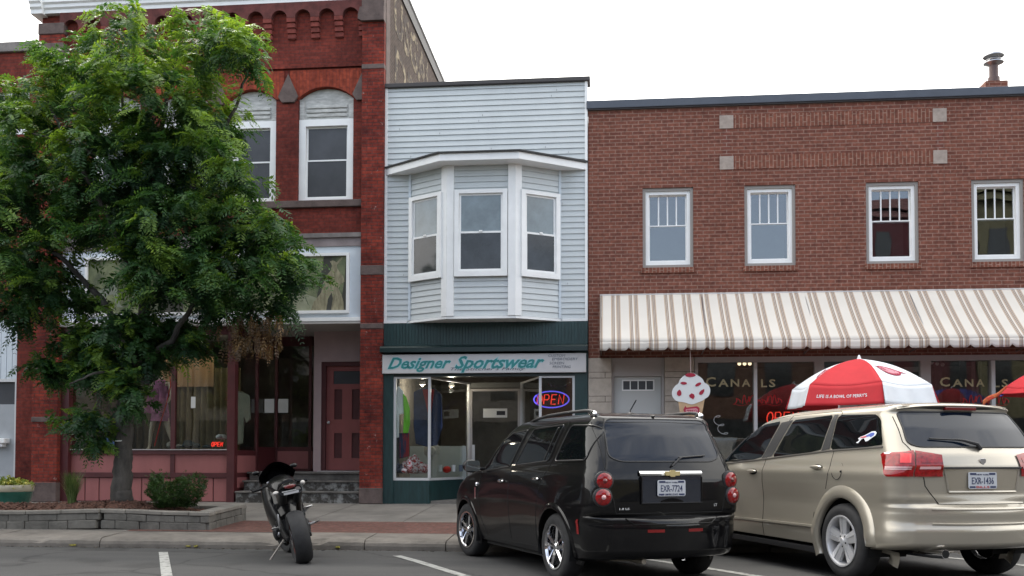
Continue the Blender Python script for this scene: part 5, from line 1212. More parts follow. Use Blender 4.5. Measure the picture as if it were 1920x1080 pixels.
# ornamental grass
def grass(px_,lab,n,h_,sp_,seed):
    c=atY(px_,944,-3.7); t_=thing('ornamental_grass',lab,'grass plant',(c.x,-3.7,mz(c.x,-3.7)-.02)); rg=np.random.default_rng(seed); V=[];F=[];T=[]
    for i in range(n):
        a_=rg.uniform(0,2*pi); r0=rg.uniform(0,.06); r1=rg.uniform(.3,1)*sp_; hh=h_*rg.uniform(.5,1.05); w_=.007; pr=None
        for k in range(6):
            u=k/5; rr=r0+r1*u**1.8; zz=hh*(u-.12*u**3); w2=w_*(1-u*.9); ax=np.array([-sin(a_),cos(a_),0])*w2
            p=np.array([cos(a_)*rr,sin(a_)*rr,zz]); V+= [p-ax,p+ax]
            if k: b_=len(V)-4; F.append((b_,b_+1,b_+3,b_+2)); T.append(rg.uniform(.2,.9))
    mesh_np('blades',np.array(V),np.array(F),np.array(T),M['grassleaf'],t_)
M['grassleaf']=leaf_mat('grass_blades',(.03,.06,.02),(.08,.13,.04),(.20,.24,.10),.3)
grass(135,'upright clump of pale green grass in the mulch left of the tree trunk',420,.58,.19,3)
# green pot
pc=atY(14,948,-2.75); pz=walk_z(-2.75)
pot=thing('flower_pot','glazed green pot with a cream rim and yellow green flowers on the pavement','flower pot',(pc.x,-2.75,pz),world=False)
k=1.0
MB().lathe([(.001,.002),(.22,0),(.26,.03),(.36,.30),(.385,.42),(.34,.42),(.33,.38),(.001,.38)],(0,0,0),40).build('bowl',mat('green_glaze',(.030,.13,.095),.25,noise=.3,nscale=4),pot,smooth=True,angle=50)
MB().lathe([(.378,.41),(.395,.43),(.40,.50),(.385,.53),(.345,.53),(.345,.41)],(0,0,0),40,closed=True).build('rim',mat('cream_glaze',(.50,.46,.34),.35,noise=.15),pot,smooth=True,angle=50)
n=500; a=RNG.uniform(0,2*pi,n); rr=np.sqrt(RNG.uniform(0,1,n))*.36; P_=np.stack([np.cos(a)*rr,np.sin(a)*rr,.50+RNG.uniform(0,.13,n)*(1.2-rr/.4)],1); D_=RNG.normal(0,1,(n,3))+np.array([0,0,.8]); D_/=np.linalg.norm(D_,axis=1,keepdims=True)
V,F,T=fronds(P_,D_,RNG.uniform(.05,.1,n),3,.035,.05,.3,RNG,RNG.uniform(.3,1,n))
mesh_np('flowers',V,F,T,leaf_mat('yellow_green_flowers',(.05,.10,.02),(.20,.26,.05),(.55,.50,.12),.2),pot)
# weeds on the bed edge: none
# ================================================================== VEHICLES
def ip(tab):
    xs=[a for a,_ in tab]; ys=[b_ for _,b_ in tab]
    def f(z): return float(np.interp(z,xs,ys))
    return f
def sm(f,h=.018): return lambda z:(f(z-h)+2*f(z)+f(z+h))/4
class Car:
    """body as stacked plan outlines: x forward from the rear bumper, y left, z up"""
    def __init__(s,hw,xr,xf,rc,cy,crown,frc,fcy,bump,taper):
        s.hw,s.xr,s.xf=sm(ip(hw)),ip(xr),ip(xf); s.rc,s.cy,s.crown,s.frc,s.fcy=map(ip,(rc,cy,crown,frc,fcy)); s.bump,s.taper=bump,taper
    def side0(s,x,z): return s.hw(z)*s.taper(x,z)+s.bump(x,z)
    def rp(s,z):
        xc=s.xr(z)+s.crown(z)+s.rc(z); h=s.side0(xc,z); return xc,h-s.cy(z)
    def fp(s,z):
        xc=s.xf(z)-s.frc(z)*1.15; h=s.side0(xc,z); return xc,h-s.fcy(z)
    def side(s,x,z):
        xc,yc=s.rp(z); xd,yd=s.fp(z)
        if x<xc: c_=min(1,(xc-x)/s.rc(z)); return yc+s.cy(z)*sqrt(max(0,1-c_*c_))
        if x>xd: c_=min(1,(x-xd)/s.frc(z)); return yd+s.fcy(z)*sqrt(max(0,1-c_*c_))
        return s.side0(x,z)
    def rear(s,y,z):
        xc,yc=s.rp(z); a=abs(y)
        if a>yc: c_=min(1,(a-yc)/s.cy(z)); return xc-s.rc(z)*sqrt(max(0,1-c_*c_))
        return s.xr(z)+s.crown(z)*(a/yc)**2
    def wrap(s,a,z):      # a<0 on the rear face, 0..1 round the corner, >1 along the side
        xc,yc=s.rp(z)
        if a<0: y=yc+a; return (s.rear(y,z),y,z)
        if a<=1: th=a*pi/2; return (xc-s.rc(z)*cos(th),yc+s.cy(z)*sin(th),z)
        return (xc+a-1,s.side(xc+a-1,z),z)
    def outline(s,z,nr,nc,ns,nf):
        xc,yc=s.rp(z); xd,yd=s.fp(z); P_=[]
        for i in range(nr): y=yc*i/nr; P_.append((s.rear(y,z),y,z))
        for i in range(nc): th=pi/2*i/nc; P_.append((xc-s.rc(z)*cos(th),yc+s.cy(z)*sin(th),z))
        for i in range(ns+1): x=xc+(xd-xc)*i/ns; P_.append((x,s.side0(x,z),z))
        for i in range(1,nc+1): th=pi/2*i/nc; P_.append((xd+s.frc(z)*sin(th),yd+s.fcy(z)*cos(th),z))
        for i in range(1,nf+1): y=yd*(1-i/nf); P_.append((s.xf(z)-s.frc(z)*.15*(y/max(yd,.01))**2,y,z))
        return P_
    def body(s,zs,arches,nr=14,nc=10,ns=130,nf=8):
        rows=[s.outline(z,nr,nc,ns,nf) for z in zs]; n=len(rows[0]); mb=MB(); V=[]; F=[]
        def ok(q):
            x=sum(p[0] for p in q)/4; z=sum(p[2] for p in q)/4
            for ax,az,ar in arches:
                if (x-ax)**2+(z-az)**2<ar*ar and q[0][1]>.5: return False
            return True
        def snap(p):
            for ax,az,ar in arches:
                d=sqrt((p[0]-ax)**2+(p[2]-az)**2)
                if abs(d-ar)<.018 and abs(p[1])>.5: k=ar/max(d,1e-6); x=ax+(p[0]-ax)*k; z=az+(p[2]-az)*k; return (x,s.side(x,z),z)
            return p
        rows=[[snap(p) for p in r] for r in rows]
        for r in rows: V+=r
        m_=len(V)
        for r in rows: V+=[(x,-y,z) for x,y,z in r]
        for j in range(len(rows)-1):
            for i in range(n-1):
                q=[rows[j][i],rows[j][i+1],rows[j+1][i+1],rows[j+1][i]]
                if ok(q):
                    a=j*n+i; F.append((a,a+1,a+1+n,a+n)); F.append((m_+a,m_+a+n,m_+a+1+n,m_+a+1))
        # roof cap
        j=len(rows)-1
        for i in range(n-1): F.append((j*n+i,j*n+i+1,m_+j*n+i+1,m_+j*n+i))
        mb.add(V,F); return mb
    def rowpatch(s,poly,mode,off=.004,nz=18,nu=26,sgn=1,depth=None):
        """poly in (x,z) side / (y,z) rear / (a,z) wrap; filled by rows, laid on the body surface"""
        zs=sorted({p[1] for p in poly}); z0,z1=zs[0],zs[-1]; rows=[]
        zz=sorted(set([z0+(z1-z0)*k/nz for k in range(nz+1)]+zs)); zz=[z for i,z in enumerate(zz) if i==0 or z-zz[i-1]>1e-4]
        for z in zz:
            z_=min(max(z,z0+1e-5),z1-1e-5); xs_=[]
            for i in range(len(poly)):
                (xa,za),(xb,zb)=poly[i],poly[(i+1)%len(poly)]
                if (za-z_)*(zb-z_)<0: xs_.append(xa+(xb-xa)*(z_-za)/(zb-za))
            if len(xs_)<2: continue
            a,b_=min(xs_),max(xs_); rows.append([(a+(b_-a)*k/nu,z) for k in range(nu+1)])
        V=[]
        for r in rows:
            for u,z in r:
                if mode=='side': V.append((u,s.side(u,z)+off,z))
                elif mode=='rear': V.append((s.rear(u,z)-off,u,z))
                else:
                    p=Vector(s.wrap(u,z)); p1=Vector(s.wrap(u+.01,z)); p0=Vector(s.wrap(u-.01,z)); t_=(p1-p0); nn=Vector((-t_.y,t_.x,0)).normalized()
                    if nn.x>0 and nn.y<0: nn=-nn
                    V.append(tuple(p+nn*off))
        n=nu+1; F=[(j*n+i,j*n+i+1,(j+1)*n+i+1,(j+1)*n+i) for j in range(len(rows)-1) for i in range(nu)]
        if sgn<0: V=[(x,-y,z) for x,y,z in V]
        return MB().add(V,F)
    def line(s,pts,mode='side',r=.004,off=.001,n=5,sgn=1,step=.03):
        P_=[]
        for i in range(len(pts)-1):
            (a,b_),(c_,d_)=pts[i],pts[i+1]; k=max(1,int(sqrt((a-c_)**2+(b_-d_)**2)/step))
            for t_ in range(k): P_.append((a+(c_-a)*t_/k,b_+(d_-b_)*t_/k))
        P_.append(pts[-1]); Q=[]
        for u,z in P_:
            if mode=='side': Q.append((u,sgn*(s.side(u,z)+off),z))
            elif mode=='rear': Q.append((s.rear(u,z)-off,u,z))
            else: p=s.wrap(u,z); Q.append((p[0]-off*.7,sgn*(p[1]+off*.7),p[2]))
        return MB().tube(Q,r,n)
def rpoly(pts,r,n=4):      # round polygon corners
    out=[]; m_=len(pts)
    for i in range(m_):
        p0,p,p1=Vector(pts[i-1]),Vector(pts[i]),Vector(pts[(i+1)%m_]); a=p+(p0-p).normalized()*min(r,(p0-p).length*.45); b_=p+(p1-p).normalized()*min(r,(p1-p).length*.45)
        for k in range(n+1): t_=k/n; q=a*(1-t_)**2+p*2*t_*(1-t_)+b_*t_*t_; out.append((q.x,q.y))
    return out
def arch_lip(c,ax,az,r0,r1,off,a0,a1,n=40,lip=.03,sgn=1):
    """flared wheel arch band between radii r0..r1"""
    V=[];F=[]; prof=[(r0,-.04),(r0,off*.9),(r0+(r1-r0)*.25,off),(r0+(r1-r0)*.7,off*.8),(r1,.001)]
    for i in range(n+1):
        a=radians(a0+(a1-a0)*i/n)
        for r,o in prof:
            x=ax+r*cos(a); z=az+r*sin(a); V.append((x,sgn*(c.side(x,max(z,.24))+o),z))
    k=len(prof); F=[(i*k+j,(i+1)*k+j,(i+1)*k+j+1,i*k+j+1) for i in range(n) for j in range(k-1)]
    return MB().add(V,F)
def wheel(t,x,y,r,rr,w_,kind,sgn,rimm,z0=0,steer=0):
    """wheel part with tyre, rim; axis along y"""
    e=r; zc_=r+z0
    prof=[(rr-.01,-w_/2+.02),(rr+.012,-w_/2+.005),(rr+.05,-w_/2),(r-.035,-w_/2+.004),(r-.010,-w_/2+.022),(r,-w_/2+.05),(r+.001,0),(r,w_/2-.05),(r-.010,w_/2-.022),(r-.035,w_/2-.004),(rr+.05,w_/2),(rr+.012,w_/2-.005),(rr-.01,w_/2-.02)]
    T=Matrix.Translation((x,y,zc_))@Matrix.Rotation(radians(steer),4,'Z')@(Matrix.Identity(4) if sgn>0 else Matrix.Rotation(pi,4,'Z'))
    ty=MB().lathe(prof,(0,0,0),56,axis='Y').xf(T).build('wheel',M['rubber'],t,smooth=True,angle=60)
    rm=MB(); ro=w_/2
    rm.lathe([(rr-.012,ro-.022),(rr+.006,ro-.006),(rr+.004,ro+.002),(rr-.012,ro+.001),(rr-.020,ro-.02),(rr-.03,ro-.10),(rr-.03,-ro+.02)],(0,0,0),56,axis='Y')
    nsp=5; yb=ro-.012
    for k in range(nsp):
        a=pi/2+2*pi*k/nsp
        def pt(rad,tang,yy): return (rad*cos(a)-tang*sin(a),yy,rad*sin(a)+tang*cos(a))
        if kind=='wide':
            for sg in (-1,1):
                A=[pt(.035,sg*.004,yb-.01),pt(rr-.02,sg*.010,yb-.004),pt(rr-.02,sg*.066,yb-.012),pt(.06,sg*.044,yb-.022)]
                Bk=[(p[0],p[1]-.035,p[2]) for p in A]; rm.prism(A,Bk)
            A=[pt(.05,-.012,yb-.022),pt(rr-.02,-.016,yb-.018),pt(rr-.02,.016,yb-.018),pt(.05,.012,yb-.022)]; rm.prism(A,[(p[0],p[1]-.02,p[2]) for p in A])
        else:
            for sg in (-1,1):
                A=[pt(.03,sg*.002,yb),pt(rr-.02,sg*.030,yb-.002),pt(rr-.02,sg*.062,yb-.010),pt(.055,sg*.034,yb-.014)]
                Bk=[(p[0],p[1]-.035,p[2]) for p in A]; rm.prism(A,Bk)
    rm.lathe([(.001,yb+.006),(.028,yb+.005),(.036,yb-.002),(.075,yb-.014),(.078,yb-.05)],(0,0,0),24,axis='Y')
    rm.xf(T); o=MB(); o.add(rm.v,rm.f)
    q=o.build('rim',rimm,ty,smooth=True,angle=35)
    nt2=MB()
    for k in range(5):
        a=pi/2+pi/5+2*pi*k/5; nt2.sphere((.053*cos(a),yb-.010,.053*sin(a)),.010,5)
    nt2.lathe([(.001,-.02),(rr-.035,-.02),(rr-.035,-.03),(.001,-.03)],(0,0,0),32,axis='Y'); nt2.xf(T).build('brake_disc',M['brakes'],ty,smooth=True)
    return ty
M['brakes']=mat('dark_brake_metal',(.012,.012,.012),.6,metal=.3)
M['alloy']=mat('silver_alloy',(.62,.62,.63),.3,metal=.45)
M['car_black']=mat('black_car_paint',(.0025,.0025,.0032),.3,spec=.1,coat=.6)
M['car_gold']=mat('champagne_metallic_paint',(.40,.365,.30),.30,metal=.5,coat=.8,spec=.5)
M['tint']=mat('dark_privacy_glass',(.004,.005,.006),.02,spec=.45)
M['tint2']=mat('rear_privacy_glass',(.006,.011,.022),.02,spec=.32)
M['clearglass']=glass_mat('car_side_glass',.06,(.45,.52,.50))
M['seam']=mat('body_panel_gap',(.004,.004,.004),.8)
M['lamp_red']=mat('red_lamp_lens',(.27,.004,.006),.08,spec=.5,coat=.5,noise=.5,nscale=30)
M['lamp_dk']=mat('dark_red_lamp',(.12,.004,.006),.15,coat=1)
M['lamp_clear']=mat('clear_lamp_lens',(.60,.36,.36),.12,coat=1)
M['refl_red']=mat('dark_red_reflector',(.20,.01,.01),.3)
M['well']=mat('wheel_well_black',(.006,.006,.006),.95)
M['plate']=mat('white_plate',(.50,.52,.55),.5); M['plate_ink']=mat('navy_plate_ink',(.02,.03,.09),.6)
M['undies']=mat('underbody',(.012,.012,.012),.95)
def place(t_name,label,cat,x,y,z,H):
    return thing(t_name,label,cat,(x,y,z),world=False,rotz=radians(90+H))
def xtext(body,w_,h_,xpos,yc,z0,m,name,parent,bold=.0,shear=0,rake=0):
    """lettering on the rear face: reads left to right seen from behind (left = +y)"""
    g=text_mb(body,w_,h_,.002,shear,bold); g.v=[(xpos-p[2]+rake*p[1],yc+w_/2-p[0],z0+p[1]) for p in g.v]; return g.build(name,m,parent,fixn=False)
def plate(t,x,yc,zc,txt,top,bot,botm,rake=.0):
    pl=MB().ext_x(rpoly([(yc-.152,zc-.076),(yc+.152,zc-.076),(yc+.152,zc+.076),(yc-.152,zc+.076)],.02),x-.006,x).build('licence_plate',M['plate'],t)
    xtext(txt,.235,.062,x-.0065,yc,zc-.034,M['plate_ink'],'plate_number',pl,bold=.004)
    xtext(top,.13,.014,x-.0065,yc,zc+.046,M['plate_ink'],'plate_state',pl)
    MB().box(x-.008,x-.006,yc+.07,yc+.135,zc+.05,zc+.068).box(x-.008,x-.006,yc-.135,yc-.07,zc+.05,zc+.068).box(x-.008,x-.006,yc+.08,yc+.14,zc-.068,zc-.052).box(x-.008,x-.006,yc-.14,yc-.08,zc-.068,zc-.052).build('plate_border',M['plate_ink'],pl)
    xtext(bot,.14,.018,x-.0065,yc,zc-.069,botm,'plate_slogan',pl,bold=.01)
    return pl

# ------------------------------------------------------------------ black retro wagon
H1=27.5; P1=(.670,-8.669)
t=place('parked_car','black wagon with round tail lamps parked nose in beside the champagne crossover','car',P1[0],P1[1],0,H1)
gs=lambda x,c_,s_:math.exp(-((x-c_)/s_)**2)
def bump1(x,z):
    zf=max(0,1-((z-.55)/.42)**2)
    return .045*gs(x,3.56,.48)*zf+.030*gs(x,.93,.55)*zf
Zq=lambda z:z+.15*max(0,z-1.1)
def zt(tab): return [(Zq(a),b_) for a,b_ in tab]
hh=Car(hw=zt([(.18,.76),(.28,.80),(.5,.83),(.75,.845),(.95,.835),(1.06,.815),(1.13,.785),(1.2,.765),(1.35,.725),(1.47,.685),(1.53,.65),(1.56,.60),(1.585,.50),(1.60,.36),(1.61,.16)]),
 xr=zt([(.18,.60),(.24,.35),(.27,.07),(.33,.0),(.58,.0),(.635,.015),(.66,.05),(.675,.095),(.80,.085),(1.0,.095),(1.10,.12),(1.2,.16),(1.4,.275),(1.5,.35),(1.54,.40),(1.57,.50),(1.59,.65),(1.61,1.0)]),
 xf=zt([(.18,4.30),(.3,4.42),(.6,4.46),(.75,4.43),(.88,4.34),(.98,4.15),(1.05,3.75),(1.10,3.42),(1.16,3.22),(1.3,2.95),(1.42,2.70),(1.5,2.48),(1.54,2.3),(1.57,2.1),(1.59,1.85),(1.61,1.4)]),
 rc=[(.2,.28),(.62,.30),(.70,.20),(1.1,.22),(1.4,.24),(1.5,.22),(1.6,.1)],cy=[(.2,.30),(.62,.30),(.70,.15),(1.1,.15),(1.4,.16),(1.5,.18),(1.6,.12),(1.61,.05)],crown=[(.2,.09),(.62,.09),(.7,.04),(1.5,.05),(1.6,.02)],
 frc=[(.2,.5),(1.0,.6),(1.2,.3),(1.6,.1)],fcy=[(.2,.38),(.9,.4),(1.1,.3),(1.3,.2),(1.5,.18),(1.6,.12),(1.61,.05)],bump=bump1,taper=lambda x,z:1-.018*max(0,(1.2-x)/1.2)**2-.05*max(0,(x-2.9)/1.5)**2)
for k_ in ('hw','xr','xf'): pass
zs=list(np.linspace(.24,1.50,54))+[1.515,1.53,1.545,1.56,1.575,1.585,1.595,1.603,1.61]; zs=sorted(set([round(Zq(float(z)),4) for z in zs]+[.64,.655,.665,.675]))
AR=[(.93,.345,.385),(3.56,.325,.385)]
bd=hh.body(zs,AR).build('body',M['car_black'],t,smooth=True,angle=60)
def carline(c,t,pts,mode='side',r=.0035,m='seam',name='panel_gap',both=True,off=0):
    if both and mode!='rear': c.line(pts,mode,r,off,sgn=-1).build(name,M[m],t,smooth=True)
    return c.line(pts,mode,r,off).build(name,M[m],t,smooth=True)
for sg in (1,-1):
    for (ax,az,ar),a0,a1 in ((AR[0],-22,202),(AR[1],-20,200)):
        arch_lip(hh,ax,az,ar-.012,ar+.045,.014,a0,a1,sgn=sg).build('wheel_arch',M['car_black'],t,smooth=True)
        MB().grid(lambda u,v_:(ax+(ar+.0)*cos(pi*(u*1.2-.1)),sg*(.45+.40*v_),az+(ar)*sin(pi*(u*1.2-.1))),24,1).build('wheel_well',M['well'],t)
MB().box(1.35,3.1,-.74,.74,.19,.30).box(.7,4.1,-.55,.55,.22,.32).build('underbody',M['undies'],t)
# side windows
W1=[('rear_quarter_window',rpoly([(.38,1.185),(1.06,1.175),(.86,1.485),(.42,1.475),(.34,1.42)],.05)),
    ('door_window',rpoly([(1.22,1.175),(2.10,1.13),(1.78,1.475),(1.04,1.495)],.035)),
    ('door_window',rpoly([(2.24,1.115),(3.02,1.06),(3.05,1.10),(2.62,1.37),(2.35,1.45),(1.96,1.47)],.035))]
W1=[(nm,[(x,Zq(z)) for x,z in pl]) for nm,pl in W1]
for sg in (1,-1):
    for nm,pl in W1: 
        hh.rowpatch(pl,'side',.004,sgn=sg).build(nm,M['tint'],t,smooth=True,angle=180)
fr1=MB()
for nm,pl in W1:
    q=hh.line(pl+[pl[0]],'side',.008,.004,step=.05); fr1.add(q.v,q.f)
q=hh.line([(1.33,1.18),(1.16,1.53)],'side',.008,.004); fr1.add(q.v,q.f)
fr1.build('window_trim',mat('satin_window_trim',(.06,.06,.06),.3,metal=.5),t,smooth=True)
for pts in ([(2.16,1.11),(1.93,1.52),(1.93,1.575)],[(2.16,1.11),(2.18,.80),(2.15,.32)],[(3.08,1.04),(3.12,.80),(3.06,.52),(2.98,.40),(2.9,.30)],[(1.13,1.17),(1.30,.95),(1.37,.65),(1.40,.35)],[(1.13,1.17),(.95,1.555),(.98,1.585),(2.4,1.525),(2.75,1.35)],[(1.38,.30),(2.9,.27)]): carline(hh,t,pts)
# rear: tailgate glass
g=rpoly([(-.50,1.185),(.50,1.185),(.61,1.23),(.57,1.56),(.51,1.595),(-.51,1.595),(-.57,1.56),(-.61,1.23)],.05)
hh.rowpatch(g,'rear',.004,nu=40).build('rear_window',M['tint2'],t,smooth=True,angle=180)
hh.line(g+[g[0]],'rear',.008,.003).build('rear_window_seal',M['black_plastic'],t,smooth=True)
for pts in ([(.655,1.56),(.665,1.15),(.655,1.0),(.60,.80),(.58,.70),(-.58,.70),(-.60,.80),(-.655,1.0),(-.665,1.15),(-.655,1.50)],[(.655,1.50),(.60,1.555),(0,1.568),(-.60,1.555),(-.655,1.50)]): carline(hh,t,pts,'rear',.0045)
carline(hh,t,[(.22,1.60),(.16,1.4),(.12,1.2),(.10,1.02)],'wrap',.0045)
# round tail lamps
def disc(c,a,zc_,r,h_,m,name,parent,sgn=1,r_in=0,extra=0,mode='wrap'):
    p=Vector(c.wrap(a,zc_)); p1=Vector(c.wrap(a+.02,zc_)); p0=Vector(c.wrap(a-.02,zc_)); tg=(p1-p0).normalized(); n_=Vector((-tg.y,tg.x,0)); 
    if n_.x>0: n_=-n_
    n_=(n_+Vector((-.35,0,0))).normalized(); u=Vector((0,0,1)).cross(n_).normalized(); v_=n_.cross(u)
    prof=[(.001,h_+extra),(r*.5,h_*.92+extra),(r*.85,h_*.6+extra),(r,h_*.2),(r,-.03)]; mb=MB().lathe(prof,(0,0,0),28)
    T=Matrix((u,v_,n_)).transposed().to_4x4(); T.translation=p; mb.xf(T)
    if sgn<0: mb.v=[(x,-y,z) for x,y,z in mb.v]
    return mb.build(name,m,parent,smooth=True)
for sg in (1,-1):
    for zc_ in (1.005,.855):
        l=disc(hh,.10,zc_,.092,.022,M['chrome'] if 0 else M['black_plastic'],'tail_lamp',t,sg)
        disc(hh,.10,zc_,.082,.034,M['lamp_red'],'lens',l,sg)
        if zc_<.9: disc(hh,.10,zc_,.032,.044,M['lamp_clear'],'reversing_lens',l,sg)
        else: disc(hh,.10,zc_,.034,.042,M['lamp_dk'],'inner_lens',l,sg)
# chrome bar, recess, plate
rx=lambda y,z:hh.rear(y,z)
cb_=MB()
for i in range(24):
    y0_=-.34+.68*i/24; y1_=-.34+.68*(i+1)/24; yy=[y0_,y1_]
    q=[[(rx(y,1.08)-.006,y,1.045),(rx(y,1.08)-.030,y,1.055),(rx(y,1.08)-.034,y,1.075),(rx(y,1.08)-.018,y,1.095),(rx(y,1.08),y,1.098)] for y in yy]
    cb_.add(q[0]+q[1],[(j,j+1,6+j,5+j) for j in range(4)])
cb_.build('chrome_bar',M['chrome'],t,smooth=True)
bt_=[(-.075,-.02),(-.03,-.02),(-.02,-.032),(.02,-.032),(.03,-.02),(.075,-.02),(.085,.02),(.03,.02),(.02,.032),(-.02,.032),(-.03,.02),(-.085,.02)]
MB().ext_x([(y,1.073+z) for y,z in bt_],rx(0,1.07)-.045,rx(0,1.07)-.03).build('gold_emblem',mat('gold_emblem',(.62,.50,.24),.3,metal=.4),t)
rc_=hh.rowpatch([(.335,.80),(-.335,.80),(-.325,1.04),(.325,1.04)],'rear',-.0).build('plate_recess',mat('blue_black_recess',(.008,.011,.018),.25,coat=.6),t,smooth=True) if False else None
pf=frame(0,1,0,1,.1,0,1); 
rec=MB(); 
for a,b_,c_,d_ in ((-.335,.335,.785,.80),): rec.box(rx(0,.8)-.012,rx(0,.8)+.03,a,b_,c_,d_)
rec.box(rx(0,.9)-.010,rx(0,.9)+.02,.32,.335,.80,1.045).box(rx(0,.9)-.010,rx(0,.9)+.02,-.335,-.32,.80,1.045)
rec.build('plate_surround',M['car_black'],t,bevel=.004)
MB().box(rx(0,.9)-.003,rx(0,.9)+.02,-.32,.32,.80,1.045).build('plate_recess',mat('blue_black_recess',(.010,.014,.024),.2,coat=.8),t)
plate(t,rx(0,.80)-.012,.015,.935,'EXR-7724','NEW YORK','EMPIRE STATE',M['plate_ink'])
# badge lettering
xtext('1.8 LS',.105,.020,rx(.5,.74)-.006,.50,.735,M['alu'],'badge',t,bold=.02)
xtext('LT',.035,.026,rx(-.56,.77)-.006,-.50,.755,M['alu'],'badge',t,bold=.01)
# bumper details
carline(hh,t,[(.50,.655),(.42,.60),(-.42,.60),(-.50,.655)],'rear',.005,'car_black','bumper_crease',off=.003)
hh.rowpatch([(.42,.515),(.20,.515),(.20,.555),(.42,.555)] and [(.30,.525),(.13,.525),(.13,.553),(.30,.553)],'rear',.004,nu=8,nz=3).build('rear_reflector',M['refl_red'],t)
hh.rowpatch([(-.30,.525),(-.13,.525),(-.13,.553),(-.30,.553)],'rear',.004,nu=8,nz=3).build('rear_reflector',M['refl_red'],t)
for sg in (1,-1): hh.rowpatch([(.98,.50),(1.03,.50),(1.03,.64),(.98,.64)],'wrap',.005,nu=4,nz=8,sgn=sg).build('side_reflector',M['refl_red'],t)
# wiper
wz=1.185; MB().tube([(rx(-.02,1.14)-.02,-.02,1.14),(rx(-.10,1.20)-.03,-.10,1.205),(rx(-.14,1.225)-.03,-.14,1.225)],.010,7).tube([(rx(-.14,1.225)-.035,-.10,1.222),(rx(-.42,1.24)-.02,-.42,1.243)],.009,6).build('wiper',M['black_plastic'],t,smooth=True)
# mirrors, handles, rails, aerial
for sg in (1,-1):
    mr=MB().sphere((3.03,sg*.98,1.12),1,12,(.055,.105,.080)).build('mirror',M['car_black'],t,smooth=True)
    MB().box(3.01,3.06,sg*.80-.02,sg*.93,1.07,1.10).build('mirror_arm',M['car_black'],mr,bevel=.01)
    MB().ext_x(rpoly([(sg*.885,1.055),(sg*1.075,1.06),(sg*1.07,1.175),(sg*.89,1.185)],.03),2.968,2.985).build('mirror_glass',mat('mirror_glass',(.45,.5,.5),.05,metal=.9),mr,smooth=True)
    for xh,zh in ((2.38,.955),(1.40,1.0)):
        yy=hh.side(xh,zh); MB().sphere((xh,sg*(yy+.022),zh),1,8,(.085,.016,.018)).build('door_handle',M['chrome'],t,smooth=True)
        MB().sphere((xh,sg*(yy-.002),zh),1,8,(.075,.008,.032)).build('handle_cup',M['well'],t,smooth=True)
    yr=.60; rl=MB().tube([(.50,sg*yr,1.64),(.58,sg*yr,1.672),(.70,sg*yr,1.682),(1.1,sg*(yr+.005),1.682),(1.6,sg*(yr+.01),1.668),(1.95,sg*(yr+.01),1.637),(2.1,sg*(yr+.01),1.60)],.016,8).build('roof_rail',M['black_plastic'],t,smooth=True)
    MB().sphere((.545,sg*yr,1.645),1,8,(.075,.024,.034)).build('rail_end',M['chrome'],rl,smooth=True)
    hh_x=3.19; MB().box(hh_x-.02,hh_x+.02,sg*(hh.side(3.19,.75))-.004,sg*(hh.side(3.19,.75)+.008),.72,.86).sphere((hh_x,sg*(hh.side(3.19,.9)+.004),.90),.022,6).build('fender_badge',M['chrome'],t)
MB().tube([(.80,.05,1.66),(.80,.05,1.70),(.68,.05,1.80)],.006,6).sphere((.80,.05,1.665),.03,6,(1.5,1,.6)).build('aerial',M['black_plastic'],t,smooth=True)
MB().sphere((.44,.0,1.628),1,6,(.05,.012,.012)).build('washer_nozzle',M['black_plastic'],t)
MB().tube([(.9,.28,.25),(.25,.28,.24),(.13,.28,.245)],.024,12).build('exhaust',mat('dull_tailpipe',(.28,.25,.20),.5,metal=.5),t,smooth=True)
MB().box(.30,.60,.25,.50,.235,.30).build('silencer',mat('rusty_silencer',(.20,.18,.14),.7,noise=.3),t,bevel=.03)
for x_,y_,st in ((.93,.74,0),(.93,-.74,0),(3.56,.745,6),(3.56,-.745,6)): wheel(t,x_,y_,.334,.222,.215,'split',1 if y_>0 else -1,M['chrome'],steer=st,z0=(-.0 if x_<2 else -.012))

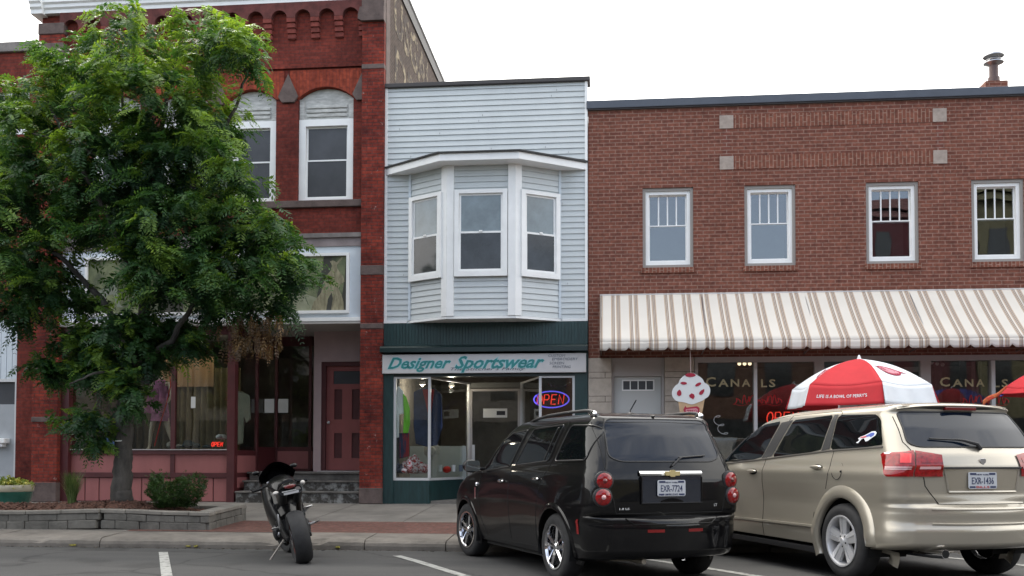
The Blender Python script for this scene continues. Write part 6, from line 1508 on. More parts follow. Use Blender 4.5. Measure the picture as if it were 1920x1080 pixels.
# ------------------------------------------------------------------ champagne crossover
H2=20; P2=(3.47,-8.76)
t=place('parked_car','champagne beige crossover with wide red tail lamps parked right of the black wagon','car',P2[0],P2[1],.05,H2)
def bump2(x,z):
    zf=max(0,1-((z-.5)/.45)**2)
    return .022*gs(x,3.86,.5)*zf+.026*gs(x,.97,.52)*zf+.010*max(0,1-abs(z-1.03)/.06)-.012*max(0,1-abs(z-.70)/.22)
jj=Car(hw=[(.20,.86),(.30,.885),(.44,.905),(.50,.895),(.75,.885),(.98,.893),(1.06,.878),(1.15,.85),(1.22,.82),(1.40,.77),(1.57,.715),(1.635,.68),(1.675,.62),(1.695,.52),(1.71,.36),(1.72,.15)],
 xr=[(.20,.8),(.30,.50),(.345,.10),(.38,.02),(.52,.0),(.56,.02),(.60,.03),(.68,.02),(.72,.035),(.76,.10),(.85,.115),(1.10,.105),(1.20,.14),(1.26,.18),(1.45,.30),(1.60,.42),(1.635,.42),(1.665,.43),(1.685,.52),(1.705,.80),(1.72,1.2)],
 xf=[(.2,4.7),(.4,4.86),(.7,4.88),(.9,4.80),(1.02,4.4),(1.10,3.95),(1.16,3.78),(1.3,3.52),(1.46,3.18),(1.58,2.88),(1.64,2.6),(1.685,2.25),(1.71,1.9),(1.72,1.6)],
 rc=[(.2,.30),(.7,.32),(.8,.24),(1.2,.22),(1.5,.22),(1.6,.16),(1.7,.1)],cy=[(.2,.26),(.7,.26),(.8,.17),(1.2,.16),(1.5,.14),(1.62,.16),(1.695,.05)],crown=[(.2,.11),(.7,.11),(.8,.06),(1.5,.07),(1.6,.07),(1.7,.02)],
 frc=[(.2,.5),(1.0,.6),(1.2,.3),(1.7,.1)],fcy=[(.2,.4),(.9,.4),(1.1,.3),(1.3,.2),(1.5,.18),(1.62,.14),(1.695,.05)],bump=bump2,taper=lambda x,z:1-.02*max(0,(1.3-x)/1.3)**2-.05*max(0,(x-3.3)/1.5)**2)
zs=sorted(set([round(float(z),4) for z in list(np.linspace(.30,1.60,60))+[1.61,1.62,1.635,1.65,1.66,1.675,1.685,1.695,1.703,1.71,1.716,1.72,.725,.74,.755]]))
AR=[(.97,.375,.425),(3.86,.37,.42)]
jj.body(zs,AR,ns=140).build('body',M['car_gold'],t,smooth=True,angle=60)
for sg in (1,-1):
    for (ax,az,ar),a0,a1 in ((AR[0],-24,206),(AR[1],-20,200)):
        arch_lip(jj,ax,az,ar-.015,ar+.105,.026,a0,a1,sgn=sg).build('wheel_arch',M['car_gold'],t,smooth=True,angle=180)
        MB().grid(lambda u,v_:(ax+ar*cos(pi*(u*1.2-.1)),sg*(.48+.42*v_),az+ar*sin(pi*(u*1.2-.1))),24,1).build('wheel_well',M['well'],t)
MB().box(1.42,3.4,-.78,.78,.22,.33).box(.8,4.4,-.55,.55,.26,.36).build('underbody',M['undies'],t)
for sg in (1,-1): MB().box(1.42,3.42,sg*.80,sg*.875,.20,.262).build('rocker_panel',M['black_plastic'],t,bevel=.01)
W2=[('rear_quarter_window',rpoly([(.46,1.285),(1.27,1.255),(1.285,1.275),(1.30,1.61),(.72,1.60),(.60,1.555)],.05),'tint'),
    ('door_window',rpoly([(1.46,1.245),(2.38,1.185),(2.13,1.59),(1.40,1.615)],.03),'tint'),
    ('door_window',rpoly([(2.63,1.165),(3.62,1.10),(3.66,1.13),(3.15,1.43),(2.86,1.55),(2.40,1.588)],.03),'tint')]
for sg in (1,-1):
    for nm,pl,mm in W2: jj.rowpatch(pl,'side',.004,sgn=sg,nu=34).build(nm,M[mm],t,smooth=True,angle=180)
    jj.rowpatch([(2.41,1.18),(2.61,1.168),(2.37,1.588),(2.16,1.591)],'side',.0045,sgn=sg).build('door_pillar',M['black_plastic'],t,smooth=True,angle=180)
    jj.rowpatch([(1.30,1.25),(1.44,1.245),(1.38,1.615),(1.315,1.615)],'side',.0045,sgn=sg).build('door_pillar',M['black_plastic'],t,smooth=True,angle=180)
tm=MB()
for sg in (1,-1):
    q=jj.line([(.46,1.275),(1.3,1.245),(2.6,1.155),(3.66,1.085)],'side',.010,.003,sgn=sg); tm.add(q.v,q.f)
tm.build('belt_trim',mat('grey_belt_trim',(.11,.10,.09),.4),t,smooth=True)
for sg in (1,-1): jj.line([(1.44,.475),(3.4,.455)],'side',.017,.004,sgn=sg).build('side_moulding',M['car_gold'],t,smooth=True)
for pts in ([(2.50,1.18),(2.52,.90),(2.49,.30)],[(1.22,1.25),(1.20,1.05),(1.25,.86)],[(1.46,.62),(1.48,.30)],[(1.25,1.255),(1.26,1.625),(1.32,1.65),(2.3,1.638),(2.9,1.59),(3.25,1.42),(3.7,1.12)],[(2.50,1.18),(2.20,1.635)],[(3.55,1.10),(3.52,.90),(3.40,.75)]): carline(jj,t,pts)
for sg in (1,-1):
    fu=MB().tube([(1.06+.085*cos(a*pi/16),sg*(jj.side(1.06,1.06+.085*sin(a*pi/16))+.002),1.045+.085*sin(a*pi/16)) for a in range(33)],.003,5).build('fuel_flap',M['seam'],t)
    MB().sphere((.99,sg*(jj.side(.99,1.045)+.002),1.04),.013,6).build('flap_latch',M['well'],t)
    for xh,zh in ((2.72,1.015),(1.42,1.075)):
        yy=jj.side(xh,zh); MB().sphere((xh,sg*(yy-.002),zh-.002),1,10,(.095,.008,.034)).build('handle_cup',M['well'],t,smooth=True)
        MB().sphere((xh,sg*(yy+.024),zh+.004),1,10,(.11,.016,.020)).build('door_handle',M['car_gold'],t,smooth=True)
    mr=MB().sphere((3.50,sg*1.03,1.17),1,10,(.075,.13,.085)).build('mirror',M['car_gold'],t,smooth=True); MB().box(3.48,3.54,sg*.82,sg*.95,1.12,1.15).build('mirror_arm',M['black_plastic'],mr)
# rear face
rx=lambda y,z:jj.rear(y,z)
g=rpoly([(-.58,1.275),(.58,1.275),(.67,1.31),(.615,1.605),(-.615,1.605),(-.67,1.31)],.045)
jj.rowpatch(g,'rear',.004,nu=44).build('rear_window',M['tint2'],t,smooth=True,angle=180)
jj.line(g+[g[0]],'rear',.009,.002).build('rear_window_seal',M['black_plastic'],t,smooth=True)
# spoiler
sp=MB(); nn_=30; pr_=[(-.035,1.655),(-.045,1.668),(-.03,1.680),(.08,1.698),(.30,1.708),(.30,1.655)]
lo=MB(); pl_=[(.0,1.612),(-.03,1.654),(.25,1.654),(.20,1.612)]
for i in range(nn_+1):
    y=-.62+1.24*i/nn_; k=.10*(abs(y)/.62)**2; dz=-.035*(abs(y)/.62)**3
    for a,z in pr_: sp.v.append((.43+a+k*(1 if a<.1 else .3),y,z+dz))
    for a,z in pl_: lo.v.append((.43+a+k*(1 if a<.1 else .3),y*.985,z+dz*.8))
for i in range(nn_):
    for j in range(6): a=i*6+j; b_=i*6+(j+1)%6; sp.f.append((a,b_,b_+6,a+6))
    for j in range(4): a=i*4+j; b_=i*4+(j+1)%4; lo.f.append((a,b_,b_+4,a+4))
sp.f.append(tuple(range(6))); sp.f.append(tuple(range(nn_*6+5,nn_*6-1,-1))); lo.f.append(tuple(range(4))); lo.f.append(tuple(range(nn_*4+3,nn_*4-1,-1)))
spo=sp.build('spoiler',M['car_gold'],t,smooth=True,angle=40)
lo.build('spoiler_underside',mat('dark_spoiler_underside',(.035,.032,.028),.5),spo,smooth=True,angle=40)
MB().box(.385,.43,-.17,.17,1.620,1.652).build('brake_light',M['lamp_dk'],spo,bevel=.006)
for pts in ([(.66,1.56),(.70,1.32),(.665,1.24)],[(-.66,1.56),(-.70,1.32),(-.665,1.24)],[(.60,1.00),(.585,.92),(.46,.755),(-.46,.755),(-.585,.92),(-.60,1.00)]): carline(jj,t,pts,'rear',.0045)
# tail lamps: rear-face piece and wrap-round piece
for sg in (1,-1):
    lm_=jj.rowpatch([(-.02,1.005),(-.004,1.245),(.80,1.240),(1.03,1.215),(.96,1.13),(.80,1.02),(.72,1.005)],'wrap',.012,nu=24,nz=12,sgn=sg).build('tail_lamp',M['lamp_red'],t,smooth=True,angle=180)
    jj.rowpatch([(-.30,1.005),(-.26,1.205),(-.015,1.243),(-.03,1.005)],'wrap',.012,nu=14,nz=12,sgn=sg).build('inner_lens',M['lamp_red'],lm_,smooth=True,angle=180)
    jj.rowpatch([(.06,1.068),(.06,1.095),(.84,1.095),(.81,1.068)],'wrap',.016,nu=14,nz=4,sgn=sg).build('reversing_lens',M['lamp_clear'],lm_,smooth=True,angle=180)
    jj.rowpatch([(-.26,1.072),(-.255,1.096),(-.06,1.096),(-.06,1.072)],'wrap',.016,nu=10,nz=4,sgn=sg).build('reversing_lens',M['lamp_clear'],lm_,smooth=True,angle=180)
    jj.rowpatch([(.0,1.079),(.0,1.085),(.84,1.085),(.84,1.079)],'wrap',.019,nu=10,nz=2,sgn=sg).build('lens_bar',M['lamp_dk'],lm_,smooth=True,angle=180)
    jj.rowpatch([(.10,1.13),(.10,1.215),(.42,1.215),(.42,1.13)],'wrap',.015,nu=10,nz=3,sgn=sg).build('lens_cell',mat('bright_red_cell',(.75,.03,.03),.15,coat=1),lm_,smooth=True,angle=180)
    jj.rowpatch([(-.23,1.13),(-.22,1.18),(-.07,1.195),(-.07,1.13)],'wrap',.015,nu=10,nz=3,sgn=sg).build('lens_cell',M['lamp_red'],lm_,smooth=True,angle=180)
# plate recess
xb=rx(0,.95)
MB().box(xb-.012,xb+.0,-.42,.42,1.075,1.092).build('gate_lip',M['black_plastic'],t,bevel=.003)
rp_=jj.rowpatch([(-.36,.865),(.36,.865),(.40,1.075),(-.40,1.075)],'rear',.003).build('plate_recess',mat('shaded_champagne',(.36,.32,.25),.35,metal=.5,coat=1),t,smooth=True)  # patch on the surface; the recess shade is put into its darker champagne
fr=MB()
for q in (jj.line([(-.36,.865),(.36,.865)],'rear',.012,.004),jj.line([(.36,.865),(.40,1.075)],'rear',.010,.004),jj.line([(-.36,.865),(-.40,1.075)],'rear',.010,.004)): fr.add(q.v,q.f)
fr.build('recess_edge',M['car_gold'],rp_,smooth=True)
plate(t,rx(0,.97)-.010,.02,.970,'EXR-1436','NEW YORK','BILLS',mat('red_plate_ink',(.45,.03,.04),.6))
# ram-free emblem: small shield
MB().ext_x(rpoly([(-.028,1.17),(.028,1.17),(.034,1.14),(0,1.105),(-.034,1.14)],.006),rx(0,1.14)-.010,rx(0,1.14)-.002).build('emblem',M['steel'],t,bevel=.003)
carline(jj,t,[(.44,1.02),(.26,1.02)],'rear',.002,'seam','badge_line')
MB().tube([(rx(-.03,1.27)-.02,-.02,1.255),(rx(0,1.28)-.035,.02,1.30),(rx(.12,1.33)-.035,.14,1.335),(rx(.2,1.35)-.03,.24,1.345)],.015,7,rs=[.022,.018,.013,.008]).tube([(rx(.1,1.33)-.04,.10,1.335),(rx(.45,1.35)-.02,.46,1.352)],.008,6).build('wiper',M['black_plastic'],t,smooth=True)
# bumper crease
for z_,r_ in ((.575,.012),(.705,.008)): jj.line([(.55,z_+.005),(.3,z_),(-.3,z_),(-.55,z_+.005)],'rear',r_,.0).build('bumper_ridge',M['car_gold'],t,smooth=True)
for sg in (1,): MB().tube([(.7,.46,.30),(.25,.46,.305),(.05,.46,.315)],.042,16).build('exhaust',M['chrome'],t,smooth=True); MB().lathe([(.001,0),(.038,0)],(.048,.46,.315),16,axis='X').build('exhaust_bore',M['well'],t)
MB().box(.75,1.2,.25,.50,.30,.38).build('silencer',mat('rusty_silencer',(.16,.14,.11),.7,noise=.4),t,bevel=.03)
for x_,y_ in ((.97,.80),(.97,-.80),(3.86,.80),(3.86,-.80)): wheel(t,x_,y_,.365,.245,.225,'wide',1 if y_>0 else -1,M['alloy'])
# window sticker: red white and blue charging animal outline
stk=thing('window_sticker','white bordered blue and red sticker at the back of the crossover rear side window','sticker',(0,0,0),world=False); 
bx0,bz0=.735,1.37; sc=.135
sil=[(-.95,-.55),(-.72,-.62),(-.45,-.18),(-.20,-.10),(.05,-.45),(.28,-.38),(.60,-.10),(.92,.15),(1.0,.42),(.80,.62),(.45,.60),(.10,.38),(-.25,.20),(-.60,.08),(-.85,-.12),(-.62,-.28)]
def stp_(pts,off,m,nm,s_=1.0):
    pp=[(bx0-x*sc*s_,bz0+y*sc*s_*.62) for x,y in pts]; mb=MB(); n=len(pp)
    mb.add([(x,jj.side(x,z)+off,z) for x,z in pp]+[(x,jj.side(x,z)+.004,z) for x,z in pp],[tuple(range(n))]+[(i,(i+1)%n,n+(i+1)%n,n+i) for i in range(n)]); return mb.build(nm,m,stk)
stk.location=t.location; stk.rotation_euler=t.rotation_euler
stp_(sil,.007,mat('sticker_white',(.70,.72,.75),.4),'border',1.08)
stp_([(-.10,.18),(.15,.30),(.48,.50),(.78,.52),(.88,.38),(.80,.18),(.55,.0),(.35,.12),(.10,.05)],.009,mat('sticker_blue',(.08,.12,.42),.4),'blue_field')
stp_([(-.12,.16),(.08,.05),(-.10,-.02),(-.45,-.05),(-.75,-.02),(-.50,.06)],.0092,mat('sticker_red',(.60,.06,.08),.4),'red_streak')
# ================================================================== MOTORCYCLE
c0=atZ(571,1057,-.012)
mt=thing('motorcycle','black sports motorcycle leaning left on its side stand at the kerb','motorcycle',(c0.x,c0.y,-.012),world=False,rotz=radians(90+25))
LEAN=Matrix.Rotation(radians(-12),4,'X')
M['moto']=mat('black_fairing_paint',(.003,.003,.0035),.3,spec=.2,coat=.25); M['moto_matt']=mat('matt_black_metal',(.005,.005,.006),.5,spec=.3); M['seat']=mat('seat_vinyl',(.012,.012,.013),.45)
def mp_(name,mb,m,par=None,**k): mb.xf(LEAN); return mb.build(name,m,par or mt,**k)
def tyre(r,w_,rr):
    prof=[(rr-.01,-w_*.30),(rr+.02,-w_*.40),(rr+.06,-w_*.49)]+[(r-.055+.055*cos(a),w_*.5*sin(a)) for a in [radians(x) for x in (-78,-60,-42,-24,-8,8,24,42,60,78)]]+[(rr+.06,w_*.49),(rr+.02,w_*.40),(rr-.01,w_*.30)]
    return MB().lathe(prof,(0,0,0),56,axis='Y')
rw=mp_('wheel',tyre(.315,.20,.215).xf(Matrix.Translation((0,0,.315))),M['rubber'],smooth=True,angle=70)
mp_('rim',MB().lathe([(.21,-.07),(.215,-.06),(.19,0),(.215,.06),(.21,.07),(.20,.03),(.17,0),(.20,-.03)],(0,0,.315),40,axis='Y',closed=True),mat('dark_red_rim',(.10,.02,.012),.4,metal=.4),rw,smooth=True)
sp_=MB()
for k in range(5):
    a=2*pi*k/5; sp_.tube([(.03*cos(a),0,.315+.03*sin(a)),(.20*cos(a),0,.315+.20*sin(a))],.014,6)
sp_.lathe([(.04,-.08),(.04,.08)],(0,0,.315),16,axis='Y'); mp_('spoke',sp_,M['moto_matt'],rw)
mp_('brake_disc',MB().lathe([(.06,.085),(.11,.085),(.11,.09),(.06,.09)],(0,0,.315),28,axis='Y',closed=True).lathe([(.02,-.10),(.095,-.10),(.095,-.095),(.02,-.095)],(0,0,.315),28,axis='Y',closed=True),M['steel'],rw,smooth=True)
fT=Matrix.Translation((1.40,0,.30))@Matrix.Rotation(radians(14),4,'Z')
fw=mp_('wheel',tyre(.30,.125,.215).xf(fT),M['rubber'],smooth=True,angle=70)
mp_('brake_disc',MB().lathe([(.08,-.065),(.16,-.065),(.16,-.06),(.08,-.06)],(0,0,0),28,axis='Y',closed=True).lathe([(.08,.06),(.16,.06),(.16,.065),(.08,.065)],(0,0,0),28,axis='Y',closed=True).xf(fT),M['steel'],fw)
sw_=MB()
for sg in (1,-1):
    A=[(-.05,sg*.115,.30),(-.05,sg*.115,.345),(.30,sg*.135,.46),(.56,sg*.12,.45),(.56,sg*.12,.36),(.25,sg*.13,.33)]; sw_.prism(A,[(p[0],p[1]+sg*.03,p[2]) for p in A])
mp_('swingarm',sw_,M['moto_matt'],bevel=.008)
fk=MB()
for sg in (1,-1): fk.tube([(1.40,sg*.095,.30),(1.12,sg*.105,.92)],.026,12)
mp_('fork',fk,M['steel'],smooth=True)
mp_('front_mudguard',MB().grid(lambda u,v_:(1.40+.325*cos(radians(30+110*u)),(v_-.5)*.14,.30+.325*sin(radians(30+110*u))-.02*abs(v_-.5)),12,4),M['moto'],smooth=True)
fr_=MB()
for sg in (1,-1): fr_.tube([(1.12,sg*.05,.88),(.85,sg*.17,.72),(.58,sg*.14,.52),(.52,sg*.12,.35)],.028,8).tube([(.62,sg*.12,.66),(.25,sg*.10,.78),(-.05,sg*.07,.86)],.014,7)
mp_('frame',fr_,M['moto_matt'],smooth=True)
en=MB().box(.60,.98,-.17,.17,.24,.50); en.sphere((.66,.19,.36),.10,8,(1,.4,1)).sphere((.66,-.19,.36),.10,8,(1,.4,1)).box(.72,1.0,-.15,.15,.48,.70).sphere((.90,.18,.33),.06,8,(1,.5,1))
mp_('engine',en,mat('cast_engine_metal',(.03,.03,.032),.5,metal=.5,noise=.4,nscale=12),bevel=.02)
ex_=MB()
for k in range(4): y=-.12+.08*k; ex_.tube([(1.0,y,.55),(1.10,y,.42),(1.02,y*.8,.24),(.80,y*.5,.19)],.018,7)
ex_.tube([(.85,0,.19),(.55,-.05,.20),(.50,-.10,.40),(.30,-.10,.66),(-.02,-.085,.83)],.030,9)
mp_('exhaust',ex_,mat('dark_exhaust',(.035,.025,.02),.45,metal=.6),smooth=True)
for sg in (1,-1):
    e_=mp_('silencer',MB().tube([(.20,sg*.085,.74),(-.13,sg*.085,.865)],.05,16),M['moto_matt'],smooth=True); mp_('silencer_tip',MB().tube([(-.12,sg*.085,.862),(-.155,sg*.085,.875)],.046,16,caps=False).lathe([(.001,0),(.036,0)],(-.13,sg*.085,.866),14,axis='X'),M['well'] if sg>0 else M['steel'],e_,smooth=True)
def shell(secs,n=14,closed=True):       # secs: (x, zc, hw, hh, sq)
    V=[];F=[]
    for x,zc_,hw_,hh_ in secs:
        for k in range(n): a=2*pi*k/n; V.append((x,hw_*sin(a)*(1 if abs(cos(a))<.8 else .95),zc_+hh_*cos(a)))
    for j in range(len(secs)-1):
        for k in range(n): F.append((j*n+k,j*n+(k+1)%n,(j+1)*n+(k+1)%n,(j+1)*n+k))
    F.append(tuple(range(n))); F.append(tuple(range((len(secs)-1)*n+n-1,(len(secs)-1)*n-1,-1))); return MB().add(V,F)
tl=mp_('tail_cowl',shell([(-.16,.925,.05,.018),(-.12,.92,.085,.045),(0,.90,.10,.07),(.15,.86,.115,.09),(.35,.80,.13,.09),(.50,.76,.12,.07)]),M['moto'],smooth=True)
mp_('tail_light',shell([(-.175,.92,.05,.012),(-.168,.92,.065,.022),(-.14,.92,.07,.025)],10),M['lamp_dk'],tl)
mp_('plate_light_bar',MB().box(-.17,-.16,-.085,.085,.835,.862).box(-.175,-.150,-.06,.10,.868,.878),mat('white_bracket',(.45,.45,.45),.4),tl)
mp_('indicator',MB().sphere((-.06,.16,.87),.028,6,(1.6,1.3,1)).sphere((-.06,-.16,.93),.028,6,(1.6,1,1)),mat('smoked_indicator',(.40,.38,.36),.3),tl,smooth=True)
mp_('seat',shell([(.02,.965,.07,.03),(.15,.945,.10,.035),(.40,.84,.12,.05),(.60,.83,.10,.04)]),M['seat'],smooth=True)
mp_('fuel_tank',shell([(.52,.84,.08,.05),(.62,.88,.14,.10),(.80,.92,.17,.12),(.96,.92,.15,.10),(1.05,.90,.10,.06)]),M['moto'],smooth=True)
fa=[]
fa=shell([(.62,.42,.16,.16),(.80,.50,.215,.26),(1.0,.58,.235,.33),(1.18,.72,.235,.36),(1.35,.86,.215,.28),(1.50,.90,.16,.16),(1.58,.88,.06,.07)],20)
mp_('fairing',fa,M['moto'],smooth=True)
mp_('windscreen',MB().grid(lambda u,v_:(1.04+.42*v_,(u-.5)*(.46-.04*v_),1.20-.13*v_-.26*(u-.5)**2*2.4),14,6),M['moto'],smooth=True)
hb=MB()
for sg in (1,-1): hb.tube([(1.10,sg*.10,.93),(1.02,sg*.33,.90)],.015,8).tube([(1.05,sg*.22,.905),(1.01,sg*.345,.895)],.02,8)
for hb_ in islands(hb,lambda c:c[1]>0): mp_('handlebar',hb_,M['moto_matt'],smooth=True)
mp_('lever',MB().tube([(1.10,.2,.92),(1.12,.34,.90)],.007,6).tube([(1.10,-.2,.92),(1.12,-.34,.90)],.007,6).sphere((1.10,.12,.95),.03,6).sphere((1.10,-.12,.95),.025,6),M['steel'],smooth=True)
for sg in (1,-1):
    m_=mp_('mirror',MB().sphere((1.26,sg*.24,1.10),1,8,(.03,.05,.03)).tube([(1.30,sg*.16,1.0),(1.27,sg*.22,1.08)],.009,6),M['moto'],smooth=True)
mp_('footpeg',MB().tube([(.42,.14,.44),(.40,.25,.44)],.011,7).tube([(.36,.16,.42),(.38,.15,.60)],.012,6),M['steel'],smooth=True)
mp_('footpeg',MB().tube([(.42,-.14,.40),(.40,-.26,.41)],.011,7).tube([(.40,-.20,.39),(.32,-.30,.42)],.009,6),M['steel'],smooth=True)
mp_('passenger_peg',MB().tube([(.18,-.13,.62),(.15,-.24,.63)],.011,6).tube([(.18,-.10,.55),(.18,-.20,.62)],.014,6),M['steel'],smooth=True)
ksb=MB().tube([(.52,.13,.27),(.46,.34,.075),(.455,.38,.07)],.013,7).box(.42,.50,.35,.41,.062,.072); mp_('side_stand',ksb,mat('dull_stand',(.22,.20,.18),.5,metal=.3),smooth=True)
mp_('sprocket_cover',MB().lathe([(.001,.20),(.03,.20),(.035,.18),(.035,.16)],(.60,0,.34),20,axis='Y').lathe([(.075,-.115),(.085,-.115),(.085,-.11),(.075,-.11)],(0,0,.315),24,axis='Y',closed=True),M['steel'],smooth=True)

# ================================================================== RED AND WHITE PARASOL
M['par_red']=mat('red_parasol_cloth',(.52,.020,.028),.75,noise=.08); M['par_white']=mat('white_parasol_cloth',(.72,.75,.78),.75,noise=.05); M['swoosh']=mat('dark_red_print',(.34,.02,.05),.8); M['swp']=mat('pink_print',(.62,.28,.32),.8); M['cherry']=mat('cherry_red_print',(.32,.010,.035),.7)
def parasol(name,label,cx,cy_,R_,za,zc_,val,phi,cols,n=6,val_out=.10):
    t=thing(name,label,'parasol',(cx,cy_,walk_z(cy_)),world=True)
    def top(a0,a1,u,s_):
        p0=Vector((R_*sin(a0),-R_*cos(a0),0)); p1=Vector((R_*sin(a1),-R_*cos(a1),0)); q=p0.lerp(p1,u)*s_
        zz=za+(zc_-za)*s_-(-.085*sin(pi*s_)) - .05*sin(pi*u)*s_*sin(pi*min(1,s_*.95))
        k=1-.045*sin(pi*u)*s_
        return (cx+q.x*k,cy_+q.y*k,zz-.03*sin(pi*u)*s_**3)
    pans=[]
    for i in range(n):
        a0=phi+2*pi*i/n; a1=phi+2*pi*(i+1)/n
        mb=MB().grid(lambda u,v_:top(a0,a1,u,max(.001,v_)),14,14)
        def va(u,v_,a0=a0,a1=a1,i=i):
            x,y,z=top(a0,a1,u,1); fl=1+val_out*v_+.018*sin(u*17+i)*v_; return (cx+(x-cx)*fl,cy_+(y-cy_)*fl,z-val*v_+ (.03*sin(pi*u))*v_)
        b_=MB().grid(va,18,6); mb.add(b_.v,b_.f)
        o=part(t,'canopy_panel',mb,cols[i%len(cols)],smooth=True,angle=180,fixn=False); sd_=o.modifiers.new('s','SOLIDIFY'); sd_.thickness=.003
        pans.append((o,a0,a1,va))
    part(t,'pole',MB().tube([(cx,cy_,walk_z(cy_)+.05),(cx,cy_,za)],.02,12),M['alu'],smooth=True)
    part(t,'finial',MB().lathe([(.04,za-.01),(.025,za+.02),(.018,za+.05),(.001,za+.065)],(cx,cy_,0),14),M['par_white'],smooth=True)
    part(t,'base',MB().lathe([(.001,walk_z(cy_)),(.24,walk_z(cy_)),(.24,walk_z(cy_)+.05),(.05,walk_z(cy_)+.09),(.001,walk_z(cy_)+.09)],(cx,cy_,0),24),M['black_plastic'],smooth=True)
    rb=MB()
    for i in range(n):
        a0=phi+2*pi*i/n; rb.tube([(cx,cy_,za-.03),(cx+R_*.98*sin(a0),cy_-R_*.98*cos(a0),zc_-.015)],.007,5)
    part(t,'rib',rb,M['steel'])
    return t,pans,top
ucx,ucy=PX(1611,-2.5,700),-2.5; uza=PZ(1611,673,-2.5); uzc=PZ(1590,717,-3.45)
ph=radians(3-60)
ut,up_,utop=parasol('parasol','red and white hexagonal parasol standing on the pavement behind the champagne crossover',ucx,ucy,1.04,uza,uzc,.32,ph,[M['par_red'],M['par_white']])
# writing on the front red valance
o,a0,a1,va=up_[0]
g=text_mb("LIFE IS A BOWL OF PERRY'S",1.0,1.0,0,0,.012)
V=[]
for x,y,z in g.v:
    u=.13+.66*x; v_=.62-.17*y; p=Vector(va(u,v_)); c_=Vector((ucx,ucy,p.z)); d=(p-c_).normalized()*.006; V.append(tuple(p+d))
g.v=V; off=Vector(ut['org']); g.v=[tuple(Vector(p)-off) for p in g.v]; g.build('lettering',M['par_white'],o,fixn=False)
def on_panel(pan,pts,off,m,name,faces=None):
    o,a0,a1,va=pan; V=[]
    for u,s_ in pts:
        p=Vector(utop(a0,a1,u,s_)); V.append(tuple(p+(p-Vector((ucx,ucy,p.z-.9))).normalized()*(off+.006)-Vector(ut['org'])))
    return MB().add(V,faces or [tuple(range(len(V)))]).build(name,m,o,fixn=False)
for pan,flip in ((up_[1],0),(up_[5],0)):
    k=24; ring=[]; inner=[]
    for i in range(k):
        a=2*pi*i/k; ru,rs_=.27,.13; sw_=.07*sin(a*2); ring.append((.5+ru*cos(a)+0*sw_,.62+rs_*sin(a)+.05*cos(a))); inner.append((.5+(ru-.035)*cos(a),.62+(rs_-.035)*sin(a)+.05*cos(a)))
    # pointed ends
    ring[0]=(.86,.74); ring[k//2]=(.10,.50)
    on_panel(pan,ring+inner,.004,M['swoosh'],'logo_band',[(i,(i+1)%k,k+(i+1)%k,k+i) for i in range(k)])
    on_panel(pan,inner,.003,M['swp'],'logo_field')
    for body,v0,hh_ in (("PERRY'S",.595,.085),("ICE CREAM",.70,.05)):
        g=text_mb(body,1,1,0,0,.02); on_panel(pan,[(.32+.36*x,v0+hh_*(.5-y)+.12*(x-.5)*.4) for x,y,z in g.v],.006,M['swoosh'],'lettering',g.f)
# second parasol at the right edge
p_=atY(1886,727,-2.2)
u2,pn2,_t=parasol('parasol','small red white and blue parasol partly in view at the right edge in front of the shop window',p_.x+.78,-2.2,.80,PZ(1965,690,-2.2),p_.z,.10,radians(-90),[M['par_red'],mat('blue_cloth',(.05,.06,.35),.8),M['par_white'],M['par_red'],M['par_white'],mat('blue_cloth2',(.05,.06,.35),.8)],n=8)
u2['label']='small red white and blue parasol cut off by the right edge of the picture'
# bunting pennant from that parasol
a=atY(1888,726,-2.35); b_=atY(1843,757,-2.35)
mb=MB().grid(lambda u,v_:(b_.x+(a.x-b_.x)*u,-2.35+.02*sin(u*9),b_.z+(a.z-b_.z)*u+(v_-.5)*(.045+.05*(1-u))+.015*sin(u*7)),14,3)
o=mb.build('pennant_streamer',mat('red_orange_streamer',(.55,.05,.03),.7,col2=(.60,.22,.06),nscale=9,lo=.4,hi=.6),smooth=True,fixn=False); o.modifiers.new('s','SOLIDIFY').thickness=.004
tag(o,'red and orange streamer slanting down from the left tip of the small parasol','streamer')

# ================================================================== CONE SIGN
CY=-1.02
cn=thing('cone_sign','hanging ice cream cone sign with white scoop and red cherries below the awning','sign',(PX(1296,CY,740),CY,PZ(1296,740,CY)))
zq=lambda x,y:(PX(1250+x/9.82,CY,690+y/9.82),PZ(1250+x/9.82,690+y/9.82,CY))
sc_=[(340,130),(270,180),(235,230),(215,290),(165,320),(115,380),(95,450),(105,530),(150,590),(215,620),(290,628),(350,640),(400,662),(465,672),(530,655),(590,628),(650,610),(700,568),(760,535),(795,470),(802,400),(780,330),(735,290),(690,272),(665,210),(615,165),(550,130),(520,105),(450,95),(380,100)]
def zpoly(pts,y0,y1,m,name,par=None,**k):
    mb=MB().ext_y([zq(*p) for p in pts],y0,y1); return (part(cn,name,mb,m,**k) if par is None else sub(par,name,mb,m,**k))
sc1=zpoly(rpoly(sc_,25),CY-.02,CY+.02,mat('white_scoop_paint',(.66,.68,.68),.6),'scoop')
def ell(cx_,cy_,a,b_,rot=0,tip=None,n=14):
    return [(cx_+a*cos(t_)*cos(rot)-b_*sin(t_)*sin(rot),cy_+a*cos(t_)*sin(rot)+b_*sin(t_)*cos(rot)) for t_ in [2*pi*k/n for k in range(n)]]
for pts in (ell(435,132,100,36),ell(312,282,62,26,.05),ell(578,305,62,28,-.5),[(228,398),(255,415),(272,455),(268,500),(225,522),(185,490),(190,440)],[(690,385),(690,430),(665,475),(630,500),(592,485),(600,445),(640,410)],[(458,465),(505,490),(515,530),(485,582),(460,560),(420,540),(412,500)]):
    zpoly(rpoly(pts,8),CY-.026,CY-.0201,M['cherry'],'cherry',sc1)
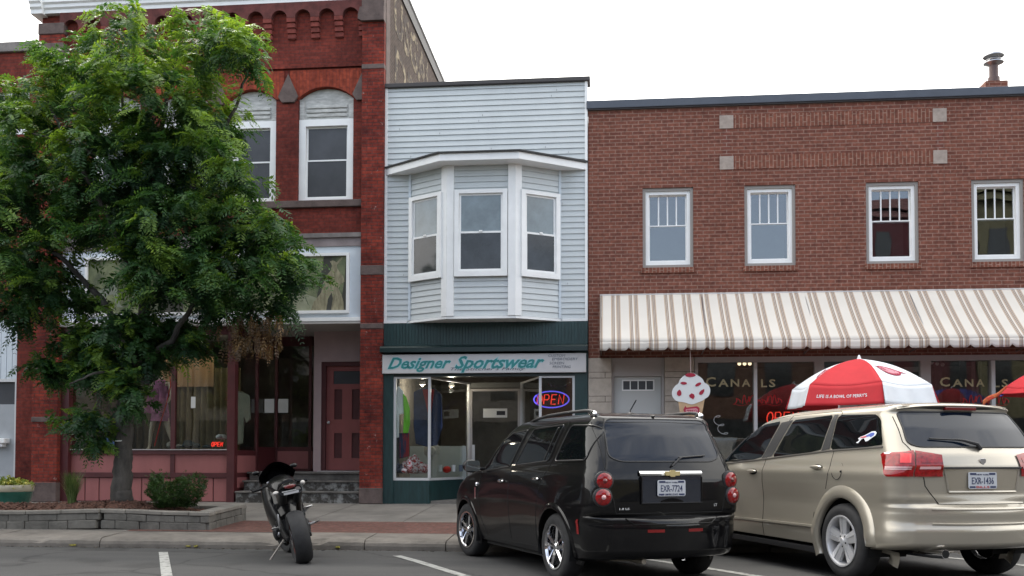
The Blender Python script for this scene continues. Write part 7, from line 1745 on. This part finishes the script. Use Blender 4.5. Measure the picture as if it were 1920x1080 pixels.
co=zpoly([(212,615),(700,575),(665,760),(625,950),(560,1250),(500,1420),(420,1430),(350,1250),(290,1010),(250,850)],CY-.014,CY+.014,mat('tan_cone_paint',(.50,.34,.20),.7,noise=.12,nscale=8),'cone')
zpoly(rpoly([(305,770),(345,690),(360,730),(560,705),(605,740),(600,800),(560,880),(540,885),(545,850),(430,862),(340,850)],12),CY-.020,CY-.0141,M['swoosh'],'logo_band',co)
zpoly(rpoly([(350,760),(540,742),(572,765),(560,830),(430,842),(352,822)],12),CY-.024,CY-.0201,M['swp'],'logo_field',co)
a=zq(368,812); b_=zq(555,765); g=text_mb("PERRY'S",b_[0]-a[0],b_[1]-a[1],.002,0,.02); sub(co,'lettering',onwall(g,a[0],CY-.0245,a[1]),M['swoosh'],fixn=False)
top=zq(445,100); part(cn,'hanging_rod',MB().tube([(top[0],CY,top[1]-.02),(top[0]-.01,CY,AZ0-.02)],.008,6),mat('pinkish_rod',(.40,.30,.27),.6))

# ================================================================== SHOP INTERIOR BITS (right shop)
M['drape']=mat('pale_grey_drape',(.20,.19,.18),.9,noise=.2); 
for x0,x1,Y in ((1752,1768,1.2),(1800,1812,1.3),(1822,1842,1.2)):
    o=part(bt,'drape',MB().grid(lambda u,v_:(PX(x0,Y,740)+(PX(x1,Y,740)-PX(x0,Y,740))*u,Y+.03*sin(u*20),.5+(ZLB-.4)*v_),16,1),M['drape'],smooth=True,fixn=False)
for i,(x,y) in enumerate(((1388,681),(1398,682),(1748,677),(1758,678),(1768,679))):
    pass
c=atY(1396,682,1.0); lp=MB()
for i in range(3): lp.sphere((-.1+.1*i,0,0),.035,6)
tag(lp.build('ceiling_lamp',mat('warm_lamp',(1,.78,.5),.5,emit=.7),smooth=True,loc=(c.x,1.0,c.z)),'small warm ceiling lamps glowing at the top of the first shop pane','lamp',group='warm ceiling lamps in the right shop')
c=atY(1757,680,.8); lp=MB()
for i in range(3): lp.sphere((-.1+.1*i,0,-.02*i),.035,6)
tag(lp.build('ceiling_lamp',M['whitefab'],smooth=True,loc=(c.x,.8,c.z)),'cluster of small pale lamps at the top of the pane beside the wide white post','lamp',group='warm ceiling lamps in the right shop')

# ================================================================== STREET BEHIND THE CAMERA (seen in the glass)
M['op_win']=mat('far_window',(.03,.035,.04),.1); 
def opp(label,x0,x1,h_,col,wcol,rows,cols_,name='brick_building',Y=-31):
    t=thing(name,label,'building',((x0+x1)/2,Y,0),group='buildings across the street')
    part(t,'wall',MB().box(x0,x1,Y-9,Y,0,h_),mat('far_wall',tuple(c*.6 for c in col),.9,noise=.2,nscale=.6))
    part(t,'cornice',MB().box(x0-.1,x1+.1,Y,Y+.4,h_-.6,h_-.1).box(x0-.1,x1+.1,Y,Y+.25,h_-1.0,h_-.7),mat('far_cornice',wcol,.8))
    w_=(x1-x0)/cols_
    for r_ in range(rows):
        for k in range(cols_): part(t,'window',MB().box(x0+w_*(k+.28),x0+w_*(k+.72),Y,Y+.05,4.4+3.2*r_,6.2+3.2*r_),M['op_win'])
    part(t,'shop_front',MB().box(x0+.4,x1-.4,Y,Y+.08,.5,3.2),M['op_win'])
opp('maroon three storey building across the street',13,18.3,14.3,(.16,.045,.055),(.20,.10,.10),3,3)
opp('tan three storey building across the street',18.4,29,15.0,(.24,.22,.13),(.16,.15,.09),3,5)
opp('low brown brick building across the street',-4,12.9,7.6,(.15,.08,.06),(.3,.28,.25),1,6)
opp('grey building across the street at the left',-22,-4.1,8.6,(.18,.17,.16),(.3,.3,.3),1,6)
opp('long low building across the street at the far right',29.1,60,8,(.17,.10,.08),(.3,.28,.25),1,8)
opp('long low building across the street at the far left',-60,-22.1,8,(.15,.13,.12),(.3,.28,.25),1,8)

# rows continuing beyond both edges of the picture (seen only in reflections), end blocks added to darken those
def row(label,x0,x1,y0,y1,h_,col):
    t=thing('brick_building',label,'building',((x0+x1)/2,(y0+y1)/2,0),group='buildings beyond the picture')
    part(t,'wall',MB().box(x0,x1,y0,y1,0,h_),mat('row_wall',col,.9,noise=.3,nscale=.8)); part(t,'roof',MB().box(x0+.2,x1-.2,y0+.2,y1-.2,h_,h_+.1),M['roofing'])
row('dark brick building continuing the row beyond the left edge',-45,-17.6,0,9,8.5,(.05,.03,.025))
row('unseen block added to close the street at the left, darkening reflections',-80,-62,-40,9,11,(.045,.04,.035))
row('brick building continuing the row beyond the right edge',11.7,45,0,12,8.5,(.05,.035,.03))
row('unseen block added to close the street at the right, darkening reflections',62,80,-40,9,10,(.05,.04,.035))
